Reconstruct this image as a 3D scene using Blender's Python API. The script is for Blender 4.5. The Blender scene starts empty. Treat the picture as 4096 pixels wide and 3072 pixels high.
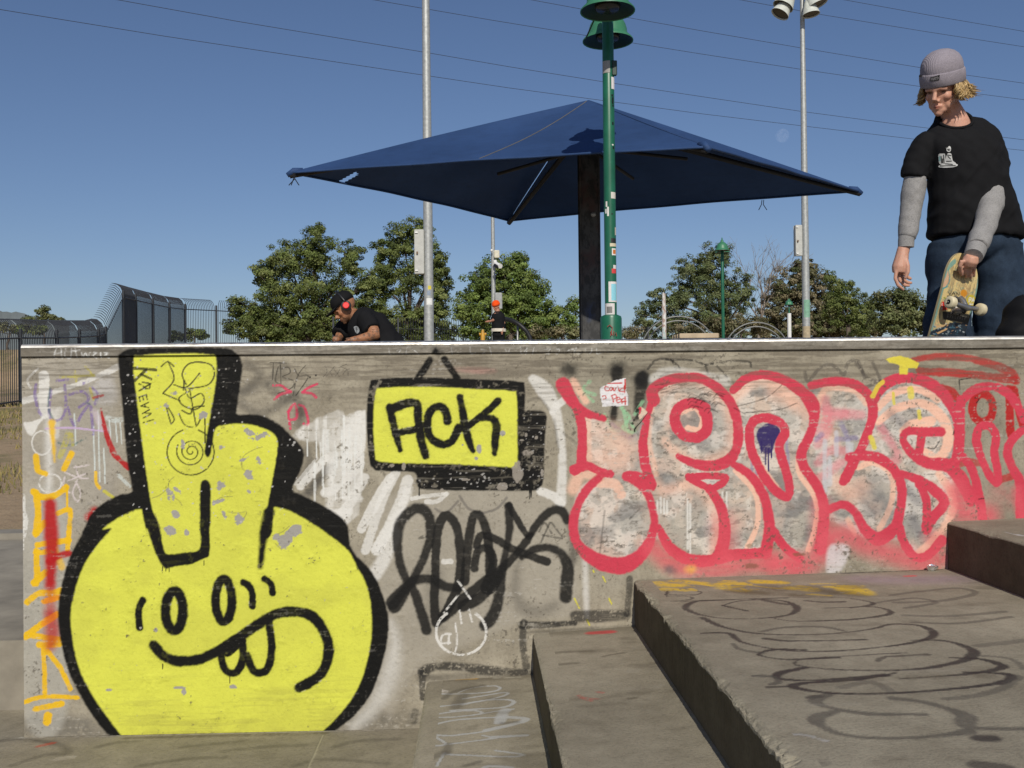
import bpy, bmesh, math, random
import numpy as np
from mathutils import Vector, Matrix

# ------------------------------------------------------------------ camera, sky, sun, exposure
S = bpy.context.scene
COL = S.collection
FPX, PW, PH = 3981.0, 4096.0, 3072.0
CAM = np.array([0.0, -3.07, 1.032])
_yaw, _pit, _rol = math.radians(2.0), math.radians(0.41), math.radians(0.6)
FW = np.array([math.sin(_yaw)*math.cos(_pit), math.cos(_yaw)*math.cos(_pit), math.sin(_pit)])
_R0 = np.array([math.cos(_yaw), -math.sin(_yaw), 0.0]); _U0 = np.cross(_R0, FW)
RT = _R0*math.cos(_rol) - _U0*math.sin(_rol)
UP = _U0*math.cos(_rol) + _R0*math.sin(_rol)
cam = bpy.data.cameras.new('camera'); cam.sensor_width = 36.0; cam.lens = 36.0*FPX/PW
cam.clip_start = 0.05; cam.clip_end = 20000.0
camo = bpy.data.objects.new('camera', cam); COL.objects.link(camo)
M = Matrix.Identity(4)
for i in range(3):
    M[i][0], M[i][1], M[i][2], M[i][3] = RT[i], UP[i], -FW[i], CAM[i]
camo.matrix_world = M
S.camera = camo

SUN_EL, SUN_AZ = math.radians(36.0), math.radians(-3.0)
W = bpy.data.worlds.new('World'); S.world = W; W.use_nodes = True
nt = W.node_tree; nt.nodes.clear()
_o = nt.nodes.new('ShaderNodeOutputWorld'); _b = nt.nodes.new('ShaderNodeBackground'); _s = nt.nodes.new('ShaderNodeTexSky')
_s.sky_type = 'NISHITA'; _s.sun_disc = False; _s.sun_elevation = SUN_EL; _s.sun_rotation = math.radians(183.0)
_s.altitude = 60; _s.air_density = 1.0; _s.dust_density = 0.5; _s.ozone_density = 4.5
_b.inputs['Strength'].default_value = 0.078
_t = nt.nodes.new('ShaderNodeMix'); _t.data_type = 'RGBA'; _t.blend_type = 'MULTIPLY'; _t.inputs[0].default_value = 1.0; _t.inputs[7].default_value = (1.04, 0.99, 1.055, 1)
nt.links.new(_s.outputs['Color'], _t.inputs[6]); nt.links.new(_t.outputs[2], _b.inputs['Color']); nt.links.new(_b.outputs['Background'], _o.inputs['Surface'])
sl = bpy.data.lights.new('sun', 'SUN'); sl.energy = 4.2; sl.angle = math.radians(0.53); sl.color = (1.0, 0.945, 0.83)
slo = bpy.data.objects.new('sun', sl); COL.objects.link(slo)
SUN_T = Vector((math.sin(SUN_AZ)*math.cos(SUN_EL), math.cos(SUN_AZ)*math.cos(SUN_EL), -math.sin(SUN_EL)))
slo.rotation_euler = SUN_T.to_track_quat('-Z', 'Y').to_euler(); slo.location = (0, -20, 30)
S.view_settings.view_transform = 'Standard'; S.view_settings.look = 'None'
S.view_settings.exposure = -0.22; S.view_settings.gamma = 1.0
S.view_settings.use_curve_mapping = False
S.render.engine = 'CYCLES'
S.cycles.transparent_max_bounces = 16; S.cycles.max_bounces = 8

# ------------------------------------------------------------------ helpers
K = 4096.0/2212.0                       # picture units used for layout notes -> full-size pixels
def ray(x, y): return FW + RT*((x-PW/2)/FPX) - UP*((y-PH/2)/FPX)
def at(px, py, d): return CAM + ray(px*K, py*K)*d
def on_y(x, y, Y=0.0):
    r = ray(x, y); return CAM + r*((Y-CAM[1])/r[1])
def on_z(x, y, Z, slope=0.0, x0=0.0):
    r = ray(x, y); t = (Z + slope*(CAM[0]-x0) - CAM[2])/(r[2] - slope*r[0]); return CAM + r*t
def deck_z(y): return 0.72 + 0.035*max(y, 0.0)
def lin(c):
    c = c/255.0; return c/12.92 if c <= 0.04045 else ((c+0.055)/1.055)**2.4
def rgb(r, g, b): return (lin(r), lin(g), lin(b))
def alb(r, g, b, e=1.02): return tuple(min(0.88, lin(v)/e) for v in (r, g, b))

def tag(o, label=None, cat=None, group=None, kind=None):
    if label: o['label'] = label
    if cat: o['category'] = cat
    if group: o['group'] = group
    if kind: o['kind'] = kind
    return o
def thing(name, label, cat, loc=(0, 0, 0), group=None):
    o = bpy.data.objects.new(name, None); COL.objects.link(o); o.location = [float(v) for v in loc]
    o.empty_display_size = 0.1
    return tag(o, label, cat, group)
def wloc(o):
    v = Vector((0, 0, 0))
    while o is not None: v = v + o.location; o = o.parent
    return v

def _frame(d):
    d = Vector(d).normalized(); a = Vector((0, 0, 1)) if abs(d.z) < 0.9 else Vector((1, 0, 0))
    u = d.cross(a).normalized(); return u, d.cross(u).normalized()
class MB:
    def __init__(s): s.v = []; s.f = []
    def quad(s, a, b, c, d):
        n = len(s.v); s.v += [tuple(a), tuple(b), tuple(c), tuple(d)]; s.f.append((n, n+1, n+2, n+3)); return s
    def poly(s, pts):
        n = len(s.v); s.v += [tuple(p) for p in pts]; s.f.append(tuple(range(n, n+len(pts)))); return s
    def box(s, c, size, rz=0.0, bev=0.0, axes=None):
        hx, hy, hz = size[0]/2, size[1]/2, size[2]/2
        if axes is None:
            ca, sa = math.cos(rz), math.sin(rz); axes = ((ca, sa, 0), (-sa, ca, 0), (0, 0, 1))
        ax = [Vector(a) for a in axes]; c = Vector(c); n = len(s.v)
        if bev <= 0:
            for z in (-1, 1):
                for (x, y) in ((-1, -1), (1, -1), (1, 1), (-1, 1)):
                    s.v.append(tuple(c + ax[0]*(x*hx) + ax[1]*(y*hy) + ax[2]*(z*hz)))
            for f in ((3, 2, 1, 0), (4, 5, 6, 7), (0, 1, 5, 4), (1, 2, 6, 5), (2, 3, 7, 6), (3, 0, 4, 7)):
                s.f.append(tuple(n+i for i in f))
            return s
        rings = []
        for (z, k) in ((-hz, bev), (-hz+bev, 0), (hz-bev, 0), (hz, bev)):
            r = []
            for (x, y) in ((-1, -1), (1, -1), (1, 1), (-1, 1)):
                X, Y = hx-k, hy-k
                e = bev if k == 0 else bev*0.4
                pa = (x*(X-e), y*Y) if x*y > 0 else (x*X, y*(Y-e))
                pb = (x*X, y*(Y-e)) if x*y > 0 else (x*(X-e), y*Y)
                for p in (pa, pb): r.append(c + ax[0]*p[0] + ax[1]*p[1] + ax[2]*z)
            rings.append(r)
        s.rings(rings, True, True); return s
    def rings(s, rings, cap0=True, cap1=True):
        n = len(s.v); m = len(rings[0])
        for r in rings: s.v += [tuple(p) for p in r]
        for i in range(len(rings)-1):
            for j in range(m):
                a = n+i*m+j; b = n+i*m+(j+1) % m
                s.f.append((a, b, b+m, a+m))
        if cap0: s.f.append(tuple(n+j for j in range(m-1, -1, -1)))
        if cap1: s.f.append(tuple(n+(len(rings)-1)*m+j for j in range(m)))
        return s
    def tube(s, pts, rad, n=8, caps=True):
        pts = [Vector(p) for p in pts]
        if not hasattr(rad, '__len__'): rad = [rad]*len(pts)
        rings = []; u = None
        for i, p in enumerate(pts):
            d = (pts[min(i+1, len(pts)-1)] - pts[max(i-1, 0)]).normalized()
            if u is None: u, w = _frame(d)
            else:
                u = (u - d*u.dot(d)); u = u.normalized() if u.length > 1e-6 else _frame(d)[0]
                w = d.cross(u)
            w = d.cross(u)
            rings.append([p + (u*math.cos(2*math.pi*j/n) + w*math.sin(2*math.pi*j/n))*rad[i] for j in range(n)])
        return s.rings(rings, caps, caps)
    def lathe(s, base, prof, n=24, axis=(0, 0, 1), cap0=True, cap1=True):
        a = Vector(axis).normalized(); u, w = _frame(a); base = Vector(base)
        return s.rings([[base + a*h + (u*math.cos(2*math.pi*j/n) + w*math.sin(2*math.pi*j/n))*r for j in range(n)] for (r, h) in prof], cap0, cap1)
    def ball(s, c, r, n=12, m=8, axes=None):
        c = Vector(c)
        if not hasattr(r, '__len__'): r = (r, r, r)
        ax = [Vector(a) for a in (axes or ((1, 0, 0), (0, 1, 0), (0, 0, 1)))]
        rings = []
        for i in range(m+1):
            t = -math.pi/2 + math.pi*i/m; t = max(-1.55, min(1.55, t))
            rings.append([c + ax[0]*(r[0]*math.cos(t)*math.cos(2*math.pi*j/n)) + ax[1]*(r[1]*math.cos(t)*math.sin(2*math.pi*j/n)) + ax[2]*(r[2]*math.sin(t)) for j in range(n)])
        return s.rings(rings)
    def build(s, name, mat, parent=None, smooth=False, angle=None):
        off = wloc(parent) if parent is not None else Vector((0, 0, 0))
        me = bpy.data.meshes.new(name)
        me.from_pydata([(v[0]-off.x, v[1]-off.y, v[2]-off.z) for v in s.v], [], s.f); me.update()
        if mat: me.materials.append(mat)
        if smooth:
            me.polygons.foreach_set('use_smooth', [True]*len(me.polygons))
            if angle is not None: me.set_sharp_from_angle(angle=math.radians(angle))
        o = bpy.data.objects.new(name, me); COL.objects.link(o)
        if parent is not None: o.parent = parent
        return o
def np_mesh(name, verts, quads, mat, parent=None, smooth=False, col=None, colname='paint', tri=False):
    verts = np.asarray(verts, dtype=np.float32).copy(); quads = np.asarray(quads, dtype=np.int32)
    off = wloc(parent) if parent is not None else Vector((0, 0, 0))
    verts -= np.array(off, dtype=np.float32)
    k = quads.shape[1]; me = bpy.data.meshes.new(name)
    me.vertices.add(len(verts)); me.vertices.foreach_set('co', verts.ravel())
    me.loops.add(quads.size); me.loops.foreach_set('vertex_index', quads.ravel())
    me.polygons.add(len(quads)); me.polygons.foreach_set('loop_start', np.arange(0, quads.size, k, dtype=np.int32))
    me.update(calc_edges=True)
    if smooth: me.polygons.foreach_set('use_smooth', np.ones(len(quads), dtype=bool))
    if col is not None:
        a = me.attributes.new(colname, 'FLOAT_COLOR', 'POINT'); a.data.foreach_set('color', np.asarray(col, dtype=np.float32).ravel())
    if mat: me.materials.append(mat)
    o = bpy.data.objects.new(name, me); COL.objects.link(o)
    if parent is not None: o.parent = parent
    return o

# ------------------------------------------------------------------ materials
def N(t, kind, **kw):
    n = t.nodes.new(kind)
    for k, v in kw.items():
        if k in n.inputs.keys(): n.inputs[k].default_value = v
        else: setattr(n, k, v)
    return n
def new_mat(name):
    m = bpy.data.materials.new(name); m.use_nodes = True; t = m.node_tree
    return m, t, t.nodes['Principled BSDF']
def coords(t, scale=(1, 1, 1)):
    tc = N(t, 'ShaderNodeTexCoord'); mp = N(t, 'ShaderNodeMapping'); mp.inputs['Scale'].default_value = scale
    t.links.new(tc.outputs['Object'], mp.inputs['Vector']); return mp.outputs['Vector']
def noise(t, vec, scale, detail=4, rough=0.55):
    n = N(t, 'ShaderNodeTexNoise'); n.inputs['Scale'].default_value = scale; n.inputs['Detail'].default_value = detail
    n.inputs['Roughness'].default_value = rough; t.links.new(vec, n.inputs['Vector']); return n.outputs['Fac']
def ramp(t, fac, stops):
    r = N(t, 'ShaderNodeValToRGB'); e = r.color_ramp.elements
    while len(e) < len(stops): e.new(0.5)
    for i, (p, c) in enumerate(stops):
        e[i].position = p; e[i].color = (c[0], c[1], c[2], 1) if hasattr(c, '__len__') else (c, c, c, 1)
    t.links.new(fac, r.inputs['Fac']); return r.outputs['Color']
def mix(t, a, b, fac, mode='MIX'):
    m = N(t, 'ShaderNodeMix', data_type='RGBA', blend_type=mode)
    for sock, v in ((m.inputs[6], a), (m.inputs[7], b), (m.inputs[0], fac)):
        if isinstance(v, bpy.types.NodeSocket): t.links.new(v, sock)
        elif hasattr(v, '__len__'): sock.default_value = (v[0], v[1], v[2], 1)
        else: sock.default_value = v
    return m.outputs[2]
def mth(t, op, a, b=None, c=None):
    m = N(t, 'ShaderNodeMath', operation=op)
    for i, v in enumerate((a, b, c)):
        if v is None: continue
        if isinstance(v, bpy.types.NodeSocket): t.links.new(v, m.inputs[i])
        else: m.inputs[i].default_value = v
    return m.outputs[0]
def bump(t, bs, h, strength=0.3, dist=0.01):
    b = N(t, 'ShaderNodeBump'); b.inputs['Strength'].default_value = strength; b.inputs['Distance'].default_value = dist
    t.links.new(h, b.inputs['Height']); t.links.new(b.outputs['Normal'], bs.inputs['Normal'])
_mats = {}
def simple(name, c, rough=0.6, metal=0.0, var=0.18, scale=12.0, bmp=0.1, bd=0.004, c2=None, spec=0.5):
    if name in _mats: return _mats[name]
    m, t, b = new_mat(name); v = coords(t)
    n = noise(t, v, scale, 5, 0.6)
    hi = c2 if c2 else tuple(min(0.95, x*(1+var)) for x in c); lo = tuple(x*(1-var) for x in c)
    t.links.new(ramp(t, n, [(0.3, lo), (0.7, hi)]), b.inputs['Base Color'])
    b.inputs['Roughness'].default_value = rough; b.inputs['Metallic'].default_value = metal
    b.inputs['Specular IOR Level'].default_value = spec
    if bmp > 0: bump(t, b, noise(t, v, scale*6, 4, 0.6), bmp, bd)
    _mats[name] = m; return m
def painted(name, base_lo, base_hi, base_rough=0.85, paint_rough=0.68, metal=0.0, grain=90.0, bmp=0.35, streak=False, bd=0.004):
    """concrete (or steel) whose paint comes from the mesh attribute 'paint' (alpha = coverage)"""
    m, t, b = new_mat(name); v = coords(t)
    n1 = noise(t, v, 2.3, 6, 0.62); n2 = noise(t, v, 17.0, 6, 0.65); n3 = noise(t, v, grain, 5, 0.7)
    sv = coords(t, (3.0, 3.0, 26.0)) if streak else coords(t, (1, 1, 1))
    n4 = noise(t, sv, 1.6, 6, 0.7)
    base = ramp(t, mth(t, 'ADD', mth(t, 'MULTIPLY', n1, 0.6), mth(t, 'MULTIPLY', n2, 0.4)), [(0.32, base_lo), (0.66, base_hi)])
    base = mix(t, base, ramp(t, n3, [(0.28, 0.5), (0.52, 1.0)]), 0.55, 'MULTIPLY')
    base = mix(t, base, ramp(t, n4, [(0.3, 0.62), (0.55, 1.0)]), 0.55, 'MULTIPLY')
    at_ = N(t, 'ShaderNodeAttribute', attribute_name='paint')
    pc = mix(t, at_.outputs['Color'], ramp(t, n3, [(0.25, 0.72), (0.5, 1.0)]), 0.45, 'MULTIPLY')
    pc = mix(t, pc, ramp(t, n2, [(0.3, 0.85), (0.6, 1.0)]), 0.5, 'MULTIPLY')
    fac = mth(t, 'MULTIPLY', at_.outputs['Alpha'], ramp(t, n3, [(0.22, 0.55), (0.36, 1.0)]))
    t.links.new(mix(t, base, pc, fac), b.inputs['Base Color'])
    rr = N(t, 'ShaderNodeMix', data_type='FLOAT'); t.links.new(fac, rr.inputs[0]); rr.inputs[2].default_value = base_rough; rr.inputs[3].default_value = paint_rough
    t.links.new(rr.outputs[0], b.inputs['Roughness'])
    if metal > 0:
        mm = mth(t, 'MULTIPLY', mth(t, 'SUBTRACT', 1.0, fac), metal); t.links.new(mm, b.inputs['Metallic'])
    b.inputs['Specular IOR Level'].default_value = 0.18
    bump(t, b, mth(t, 'ADD', n3, mth(t, 'MULTIPLY', n2, 0.8)), bmp, bd)
    return m
# ------------------------------------------------------------------ paint on concrete: strokes laid on fine grids in wall / tread coordinates
rng = np.random.default_rng(11)
_LAT = rng.random((256, 256)).astype(np.float32)
def vnoise(x, y, off=0):
    x = x + 37.7*off; y = y + 91.3*off
    xi = np.floor(x).astype(np.int64); yi = np.floor(y).astype(np.int64); fx = x-xi; fy = y-yi
    fx = fx*fx*(3-2*fx); fy = fy*fy*(3-2*fy)
    a = _LAT[xi & 255, yi & 255]; b = _LAT[(xi+1) & 255, yi & 255]; c = _LAT[xi & 255, (yi+1) & 255]; d = _LAT[(xi+1) & 255, (yi+1) & 255]
    return (a*(1-fx)+b*fx)*(1-fy) + (c*(1-fx)+d*fx)*fy
def fbm(x, y, octv=4, off=0):
    s = 0.0; a = 0.5; t = 0.0
    for o in range(octv):
        s = s + a*vnoise(x*2**o, y*2**o, off+o); t += a; a *= 0.55
    return s/t
def sstep(a, b, x):
    t = np.clip((x-a)/(b-a), 0, 1); return t*t*(3-2*t)
def spline(pts, closed=False, k=8):
    p = np.array(pts, dtype=float)
    if len(p) < 3: return p
    n = len(p); out = []
    rngi = range(n if closed else n-1)
    for i in rngi:
        if closed: p0, p1, p2, p3 = p[(i-1) % n], p[i], p[(i+1) % n], p[(i+2) % n]
        else: p0, p1, p2, p3 = p[max(i-1, 0)], p[i], p[i+1], p[min(i+2, n-1)]
        for j in range(k):
            t = j/k
            out.append(0.5*((2*p1)+(-p0+p2)*t+(2*p0-5*p1+4*p2-p3)*t*t+(-p0+3*p1-3*p2+p3)*t**3))
    if not closed: out.append(p[-1])
    else: out.append(out[0])
    return np.array(out)
# picture windows in which the marks were noted: (x0, y0, scale)
FR = {1: (0, 1300, 1.58), 2: (0, 2100, 1.2289), 3: (1300, 1300, 1.8433), 4: (1500, 1900, 1.4158), 5: (2200, 1300, 1.508),
      6: (3100, 1300, 1.508), 7: (2500, 2100, 1.386), 8: (0, 1900, 1.416), 9: (1600, 2600, 1.7015), 10: (1050, 1350, 2.5527), 11: (2350, 1380, 3.191)}
def fr(k, pts): x0, y0, s = FR[k]; return [(x0+x/s, y0+y/s) for (x, y) in pts]

class Canvas:
    def __init__(s, us, vs, to2d, mpp):
        s.us, s.vs, s.to2d, s.mpp = np.array(us), np.array(vs), to2d, mpp
        s.U, s.V = np.meshgrid(s.us, s.vs); sh = s.U.shape
        s.C = np.zeros(sh+(3,), np.float32); s.A = np.zeros(sh, np.float32); s.L = np.zeros(sh, np.int8)
        s.n1 = fbm(s.U*28, s.V*28, 4, 1).astype(np.float32); s.n2 = fbm(s.U*130, s.V*130, 3, 5).astype(np.float32)
        s.ns = fbm(s.U*9, s.V*140, 4, 9).astype(np.float32); s.nw = rng.random(sh).astype(np.float32)
        s.lab = 0
    def win(s, p, m):
        i0 = np.searchsorted(s.us, p[:, 0].min()-m); i1 = np.searchsorted(s.us, p[:, 0].max()+m)
        j0 = np.searchsorted(s.vs, p[:, 1].min()-m); j1 = np.searchsorted(s.vs, p[:, 1].max()+m)
        return slice(j0, j1), slice(i0, i1)
    def put(s, w, cov, col):
        A = s.A[w]; C = s.C[w]; nA = A+(1-A)*cov
        num = C*(A*(1-cov))[..., None] + np.array(col, np.float32)*cov[..., None]
        s.C[w] = num/np.maximum(nA, 1e-5)[..., None]; s.A[w] = nA
        if s.lab: 
            L = s.L[w]; L[cov > 0.35] = s.lab
    def dist(s, p, wd, m):
        """distance to polyline minus half width, on the stroke's window"""
        w = s.win(p, m); U = s.U[w]; V = s.V[w]
        D = np.full(U.shape, 1e3, np.float32)
        us = s.us[w[1]]; vs = s.vs[w[0]]
        for i in range(len(p)-1):
            a, b = p[i], p[i+1]
            i0 = np.searchsorted(us, min(a[0], b[0])-m); i1 = np.searchsorted(us, max(a[0], b[0])+m)
            j0 = np.searchsorted(vs, min(a[1], b[1])-m); j1 = np.searchsorted(vs, max(a[1], b[1])+m)
            if i1 <= i0 or j1 <= j0: continue
            q = (slice(j0, j1), slice(i0, i1)); x = U[q]-a[0]; y = V[q]-a[1]
            d = b-a; L2 = d @ d
            t = np.clip((x*d[0]+y*d[1])/L2, 0, 1) if L2 > 1e-12 else np.zeros_like(x)
            r = np.hypot(x-t*d[0], y-t*d[1]) - (wd[i]+(wd[i+1]-wd[i])*t)
            D[q] = np.minimum(D[q], r)
        return w, D
    def wear(s, w, cov, wear):
        if wear > 0: cov = cov*(1-wear*sstep(0.56, 0.72, s.n1[w]*0.55+s.n2[w]*0.45)) * (1-wear*0.5*sstep(0.6, 0.75, s.ns[w]))
        return cov
    def stroke(s, pts, wpx, col, soft=0.25, a=1.0, wear=0.12, spray=0.0, smooth=True, closed=False, metres=False, dry=0.0):
        p = np.array([s.to2d(x, y) for (x, y) in pts], dtype=float)
        ws = wpx if hasattr(wpx, '__len__') else [wpx]*len(p)
        k = 1.0 if metres else s.mpp
        ws = np.array([x*k/2 for x in ws])
        if smooth and len(p) > 2:
            q = spline(np.column_stack([p, ws if len(ws) == len(p) else np.interp(np.linspace(0, 1, len(p)), np.linspace(0, 1, len(ws)), ws)]), closed)
            p, ws = q[:, :2], q[:, 2]
        elif len(ws) != len(p): ws = np.interp(np.linspace(0, 1, len(p)), np.linspace(0, 1, len(ws)), ws)
        ws = ws*(1.08+0.22*soft)
        hw = float(ws.max()); m = hw*(1+soft)+0.004 + (hw*1.6 if spray > 0 else 0)
        w, D = s.dist(p, ws, m)
        if D.size == 0: return
        e = (s.n2[w]-0.5)*min(0.004, hw*0.5) + (s.n1[w]-0.5)*min(0.006, hw*0.4)
        fe = max(0.0011, hw*soft)
        cov = a*(1-sstep(-fe, fe*0.6, D+e))
        if dry > 0: cov = cov*sstep(dry-0.14, dry+0.06, s.n2[w]*0.6+s.ns[w]*0.4)
        cov = s.wear(w, cov, wear)
        if spray > 0: cov = np.maximum(cov, spray*(1-sstep(0, hw*1.5, D))**2*(s.nw[w] < 0.55))
        s.put(w, cov, col)
    def fill(s, pts, col, soft=3.0, a=1.0, wear=0.12, smooth=True, noise_a=0.0, streak=0.0, rag=0.0, off=21, mod=None):
        p = np.array([s.to2d(x, y) for (x, y) in pts], dtype=float)
        if smooth: p = spline(p, True, 6)
        else: p = np.vstack([p, p[:1]])
        fe = soft*s.mpp; m = fe*1.5+0.004+rag
        w, D = s.dist(p, np.zeros(len(p)), m)
        U = s.U[w]; V = s.V[w]; ins = np.zeros(U.shape, bool)
        for i in range(len(p)-1):
            (x1, y1), (x2, y2) = p[i], p[i+1]
            if y1 == y2: continue
            c = ((y1 > V) != (y2 > V)); ins ^= c & (U < (x2-x1)*(V-y1)/(y2-y1)+x1)
        D = np.where(ins, -D, D) + (s.n2[w]-0.5)*0.003 + (s.n1[w]-0.5)*(0.003+rag)
        cov = a*(1-sstep(-fe, fe*0.7, D))
        if noise_a > 0: cov = cov*(1-noise_a*sstep(0.35, 0.65, fbm(U*11, V*11, 4, off)))
        if streak > 0: cov = cov*(1-streak*sstep(0.42, 0.62, fbm(U*70, V*5, 3, 31)))
        if mod is not None: cov = cov*mod(U, V)
        s.put(w, s.wear(w, cov, wear), col)
    def blob(s, x, y, rx, ry, col, a=1.0, soft=0.35, rag=0.5, rot=0.0):
        c = s.to2d(x, y); rx *= s.mpp; ry *= s.mpp; p = np.array([c]); m = max(rx, ry)*1.7
        w = s.win(p, m); X = s.U[w]-c[0]; Y = s.V[w]-c[1]
        if X.size == 0: return
        ca, sa = math.cos(rot), math.sin(rot); X, Y = X*ca+Y*sa, -X*sa+Y*ca
        r = np.hypot(X/rx, Y/ry) + (s.n1[w]-0.5)*rag*2.2 + (s.n2[w]-0.5)*rag*0.7
        s.put(w, a*(1-sstep(1-soft, 1+soft*0.4, r)), col)
# ------------------------------------------------------------------ ground, pavement, deck
def terr(x, y):
    h = np.interp(y, [-4000, 2.2, 2.8, 8, 26, 33, 35.2, 38.2, 52, 400, 4000], [-0.03, -0.03, 0.2, 0.26, 0.80, 1.08, 1.25, 2.95, 3.2, 3.4, 3.4])
    return h + 0.05*(fbm(x*0.35, y*0.35, 3, 3)-0.5)*np.clip((y-3)/3, 0, 1)
xs = np.concatenate([[-4000, -900, -250, -90], np.arange(-50, 50, 0.8), [90, 250, 900, 4000]])
ys = np.concatenate([[-4000, -600, -100, -20, -5, 1.0, 2.2], np.arange(2.8, 60, 0.5), [70, 90, 130, 250, 600, 1500, 4000]])
X, Y = np.meshgrid(xs, ys); Z = terr(X, Y)
nx, ny = len(xs), len(ys); I = np.arange(nx*ny).reshape(ny, nx)
quads = np.stack([I[:-1, :-1].ravel(), I[:-1, 1:].ravel(), I[1:, 1:].ravel(), I[1:, :-1].ravel()], 1)
gm, t, b = new_mat('dry_ground'); v = coords(t)
n1 = noise(t, v, 0.55, 6, 0.62); n2 = noise(t, v, 6.0, 6, 0.7); n3 = noise(t, v, 30.0, 5, 0.7)
dirt = ramp(t, n2, [(0.3, (0.29, 0.20, 0.115)), (0.7, (0.46, 0.335, 0.205))])
grass = ramp(t, n3, [(0.3, (0.10, 0.095, 0.035)), (0.7, (0.26, 0.215, 0.09))])
msk = ramp(t, mth(t, 'ADD', mth(t, 'MULTIPLY', n1, 0.7), mth(t, 'MULTIPLY', n2, 0.3)), [(0.50, 0.0), (0.60, 1.0)])
t.links.new(mix(t, dirt, grass, msk), b.inputs['Base Color']); b.inputs['Roughness'].default_value = 0.95
bump(t, b, n3, 0.6, 0.05)
tag(np_mesh('ground', np.stack([X.ravel(), Y.ravel(), Z.ravel()], 1), quads, gm, smooth=True), kind='structure')

CONC = simple('old_concrete', (0.25, 0.225, 0.185), 0.9, 0, 0.28, 3.0, 0.35, 0.006)
CONC_L = simple('pale_concrete', (0.27, 0.24, 0.19), 0.9, 0, 0.25, 5.0, 0.3, 0.005)
# short dry grass on the bank by the fence: one mass
gv, gq, gc = [], [], []
r_ = random.Random(4)
cnt = 0
while cnt < 15000:
    x = r_.uniform(-17, -2.0); y = r_.uniform(2.9, 25.5) if r_.random() < .8 else r_.uniform(2.9, 9)
    if x > -0.30*(y+3.07): continue
    dens = float(fbm(np.array([x*0.55]), np.array([y*0.8]), 3, 13)[0])
    if dens < 0.50: continue
    cnt += 1
    z = float(terr(np.array([x]), np.array([y]))[0]); h = r_.uniform(0.03, 0.085)*(1+y*0.02); a = r_.uniform(0, 6.28); wd = 0.006*(1+y*0.09)
    dx, dy = math.cos(a)*wd, math.sin(a)*wd; lx, ly = r_.uniform(-.04, .04), r_.uniform(-.04, .04)
    n = len(gv); gv += [(x-dx, y-dy, z-.005), (x+dx, y+dy, z-.005), (x+lx, y+ly, z+h)]; gq.append((n, n+1, n+2))
    k = r_.random(); c = (0.13+0.17*k, 0.13+0.10*k, 0.045+0.04*k, 1); gc += [c, c, c]
lm, t, b = new_mat('dry_grass'); a_ = N(t, 'ShaderNodeAttribute', attribute_name='paint'); t.links.new(a_.outputs['Color'], b.inputs['Base Color']); b.inputs['Roughness'].default_value = 0.9
tag(np_mesh('grass', gv, gq, lm, col=gc), 'sparse short dry grass on the dirt bank below the fence', 'grass', kind='stuff')

# lower paved ground in front of the wall, and the raised slab left of it, then its kerb
WALL_L = float(on_y(91, 2000)[0]); WALL_R = 2.9
def slab(name, x0, x1, y0, y1, z, thick, mat, n=(2, 2), parent=None, kind='structure', zf=None, jit=0.0):
    mb = MB(); xs_ = np.linspace(x0, x1, n[0]); ys_ = np.linspace(y0, y1, n[1])
    zz = zf if zf else (lambda yy: z)
    top = [[(x, y, zz(y)+(r_.uniform(-jit, jit))) for x in xs_] for y in ys_]
    for j in range(n[1]-1):
        for i in range(n[0]-1): mb.quad(top[j][i], top[j][i+1], top[j+1][i+1], top[j+1][i])
    d = thick
    lo = lambda p: (p[0], p[1], p[2]-d)
    for i in range(n[0]-1):
        mb.quad(lo(top[0][i]), lo(top[0][i+1]), top[0][i+1], top[0][i]); mb.quad(lo(top[-1][i+1]), lo(top[-1][i]), top[-1][i], top[-1][i+1])
    for j in range(n[1]-1):
        mb.quad(lo(top[j+1][0]), lo(top[j][0]), top[j][0], top[j+1][0]); mb.quad(lo(top[j][-1]), lo(top[j+1][-1]), top[j+1][-1], top[j][-1])
    o = mb.build(name, mat, parent)
    return tag(o, kind=kind) if parent is None else o
slab('path', -14, WALL_L-0.004, 0.27, 2.62, 0.228, 0.3, CONC_L)
slab('kerb', -14, WALL_L-0.004, 2.625, 2.80, 0.262, 0.34, CONC)
slab('deck', WALL_L+0.03, 34, 0.42, 31, 0, 1.2, CONC, n=(2, 24), zf=deck_z)
# ------------------------------------------------------------------ the graffiti wall
WALL_H, COP = 1.190, 0.040
MPP = 3.07/FPX
def wall2d(x, y): p = on_y(x, y); return (p[0], p[2])
p_ = 0.0025
WC = Canvas(np.arange(WALL_L, WALL_R+p_*0.5, p_), np.linspace(0.0, WALL_H, 476), wall2d, MPP)
c = WC
BLK = (0.006, 0.0057, 0.005); BLK2 = (0.010, 0.0095, 0.009)
YEL = (0.665, 0.675, 0.085); WHT = (0.70, 0.68, 0.64); RED = (0.575, 0.05, 0.083); DRED = (0.42, 0.012, 0.014)
ORY = (0.78, 0.47, 0.012); PCH = (0.84, 0.50, 0.37); PUR = (0.19, 0.12, 0.36); GRY = (0.36, 0.33, 0.31)
def st(k, pts, w, col, **kw): c.stroke(fr(k, pts), (np.array(w)/FR[k][2]) if hasattr(w, '__len__') else w/FR[k][2], col, **kw)
def fi(k, pts, col, **kw): c.fill(fr(k, pts), col, **kw)
def bl(k, x, y, rx, ry, col, **kw): (px, py), = fr(k, [(x, y)]); c.blob(px, py, rx/FR[k][2], ry/FR[k][2], col, **kw)
def ell(cx, cy, rx, ry, a0=0, a1=360, n=20): return [(cx+rx*math.cos(math.radians(a0+(a1-a0)*i/n)), cy+ry*math.sin(math.radians(a0+(a1-a0)*i/n))) for i in range(n+1)]

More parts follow.
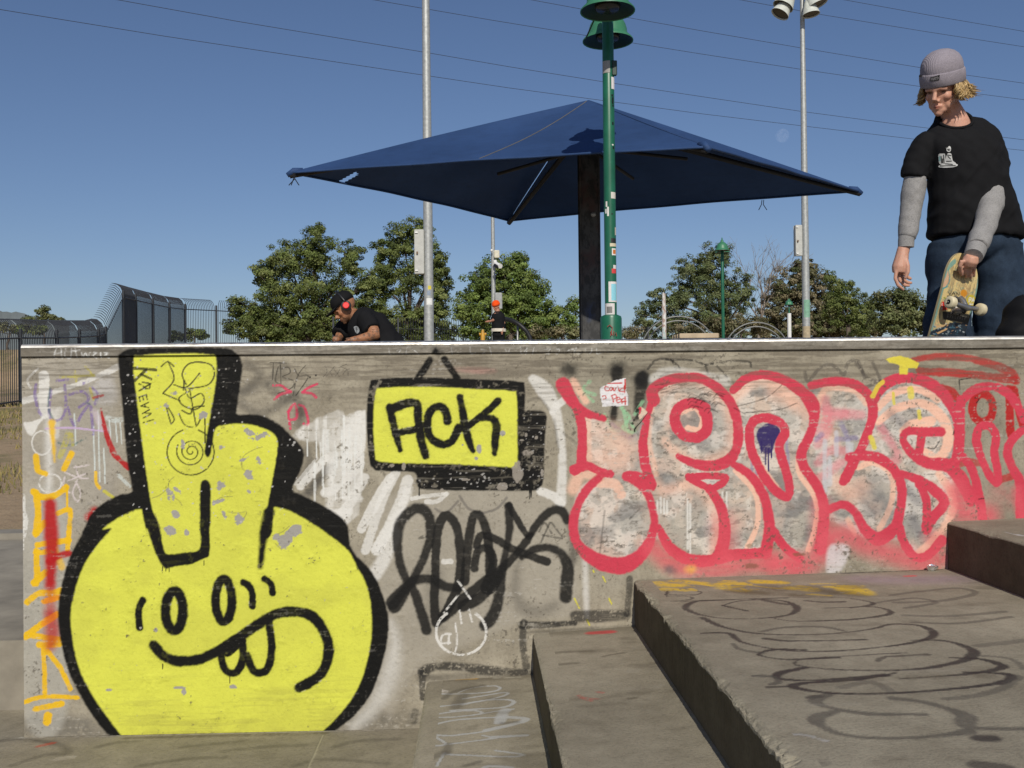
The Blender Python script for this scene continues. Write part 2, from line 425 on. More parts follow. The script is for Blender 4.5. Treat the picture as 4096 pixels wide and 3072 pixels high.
# buffed and stained areas of the old wall
fi(1, [(150, 260), (700, 250), (740, 500), (760, 1000), (500, 1300), (150, 1350)], (0.40, 0.37, 0.33), soft=40, a=0.45, wear=.3)
fi(4, [(60, 120), (1060, 110), (1130, 760), (830, 840), (260, 1100), (60, 1390), (20, 600)], (0.37, 0.335, 0.275), soft=25, a=0.75, wear=.15)
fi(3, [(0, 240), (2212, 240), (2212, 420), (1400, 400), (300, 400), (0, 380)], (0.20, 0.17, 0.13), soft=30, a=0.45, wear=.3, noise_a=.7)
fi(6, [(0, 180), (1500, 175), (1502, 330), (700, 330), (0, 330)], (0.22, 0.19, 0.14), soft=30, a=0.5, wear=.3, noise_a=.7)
fi(2, [(110, 940), (430, 945), (560, 1035), (110, 1042)], (0.10, 0.095, 0.085), soft=25, a=0.6, wear=.6, noise_a=.6)
fi(2, [(1640, 960), (2060, 905), (2060, 1000), (1640, 1010)], (0.10, 0.095, 0.085), soft=25, a=0.5, wear=.6, noise_a=.6)
fi(2, [(110, -80), (330, -80), (330, 930), (110, 930)], (0.42, 0.405, 0.36), soft=20, a=0.6, wear=.1)
# old white and grey paint
st(1, [(278, 320), (280, 560)], 58, WHT, soft=.15, a=.9, wear=.3)
st(1, [(150, 480), (330, 425), (560, 350), (745, 265)], [36, 30, 28, 40], WHT, a=.85, wear=.35)
fi(1, [(150, 620), (200, 610), (250, 590), (290, 570), (240, 640), (205, 700), (170, 680)], WHT, soft=4, a=.9, wear=.35)
st(1, [(330, 560), (310, 700), (312, 900), (308, 1070)], [60, 46, 40, 30], WHT, soft=.9, a=.75, wear=.2)
st(1, [(375, 540), (350, 700)], 40, WHT, soft=.5, a=.5)
for (x, y0, y1) in ((470, 560, 760), (590, 640, 960), (620, 540, 990), (655, 780, 1000), (730, 610, 740), (760, 620, 750), (690, 600, 720)):
    st(1, [(x, y0), (x+6, (y0+y1)/2), (x+10, y1)], 9, (0.62, 0.68, 0.66), soft=.3, a=.75, wear=.2)
st(1, [(680, 585), (720, 600), (765, 598)], 30, (0.62, 0.68, 0.66), soft=.4, a=.6, dry=.42)
st(1, [(750, 950), (790, 990), (820, 1020)], 22, (0.62, 0.68, 0.66), a=.6, dry=.4)
fi(1, [(600, 340), (700, 320), (745, 470), (640, 520), (560, 470)], (0.55, 0.53, 0.52), soft=25, a=.6, wear=.6, noise_a=.5)
st(1, ell(265, 745, 62, 75), 10, WHT, soft=.3, a=.8, dry=.44, closed=False)
st(1, ell(318, 1000, 70, 60), 10, WHT, soft=.3, a=.85, dry=.44)
st(1, [(240, 275), (175, 345), (195, 400)], 12, WHT, dry=.42, a=.8)
st(1, [(145, 1080), (150, 1180), (165, 1240), (150, 1330)], 26, WHT, dry=.44, a=.85)
st(1, [(150, 1230), (145, 1420)], 14, WHT, dry=.5, a=.85)
for q in ([(470, 900), (560, 885)], [(480, 890), (500, 960), (555, 970)], [(480, 960), (410, 930)], [(490, 980), (460, 1060), (490, 1115), (510, 1060), (480, 990)], [(410, 960), (400, 1030), (440, 1060)], [(430, 985), (540, 940)]):
    st(1, q, 11, (0.66, 0.58, 0.58), a=.75, dry=.42)
# purple scribble
for q in ([(360, 352), (430, 345)], [(410, 380), (416, 520), (390, 590), (340, 602), (312, 560), (322, 410)], [(520, 372), (560, 360)], [(575, 515), (590, 690)],
          [(430, 520), (468, 632), (520, 560), (562, 500)], [(228, 375), (222, 440), (240, 530), (262, 570)], [(440, 440), (520, 420), (560, 470), (500, 520)], [(580, 395), (620, 440), (600, 500)]):
    st(1, q, 17, PUR, a=.7, dry=.45, wear=.3)
for q in ([(318, 400), (306, 520), (340, 600)], [(540, 490), (570, 500)], [(600, 470), (640, 450)], [(370, 745), (450, 760), (540, 715)]):
    st(1, q, 13, (0.05, 0.13, 0.13), a=.6, dry=.5)
st(1, [(290, 655), (450, 650), (660, 672)], 12, (0.55, 0.40, 0.62), a=.8, wear=.2)
st(1, [(600, 545), (640, 640), (670, 665)], 36, (0.60, 0.50, 0.58), soft=.6, a=.5)
# yellow bits on the left
for q, w in (([(380, 330), (600, 318)], 16), ([(472, 290), (482, 356)], 16), ([(540, 262), (590, 322)], 14), ([(570, 400), (590, 470)], 18), ([(430, 690), (400, 780), (380, 830)], 34), ([(455, 690), (460, 760)], 16)):
    st(1, q, w, (0.52, 0.46, 0.04), a=.6, dry=.46)
st(1, [(330, 618), (333, 700), (346, 860)], [46, 28, 18], ORY, soft=.5, a=.9)
st(1, [(228, 830), (240, 915), (290, 940)], [34, 36, 30], ORY, a=.95)
st(1, [(452, 812), (406, 908)], 36, ORY, a=.95)
st(1, [(605, 930), (610, 1000), (630, 1030)], 20, ORY, a=.9)
st(1, [(660, 1050), (715, 1090)], 20, (0.55, 0.50, 0.04), a=.8)
c.lab = 3
for q, w in (([(190, 95), (230, 122), (290, 122), (340, 100), (376, 68)], 34), ([(205, 100), (216, 200), (213, 270), (200, 335)], 34), ([(203, 335), (250, 272)], 34), ([(380, 65), (382, 175)], 12),
             ([(330, 215), (385, 196), (400, 220), (390, 330), (384, 420)], 28), ([(212, 395), (300, 382), (390, 370)], 30), ([(205, 440), (290, 432)], 30), ([(205, 430), (210, 600), (192, 615)], 30), ([(192, 612), (262, 550)], 34),
             ([(155, 720), (220, 670), (300, 670), (345, 650)], 34), ([(250, 715), (340, 690)], 30), ([(145, 915), (230, 850), (320, 790)], 34), ([(150, 905), (330, 930)], 30), ([(225, 960), (340, 955)], 36),
             ([(246, 980), (252, 1100), (255, 1250)], 26), ([(270, 1000), (340, 1090), (400, 1210)], 28), ([(140, 1285), (250, 1255), (440, 1260)], 24), ([(200, 1325), (350, 1295)], 30), ([(272, 1365), (268, 1395)], 44)):
    st(8, q, w, ORY, a=.97, soft=.18, wear=.2)
st(8, [(300, 400), (350, 520)], 40, ORY, a=.7, soft=.5)
c.lab = 0
st(8, [(284, 165), (290, 330), (292, 480), (285, 620)], [62, 72, 66, 52], DRED, soft=.55, a=.97)
st(8, [(285, 620), (283, 770)], [52, 60], DRED, soft=.9, a=.6)
st(8, [(290, 800), (296, 900), (285, 965)], [66, 80, 56], DRED, soft=.8, a=.8)
st(8, [(280, 490), (330, 460), (392, 442)], 34, DRED, soft=.5, a=.95)
st(8, [(535, 205), (508, 240)], 46, DRED, soft=.8, a=.95)
st(8, [(250, 715), (340, 690)], 26, (0.75, 0.20, 0.02), a=.6, soft=.5)
st(8, [(250, 840), (320, 790)], 30, (0.75, 0.20, 0.02), a=.5, soft=.5)
st(1, [(640, 530), (665, 660), (715, 800), (760, 855), (815, 900)], [12, 26, 36, 30, 36], DRED, soft=.25, a=.95, wear=.25)
st(1, [(590, 460), (650, 445)], 16, DRED, dry=.45, a=.8)
# dark spray smears and scribbles on the upper left part
for q, w, a in (([(1560, 240), (1640, 320), (1540, 420)], 50, .5), ([(1500, 440), (1700, 360), (1800, 260)], 60, .35), ([(1530, 500), (1620, 560), (1700, 540), (1860, 440)], 55, .5), ([(1700, 380), (1780, 460), (1850, 470)], 50, .5),
                ([(1870, 450), (1900, 520), (1890, 620)], 60, .5), ([(1940, 800), (1960, 880), (1900, 980)], 50, .45), ([(2080, 900), (1960, 1050), (1900, 1100)], 60, .55)):
    st(1, q, w, (0.06, 0.055, 0.05), soft=.9, a=a, wear=.3)
for q in ([(80, 255), (240, 262)], [(110, 265), (105, 430)], [(160, 300), (132, 440), (172, 472)], [(182, 275), (190, 485)], [(195, 322), (262, 302), (282, 360), (205, 405), (312, 440), (302, 510), (160, 572)], [(440, 285), (360, 392), (310, 592)], [(330, 322), (372, 392), (448, 382), (460, 420), (342, 592)]):
    st(10, q, 11, BLK2, a=.8, soft=.3, dry=.36)
for (x, y) in ((485, 405), (545, 385)): bl(10, x, y, 12, 11, BLK2, rag=.2)
for q in ([(640, 290), (660, 350), (620, 402)], [(650, 400), (700, 340), (730, 300)], [(690, 345), (712, 392)], [(722, 310), (785, 402)], [(795, 320), (742, 402)], [(780, 310), (860, 270)], [(800, 300), (866, 330), (872, 390)], [(820, 380), (850, 340), (890, 320)]):
    st(10, q, 7, BLK2, a=.75, dry=.38)
PNK = (0.66, 0.05, 0.12)
for q, w in (([(110, 490), (190, 492), (245, 530), (292, 556)], 26), ([(292, 556), (185, 580), (122, 634)], 26), ([(560, 472), (472, 512), (412, 552)], 24), ([(405, 562), (500, 572), (545, 612)], 26), ([(265, 760), (310, 690), (338, 690), (350, 815), (285, 840)], 28), ([(375, 690), (432, 722), (470, 880), (420, 882)], 26), ([(262, 760), (285, 930)], 24)):
    st(10, q, w, PNK, a=.95, dry=.36, wear=.3)
fi(10, [(350, 680), (420, 690), (440, 820), (360, 830)], (0.05, 0.03, 0.03), soft=20, a=.7, noise_a=.3)
# the white buffed area between face and sign, with drips and bars
fi(10, [(300, 1000), (420, 900), (560, 850), (760, 740), (850, 790), (960, 760), (1045, 745), (1062, 1000), (1040, 1230), (1000, 1659), (720, 1659), (640, 1250), (560, 1060), (380, 1050)], WHT, soft=8, a=.9, wear=.7, streak=.45, smooth=False, rag=.02)
fi(10, [(855, 900), (950, 800), (1045, 745), (1062, 1000), (1040, 1230), (870, 1180)], WHT, soft=5, a=.75, wear=.5, smooth=False)
for (x, y0, y1) in ((455, 1040, 1210), (550, 1060, 1220), (620, 1000, 1600), (705, 1250, 1500), (880, 1100, 1659), (940, 1050, 1659), (1010, 1000, 1500), (740, 1500, 1659), (830, 800, 1100)):
    st(10, [(x, y0), (x+5, y1)], 14, (0.74, 0.75, 0.72), a=.8, soft=.4)
for q, w, a in (([(640, 1240), (500, 1390), (390, 1520)], 80, .85), ([(560, 1230), (430, 1380), (330, 1500)], 26, .5)): st(10, q, w, WHT, a=a, wear=.4, soft=.25)
st(10, [(700, 1320), (620, 1400), (470, 1570)], 70, (0.06, 0.055, 0.05), soft=.7, a=.6, wear=.5)
for q, w in (([(480, 1130), (400, 1260), (270, 1500)], 64), ([(610, 1150), (560, 1300), (480, 1480), (380, 1659)], 76), ([(640, 1280), (760, 1260), (900, 1245)], 26), ([(0, 1420), (90, 1390), (170, 1380)], 60)):
    st(3, q, w, WHT, a=.8, wear=.4, soft=.2)
fi(3, [(0, 780), (80, 700), (140, 760), (210, 680), (290, 640), (300, 900), (270, 1150), (250, 1400), (150, 1480), (0, 1380)], WHT, soft=6, a=.72, wear=.7, streak=.4, smooth=False)
for q, w in (([(0, 560), (60, 460), (110, 330)], 70), ([(10, 420), (120, 240), (190, 80)], 50)): st(4, q, w, WHT, a=.75, wear=.3, soft=.4)
st(4, [(290, 150), (350, 150), (400, 110)], 24, WHT, a=.7)
st(4, [(390, 490), (430, 490)], 30, WHT, a=.75)
st(2, [(1925, 480), (1942, 600), (1905, 760), (1830, 900), (1740, 990)], [30, 60, 80, 70, 50], WHT, soft=.9, a=.55)
st(3, [(1530, 400), (1620, 480), (1700, 640), (1735, 800), (1750, 1000), (1740, 1300)], [60, 110, 70, 60, 56, 70], WHT, a=.8, wear=.5, soft=.25)
st(3, [(1780, 540), (1700, 600), (1680, 640)], 46, WHT, a=.8, wear=.3)
st(3, [(1590, 1225), (1680, 1260), (1740, 1310)], 56, WHT, a=.85, wear=.3)
for q in ([(1500, 560), (1580, 540), (1650, 620)], [(1760, 800), (1850, 870)], [(1690, 700), (1720, 900)]): st(3, q, 20, BLK2, a=.3, soft=.8)
fi(3, [(940, 310), (1240, 320), (1230, 360), (960, 350)], (0.5, 0.25, 0.22), soft=10, a=.45, noise_a=.6)
# chalky marks under the sign and the thin arcs
for q in ([(480, 120), (530, 190), (600, 215)], [(610, 215), (690, 190), (745, 130)], [(340, 190), (400, 215), (470, 150)]): st(4, q, 14, (0.10, 0.09, 0.085), a=.55, soft=.6)
for q in ([(930, 320), (960, 270), (1000, 330)], [(950, 340), (1060, 360)], [(1000, 270), (1060, 350)], [(990, 270), (940, 380)], [(270, 345), (250, 360), (290, 350)]): st(4, q, 11, BLK2, a=.55, dry=.36)

for q, w in (([(300, 1659), (420, 1300), (520, 1090)], 60), ([(60, 1500), (170, 1330), (290, 1130)], 70), ([(0, 1240), (120, 1180), (260, 1020)], 60)): st(3, q, w, WHT, a=.75, wear=.5, soft=.25)
for i in range(26):
    r = random.Random(i+300); x = r.uniform(520, 1050); y0 = r.uniform(900, 1300); st(10, [(x, y0), (x+r.uniform(-6, 6), y0+r.uniform(80, 380))], r.uniform(8, 22), (.70, .70, .67), a=.7, soft=.4, wear=.5)
# --- the bulky black scribble tag
c.lab = 4
TG = dict(soft=.28, a=.95, wear=.06)
for q, w in (([(100, 722), (150, 660), (220, 600), (320, 590), (400, 632), (480, 642)], [70, 60, 52, 50, 50, 40]),
             ([(292, 880), (235, 690), (162, 560), (126, 400), (150, 262), (232, 190), (300, 225), (312, 340), (280, 460), (222, 580), (150, 690), (112, 745)], [56, 50, 48, 50, 56, 56, 56, 52, 48, 48, 60, 70]),
             ([(345, 840), (335, 700), (342, 560), (346, 400), (370, 265), (412, 230), (460, 292), (482, 420), (482, 560), (462, 650), (400, 780), (355, 835)], 48),
             ([(510, 600), (528, 400), (550, 255), (582, 225), (622, 282), (646, 420), (650, 560)], 50),
             ([(575, 400), (602, 342), (680, 362), (780, 420), (860, 452), (975, 490)], 44), ([(562, 530), (582, 432), (640, 420), (668, 500), (640, 600), (622, 645), (660, 650), (690, 600)], 46),
             ([(755, 178), (762, 300), (744, 420), (722, 540), (704, 680), (666, 800), (622, 850)], [46, 44, 36, 44, 60, 66, 62]), ([(760, 172), (810, 262), (862, 342), (880, 340)], 36),
             ([(390, 800), (500, 702), (620, 602), (750, 502), (850, 382), (922, 272), (1000, 202), (1060, 208), (1086, 260)], [60, 56, 50, 44, 44, 42, 46, 48, 40]),
             ([(830, 470), (900, 422), (990, 412), (1060, 452), (1092, 530), (1082, 640), (1080, 690)], [30, 44, 46, 52, 64, 70, 68]), ([(500, 740), (600, 690), (700, 570)], 60)):
    st(4, q, w, BLK2, **TG)
c.lab = 0
st(4, [(1100, 250), (1120, 360), (1120, 480)], 46, BLK2, soft=.9, a=.6)
st(4, [(820, 460), (800, 560), (798, 680), (850, 755), (930, 775), (1020, 740)], [40, 46, 60, 76, 70, 50], BLK2, soft=1.0, a=.38)
st(4, [(340, 560), (335, 700), (350, 840)], 90, BLK2, soft=1.0, a=.35)
st(4, ell(488, 890, 142, 128, -55, 235), 14, WHT, a=.9, dry=.42)
for q in ([(430, 900), (385, 905), (375, 950), (425, 950)], [(420, 905), (415, 955)], [(455, 840), (465, 940), (455, 1000)], [(470, 600), (540, 700)], [(530, 760), (550, 830)], [(390, 780), (470, 680)], [(480, 770), (490, 840)]): st(4, q, 11, WHT, a=.85, dry=.45)
st(4, [(1190, 430), (1192, 600), (1200, 800)], [26, 30, 24], WHT, soft=.9, a=.6, wear=.4)
for (x, y, L) in ((1130, 700, 55), (1235, 540, 10), (1290, 575, 30), (1325, 700, 30), (1200, 820, 30)): st(4, [(x, y), (x+L*.5, y+L)], 9, (0.66, 0.60, 0.03), a=.9, dry=.36)
# black roller marks that follow the stairs
for q, w, a in (([(270, 1120), (330, 1085), (480, 1085), (620, 1105), (880, 1125)], [60, 44, 44, 50, 44], .85), ([(272, 1110), (268, 1180), (272, 1260)], 34, .8), ([(842, 835), (838, 960), (858, 1090)], [40, 36, 44], .75),
                ([(832, 850), (960, 848), (1130, 838)], [48, 34, 30], .9), ([(1135, 800), (1250, 800), (1420, 790)], [60, 64, 56], .8), ([(1442, 590), (1438, 680), (1425, 790)], 34, .7), ([(230, 1340), (220, 1390)], 40, .5)):
    st(4, q, w, (0.022, 0.021, 0.02), soft=.3, a=a, dry=.40, wear=.5)
fi(4, [(310, 1130), (880, 1110), (880, 1140), (300, 1170)], (0.07, 0.062, 0.05), soft=12, a=.6, noise_a=.4)
fi(4, [(880, 880), (1440, 850), (1440, 860), (900, 900)], (0.07, 0.062, 0.05), soft=8, a=.6, noise_a=.4)

# --- black and yellow figure shaped like a letter h with a smiling face
c.lab = 1
OUT = (fr(2, [(640, 1130), (560, 1062), (530, 1030), (470, 960), (400, 850), (335, 720), (296, 560), (285, 420), (308, 265), (350, 140), (395, 55)]) + fr(1, [(575, 1195), (660, 1120), (760, 1070), (830, 1055), (826, 1000), (795, 800), (772, 500), (745, 230), (775, 170), (850, 147), (1100, 142), (1400, 142), (1490, 168), (1532, 235), (1524, 350), (1508, 480), (1500, 560), (1560, 562), (1650, 570), (1755, 620), (1822, 680), (1900, 762), (1922, 830), (1900, 920), (1868, 985), (1852, 1042), (1905, 1072), (2050, 1145), (2190, 1250)])
       + fr(2, [(1730, 120), (1830, 232), (1888, 360), (1911, 470), (1904, 580), (1868, 720), (1820, 840), (1745, 935), (1665, 1000), (1600, 1060), (1500, 1130)]))
c.fill(OUT, BLK, soft=6, wear=.03)
YC = (fr(2, [(690, 1130), (630, 1075), (590, 1025), (540, 960), (478, 875), (402, 740), (362, 600), (348, 450), (366, 330), (410, 205), (480, 95), (545, 20)]) + fr(1, [(650, 1288), (760, 1212), (850, 1170), (895, 1162), (1300, 1100), (1735, 1148), (1900, 1210), (2060, 1312), (2200, 1425)])
      + fr(2, [(1755, 205), (1800, 290), (1826, 420), (1826, 560), (1792, 720), (1732, 850), (1655, 948), (1585, 1015), (1500, 1085), (1430, 1130)]))
c.fill(YC, YEL, soft=6, wear=.05)
HB = fr(1, [(870, 1050), (895, 1165), (930, 1330)]) + fr(2, [(722, 20), (762, 135), (808, 212), (860, 205), (1000, 182), (1032, 130), (1036, 0)]) + fr(1, [(1400, 1250), (1690, 1350), (1735, 1150), (1800, 1000)])
c.fill(HB, BLK, soft=5, wear=.05)
YH = (fr(1, [(842, 235), (900, 192), (1100, 180), (1320, 184), (1368, 215), (1360, 400), (1332, 560), (1314, 660), (1300, 745), (1294, 805), (1310, 834), (1330, 818), (1344, 745), (1356, 672), (1380, 640), (1450, 626), (1560, 626), (1660, 650), (1730, 690), (1757, 745), (1750, 830), (1725, 960), (1702, 1080), (1682, 1200), (1655, 1330), (1632, 1440)])
      + fr(2, [(1262, 60), (1258, 230), (1150, 260), (1042, 170), (1036, 100)]) + fr(1, [(1330, 1300), (1332, 1050), (1322, 995), (1297, 978), (1272, 995), (1265, 1050), (1266, 1300)])
      + fr(2, [(990, 60), (985, 105), (968, 129), (895, 138), (822, 142), (800, 100), (782, 0)]) + fr(1, [(960, 1150), (920, 900), (880, 600)]))
c.fill(YH, YEL, soft=5, wear=.05)
fi(2, [(1042, 150), (1262, 100), (1290, 260), (1000, 240), (900, 225)], YEL, soft=5)
st(2, [(1322, -60), (1302, 0), (1290, 110), (1280, 205)], [56, 42, 34, 28], BLK, soft=.4)
FK = dict(soft=.32, wear=.05, spray=.13)
for q, w in (([(703, 372), (682, 420), (686, 503)], 33), (ell(857, 422, 43, 97, 0, 360), 46), (ell(1100, 370, 39, 105, 0, 360), 42), ([(1195, 282), (1226, 302), (1241, 345), (1240, 398)], 31), ([(1300, 265), (1330, 287), (1341, 333)], 31),
             ([(756, 590), (800, 640), (870, 668), (960, 665), (1050, 630), (1150, 570), (1250, 500), (1350, 440), (1440, 424), (1520, 440), (1580, 500), (1614, 590), (1604, 680), (1560, 750), (1470, 800)], 47),
             ([(1088, 640), (1100, 700), (1135, 728), (1170, 716), (1194, 655), (1194, 570)], 35), ([(1214, 640), (1242, 710), (1280, 726), (1318, 700), (1336, 600), (1324, 480)], 37)):
    st(2, q, w, BLK, **FK)
fi(2, [(1090, 610), (1190, 550), (1180, 600), (1120, 650)], BLK, soft=4)
for (x, y, L) in ((800, 212, 14), (816, 214, 12), (832, 214, 16), (800, 690, 16), (1130, 752, 24), (1003, 184, 12), (850, 520, 10)): st(2, [(x, y-8), (x, y+L)], 5, BLK, smooth=False)
c.lab = 0
# marker scrawl over the yellow
MK = dict(a=.85, soft=.3, dry=.34, wear=.1)
for q, w in (([(842, 272), (986, 284)], 17), ([(922, 284), (852, 352)], 17), ([(893, 312), (958, 342)], 14), ([(882, 415), (950, 372)], 12), ([(902, 362), (946, 372), (942, 402), (908, 400)], 10), ([(915, 392), (880, 372)], 10),
             ([(880, 456), (925, 440)], 8), ([(880, 456), (886, 484)], 8), ([(902, 450), (907, 474)], 8), ([(925, 440), (931, 470)], 8), ([(892, 512), (940, 488)], 8), ([(892, 512), (940, 522)], 8), ([(915, 500), (918, 518)], 7),
             ([(900, 560), (945, 535)], 8), ([(945, 535), (915, 555), (955, 560), (905, 588)], 8), ([(930, 610), (970, 598)], 8), ([(905, 618), (912, 614)], 8)):
    st(1, q, w, BLK2, smooth=len(q) > 3, **MK)
for q in ([(1176, 375), (1152, 310), (1190, 248), (1270, 235), (1340, 258), (1354, 320), (1310, 380), (1190, 402)], [(1100, 378), (1180, 392), (1262, 305)], [(1165, 350), (1160, 410)], [(1172, 405), (1202, 462), (1270, 432), (1290, 482), (1240, 532), (1160, 510), (1132, 462), (1192, 422)],
          [(1150, 540), (1202, 562), (1222, 522), (1290, 512)], [(1080, 622), (1052, 512), (1100, 590), (1082, 626)], [(1030, 432), (1100, 342), (1064, 235)], [(1030, 432), (1140, 480)], [(1132, 562), (1170, 632), (1240, 640), (1290, 560), (1296, 742)], [(1200, 410), (1210, 470), (1240, 640)], [(1020, 262), (1060, 232), (1100, 262)]):
    st(1, q, 9, BLK2, **MK)
st(1, [(1208+(8+i*1.75)*math.cos(i*.33), 800+(8+i*1.75)*math.sin(i*.33)) for i in range(50)], 8, BLK2, a=.85, soft=.3)
st(1, ell(1205, 802, 148, 146, -70, 250), 9, BLK2, a=.85, dry=.33)
# chipped-off flakes
CH = (0.34, 0.32, 0.29)
yA = WC.A*0
w_ = (slice(0, WC.U.shape[0]), slice(0, WC.U.shape[1])); isY = (np.abs(WC.C-np.array(YEL, np.float32)).sum(-1) < .12)*WC.A
WC.put(w_, (.22*sstep(.42, .68, fbm(WC.U*6, WC.V*9, 4, 61))+.30*sstep(.52, .66, WC.ns)*sstep(.32, .0, WC.V)+.45*sstep(.10, .0, WC.V)*WC.n1)*isY, (.42, .40, .07))
WC.put(w_, .4*sstep(.72, .78, WC.n2*.7+WC.n1*.3)*isY, (.24, .22, .07))
for q in ([(960, 1095), (1010, 1075), (1060, 1030), (1070, 990), (1100, 960)], [(1090, 1085), (1130, 1110), (1150, 1140)], [(1530, 890), (1540, 830), (1600, 790), (1660, 770)], [(1520, 830), (1530, 900), (1560, 930)], [(1350, 1120), (1400, 1090), (1470, 1085)], [(1440, 1180), (1500, 1190), (1560, 1180), (1530, 1240)], [(980, 1190), (1000, 1250), (1010, 1300)], [(1720, 1330), (1780, 1310), (1830, 1270)], [(1740, 1380), (1780, 1420)]): st(1, q, 5, (.22, .20, .08), a=.7, dry=.3)
for (x, y, rx, ry) in ((1638, 706, 40, 18), (1588, 685, 26, 11), (1572, 950, 34, 24), (1638, 865, 20, 34), (1070, 1050, 44, 22), (1115, 1040, 30, 12), (1400, 1015, 30, 26), (1408, 1105, 40, 14), (1415, 1190, 18, 30), (1505, 1215, 34, 24), (1070, 1295, 30, 24), (1180, 1308, 9, 13), (1110, 435, 24, 20), (1045, 508, 17, 15), (1160, 745, 15, 32), (1290, 565, 14, 26), (1862, 1288, 40, 15), (1815, 1372, 34, 34), (1540, 850, 10, 34), (1110, 1200, 22, 16), (1400, 770, 10, 12), (1575, 1055, 12, 8)):
    bl(1, x, y, rx, ry, CH, soft=.10, rag=1.35, rot=(x*.013) % 3)
for (x, y, rx, ry) in ((1440, 35, 40, 20), (1395, 80, 40, 32), (1360, 60, 20, 16), (765, 515, 14, 13), (905, 820, 9, 14), (535, 810, 14, 6), (885, 800, 24, 5), (1145, 795, 17, 8), (690, 505, 5, 5), (918, 38, 9, 11), (830, 20, 26, 20)):
    bl(2, x, y, rx, ry, CH, soft=.12, rag=.8)
for i in range(170):
    x, y = random.Random(i).uniform(760, 1900), random.Random(i+999).uniform(200, 1250)
    bl(1, x, y, 3+4*random.Random(i+5).random(), 3+4*random.Random(i+7).random(), (0.50, 0.48, 0.46), soft=.3, rag=.6, a=.8)

# --- sign with the word ACK
c.lab = 2
fi(3, [(325, 450), (385, 395), (700, 386), (1100, 396), (1430, 415), (1474, 450), (1476, 620), (1500, 625), (1600, 634), (1634, 675), (1622, 850), (1612, 1130), (1582, 1200), (1500, 1224), (1000, 1220), (730, 1214), (672, 1170), (655, 1088), (420, 1080), (355, 1058), (322, 980), (305, 700)], BLK, soft=5, wear=.55)
fi(3, [(372, 488), (430, 462), (760, 455), (1100, 470), (1375, 486), (1413, 515), (1420, 800), (1418, 1040), (1395, 1050), (1200, 1042), (900, 1026), (600, 1020), (400, 1006), (368, 950), (356, 700)], YEL, soft=5, wear=.08)
bl(3, 815, 195, 55, 46, BLK, soft=.6, rag=.6)
st(3, [(775, 255), (735, 320), (690, 385)], 50, BLK, soft=.4, dry=.36); st(3, [(880, 255), (920, 310), (972, 388)], 50, BLK, soft=.4, dry=.36)
for q, w in (([(490, 622), (560, 592), (640, 572), (680, 592), (690, 700), (710, 850), (742, 962)], 60), ([(478, 612), (502, 720), (530, 830), (556, 922)], [58, 56, 52, 34]), ([(515, 800), (700, 762)], 50),
             ([(903, 708), (890, 642), (848, 602), (790, 622), (756, 690), (762, 790), (802, 852), (870, 880), (940, 850), (986, 760)], 58), ([(995, 532), (1012, 620), (1040, 780), (1070, 880), (1090, 930)], [48, 56, 58, 50, 36]), ([(1275, 560), (1200, 632), (1060, 742)], 50), ([(1150, 690), (1232, 690), (1262, 742), (1256, 850), (1250, 950)], [40, 54, 58, 56, 40])):
    st(3, q, w, BLK, soft=.3, wear=.05, spray=.10)
c.lab = 0
for (x, y, L) in ((695, 1215, 40), (1508, 1225, 55), (1520, 1225, 45)): st(3, [(x, y-10), (x, y+L)], 9, BLK, smooth=False)
for (x, y, rx, ry) in ((1310, 800, 20, 20), (1135, 915, 18, 30), (1115, 985, 14, 14), (1015, 885, 10, 8)): bl(3, x, y, rx, ry, CH, soft=.15, rag=.5)
for (x, y, rx, ry) in ((1490, 945, 50, 30), (1420, 1100, 34, 80), (1300, 1190, 46, 26), (1600, 1090, 14, 34), (1480, 810, 14, 16), (1560, 830, 12, 14), (490, 1035, 16, 12), (580, 1040, 10, 22), (860, 1215, 14, 12), (1040, 1140, 26, 6), (1450, 850, 18, 8)):
    bl(3, x, y, rx, ry, (0.30, 0.265, 0.225), soft=.15, rag=.9, a=.9)
for i in range(90):
    r = random.Random(i*3+1); x, y = r.uniform(660, 1620), r.uniform(1060, 1215)
    if r.random() < .4: x, y = r.uniform(1440, 1620), r.uniform(650, 1200)
    bl(3, x, y, 3+7*r.random(), 2+4*r.random(), (0.40, 0.38, 0.36), soft=.3, rag=.7, a=.8)

# --- red outlined bubble letters with washed peach filling
fi(5, [(60, 230), (600, 200), (620, 560), (540, 700), (470, 690), (200, 520)], (0.26, 0.235, 0.18), soft=20, a=.55, noise_a=.4)
for (x, y, rx, ry, a) in ((120, 270, 62, 56, .85), (415, 265, 66, 60, .9), (552, 330, 50, 60, .95)): bl(5, x, y, rx, ry, BLK2, soft=.9, rag=.5, a=a)
for q, w, a in (([(405, 290), (395, 420), (380, 560)], [70, 46, 44], .95), ([(560, 320), (540, 440), (525, 560)], [80, 66, 40], .9)): st(5, q, w, BLK2, soft=.4, a=a, wear=.3)
for q in ([(430, 500), (480, 560), (440, 620), (500, 650)], [(240, 340), (200, 390), (270, 420)], [(330, 540), (360, 620), (420, 640)], [(510, 540), (560, 460)], [(440, 500), (470, 640)], [(180, 400), (260, 460)], [(470, 560), (520, 650)]): st(5, q, 20, (0.28, 0.52, 0.30), a=.75, dry=.42, soft=.4)
for q in ([(480, 690), (540, 640), (600, 520), (620, 460)], [(370, 600), (430, 650), (490, 690)], [(560, 650), (600, 560)]): st(5, q, 30, (0.22, 0.16, 0.25), a=.55, dry=.4, soft=.5)
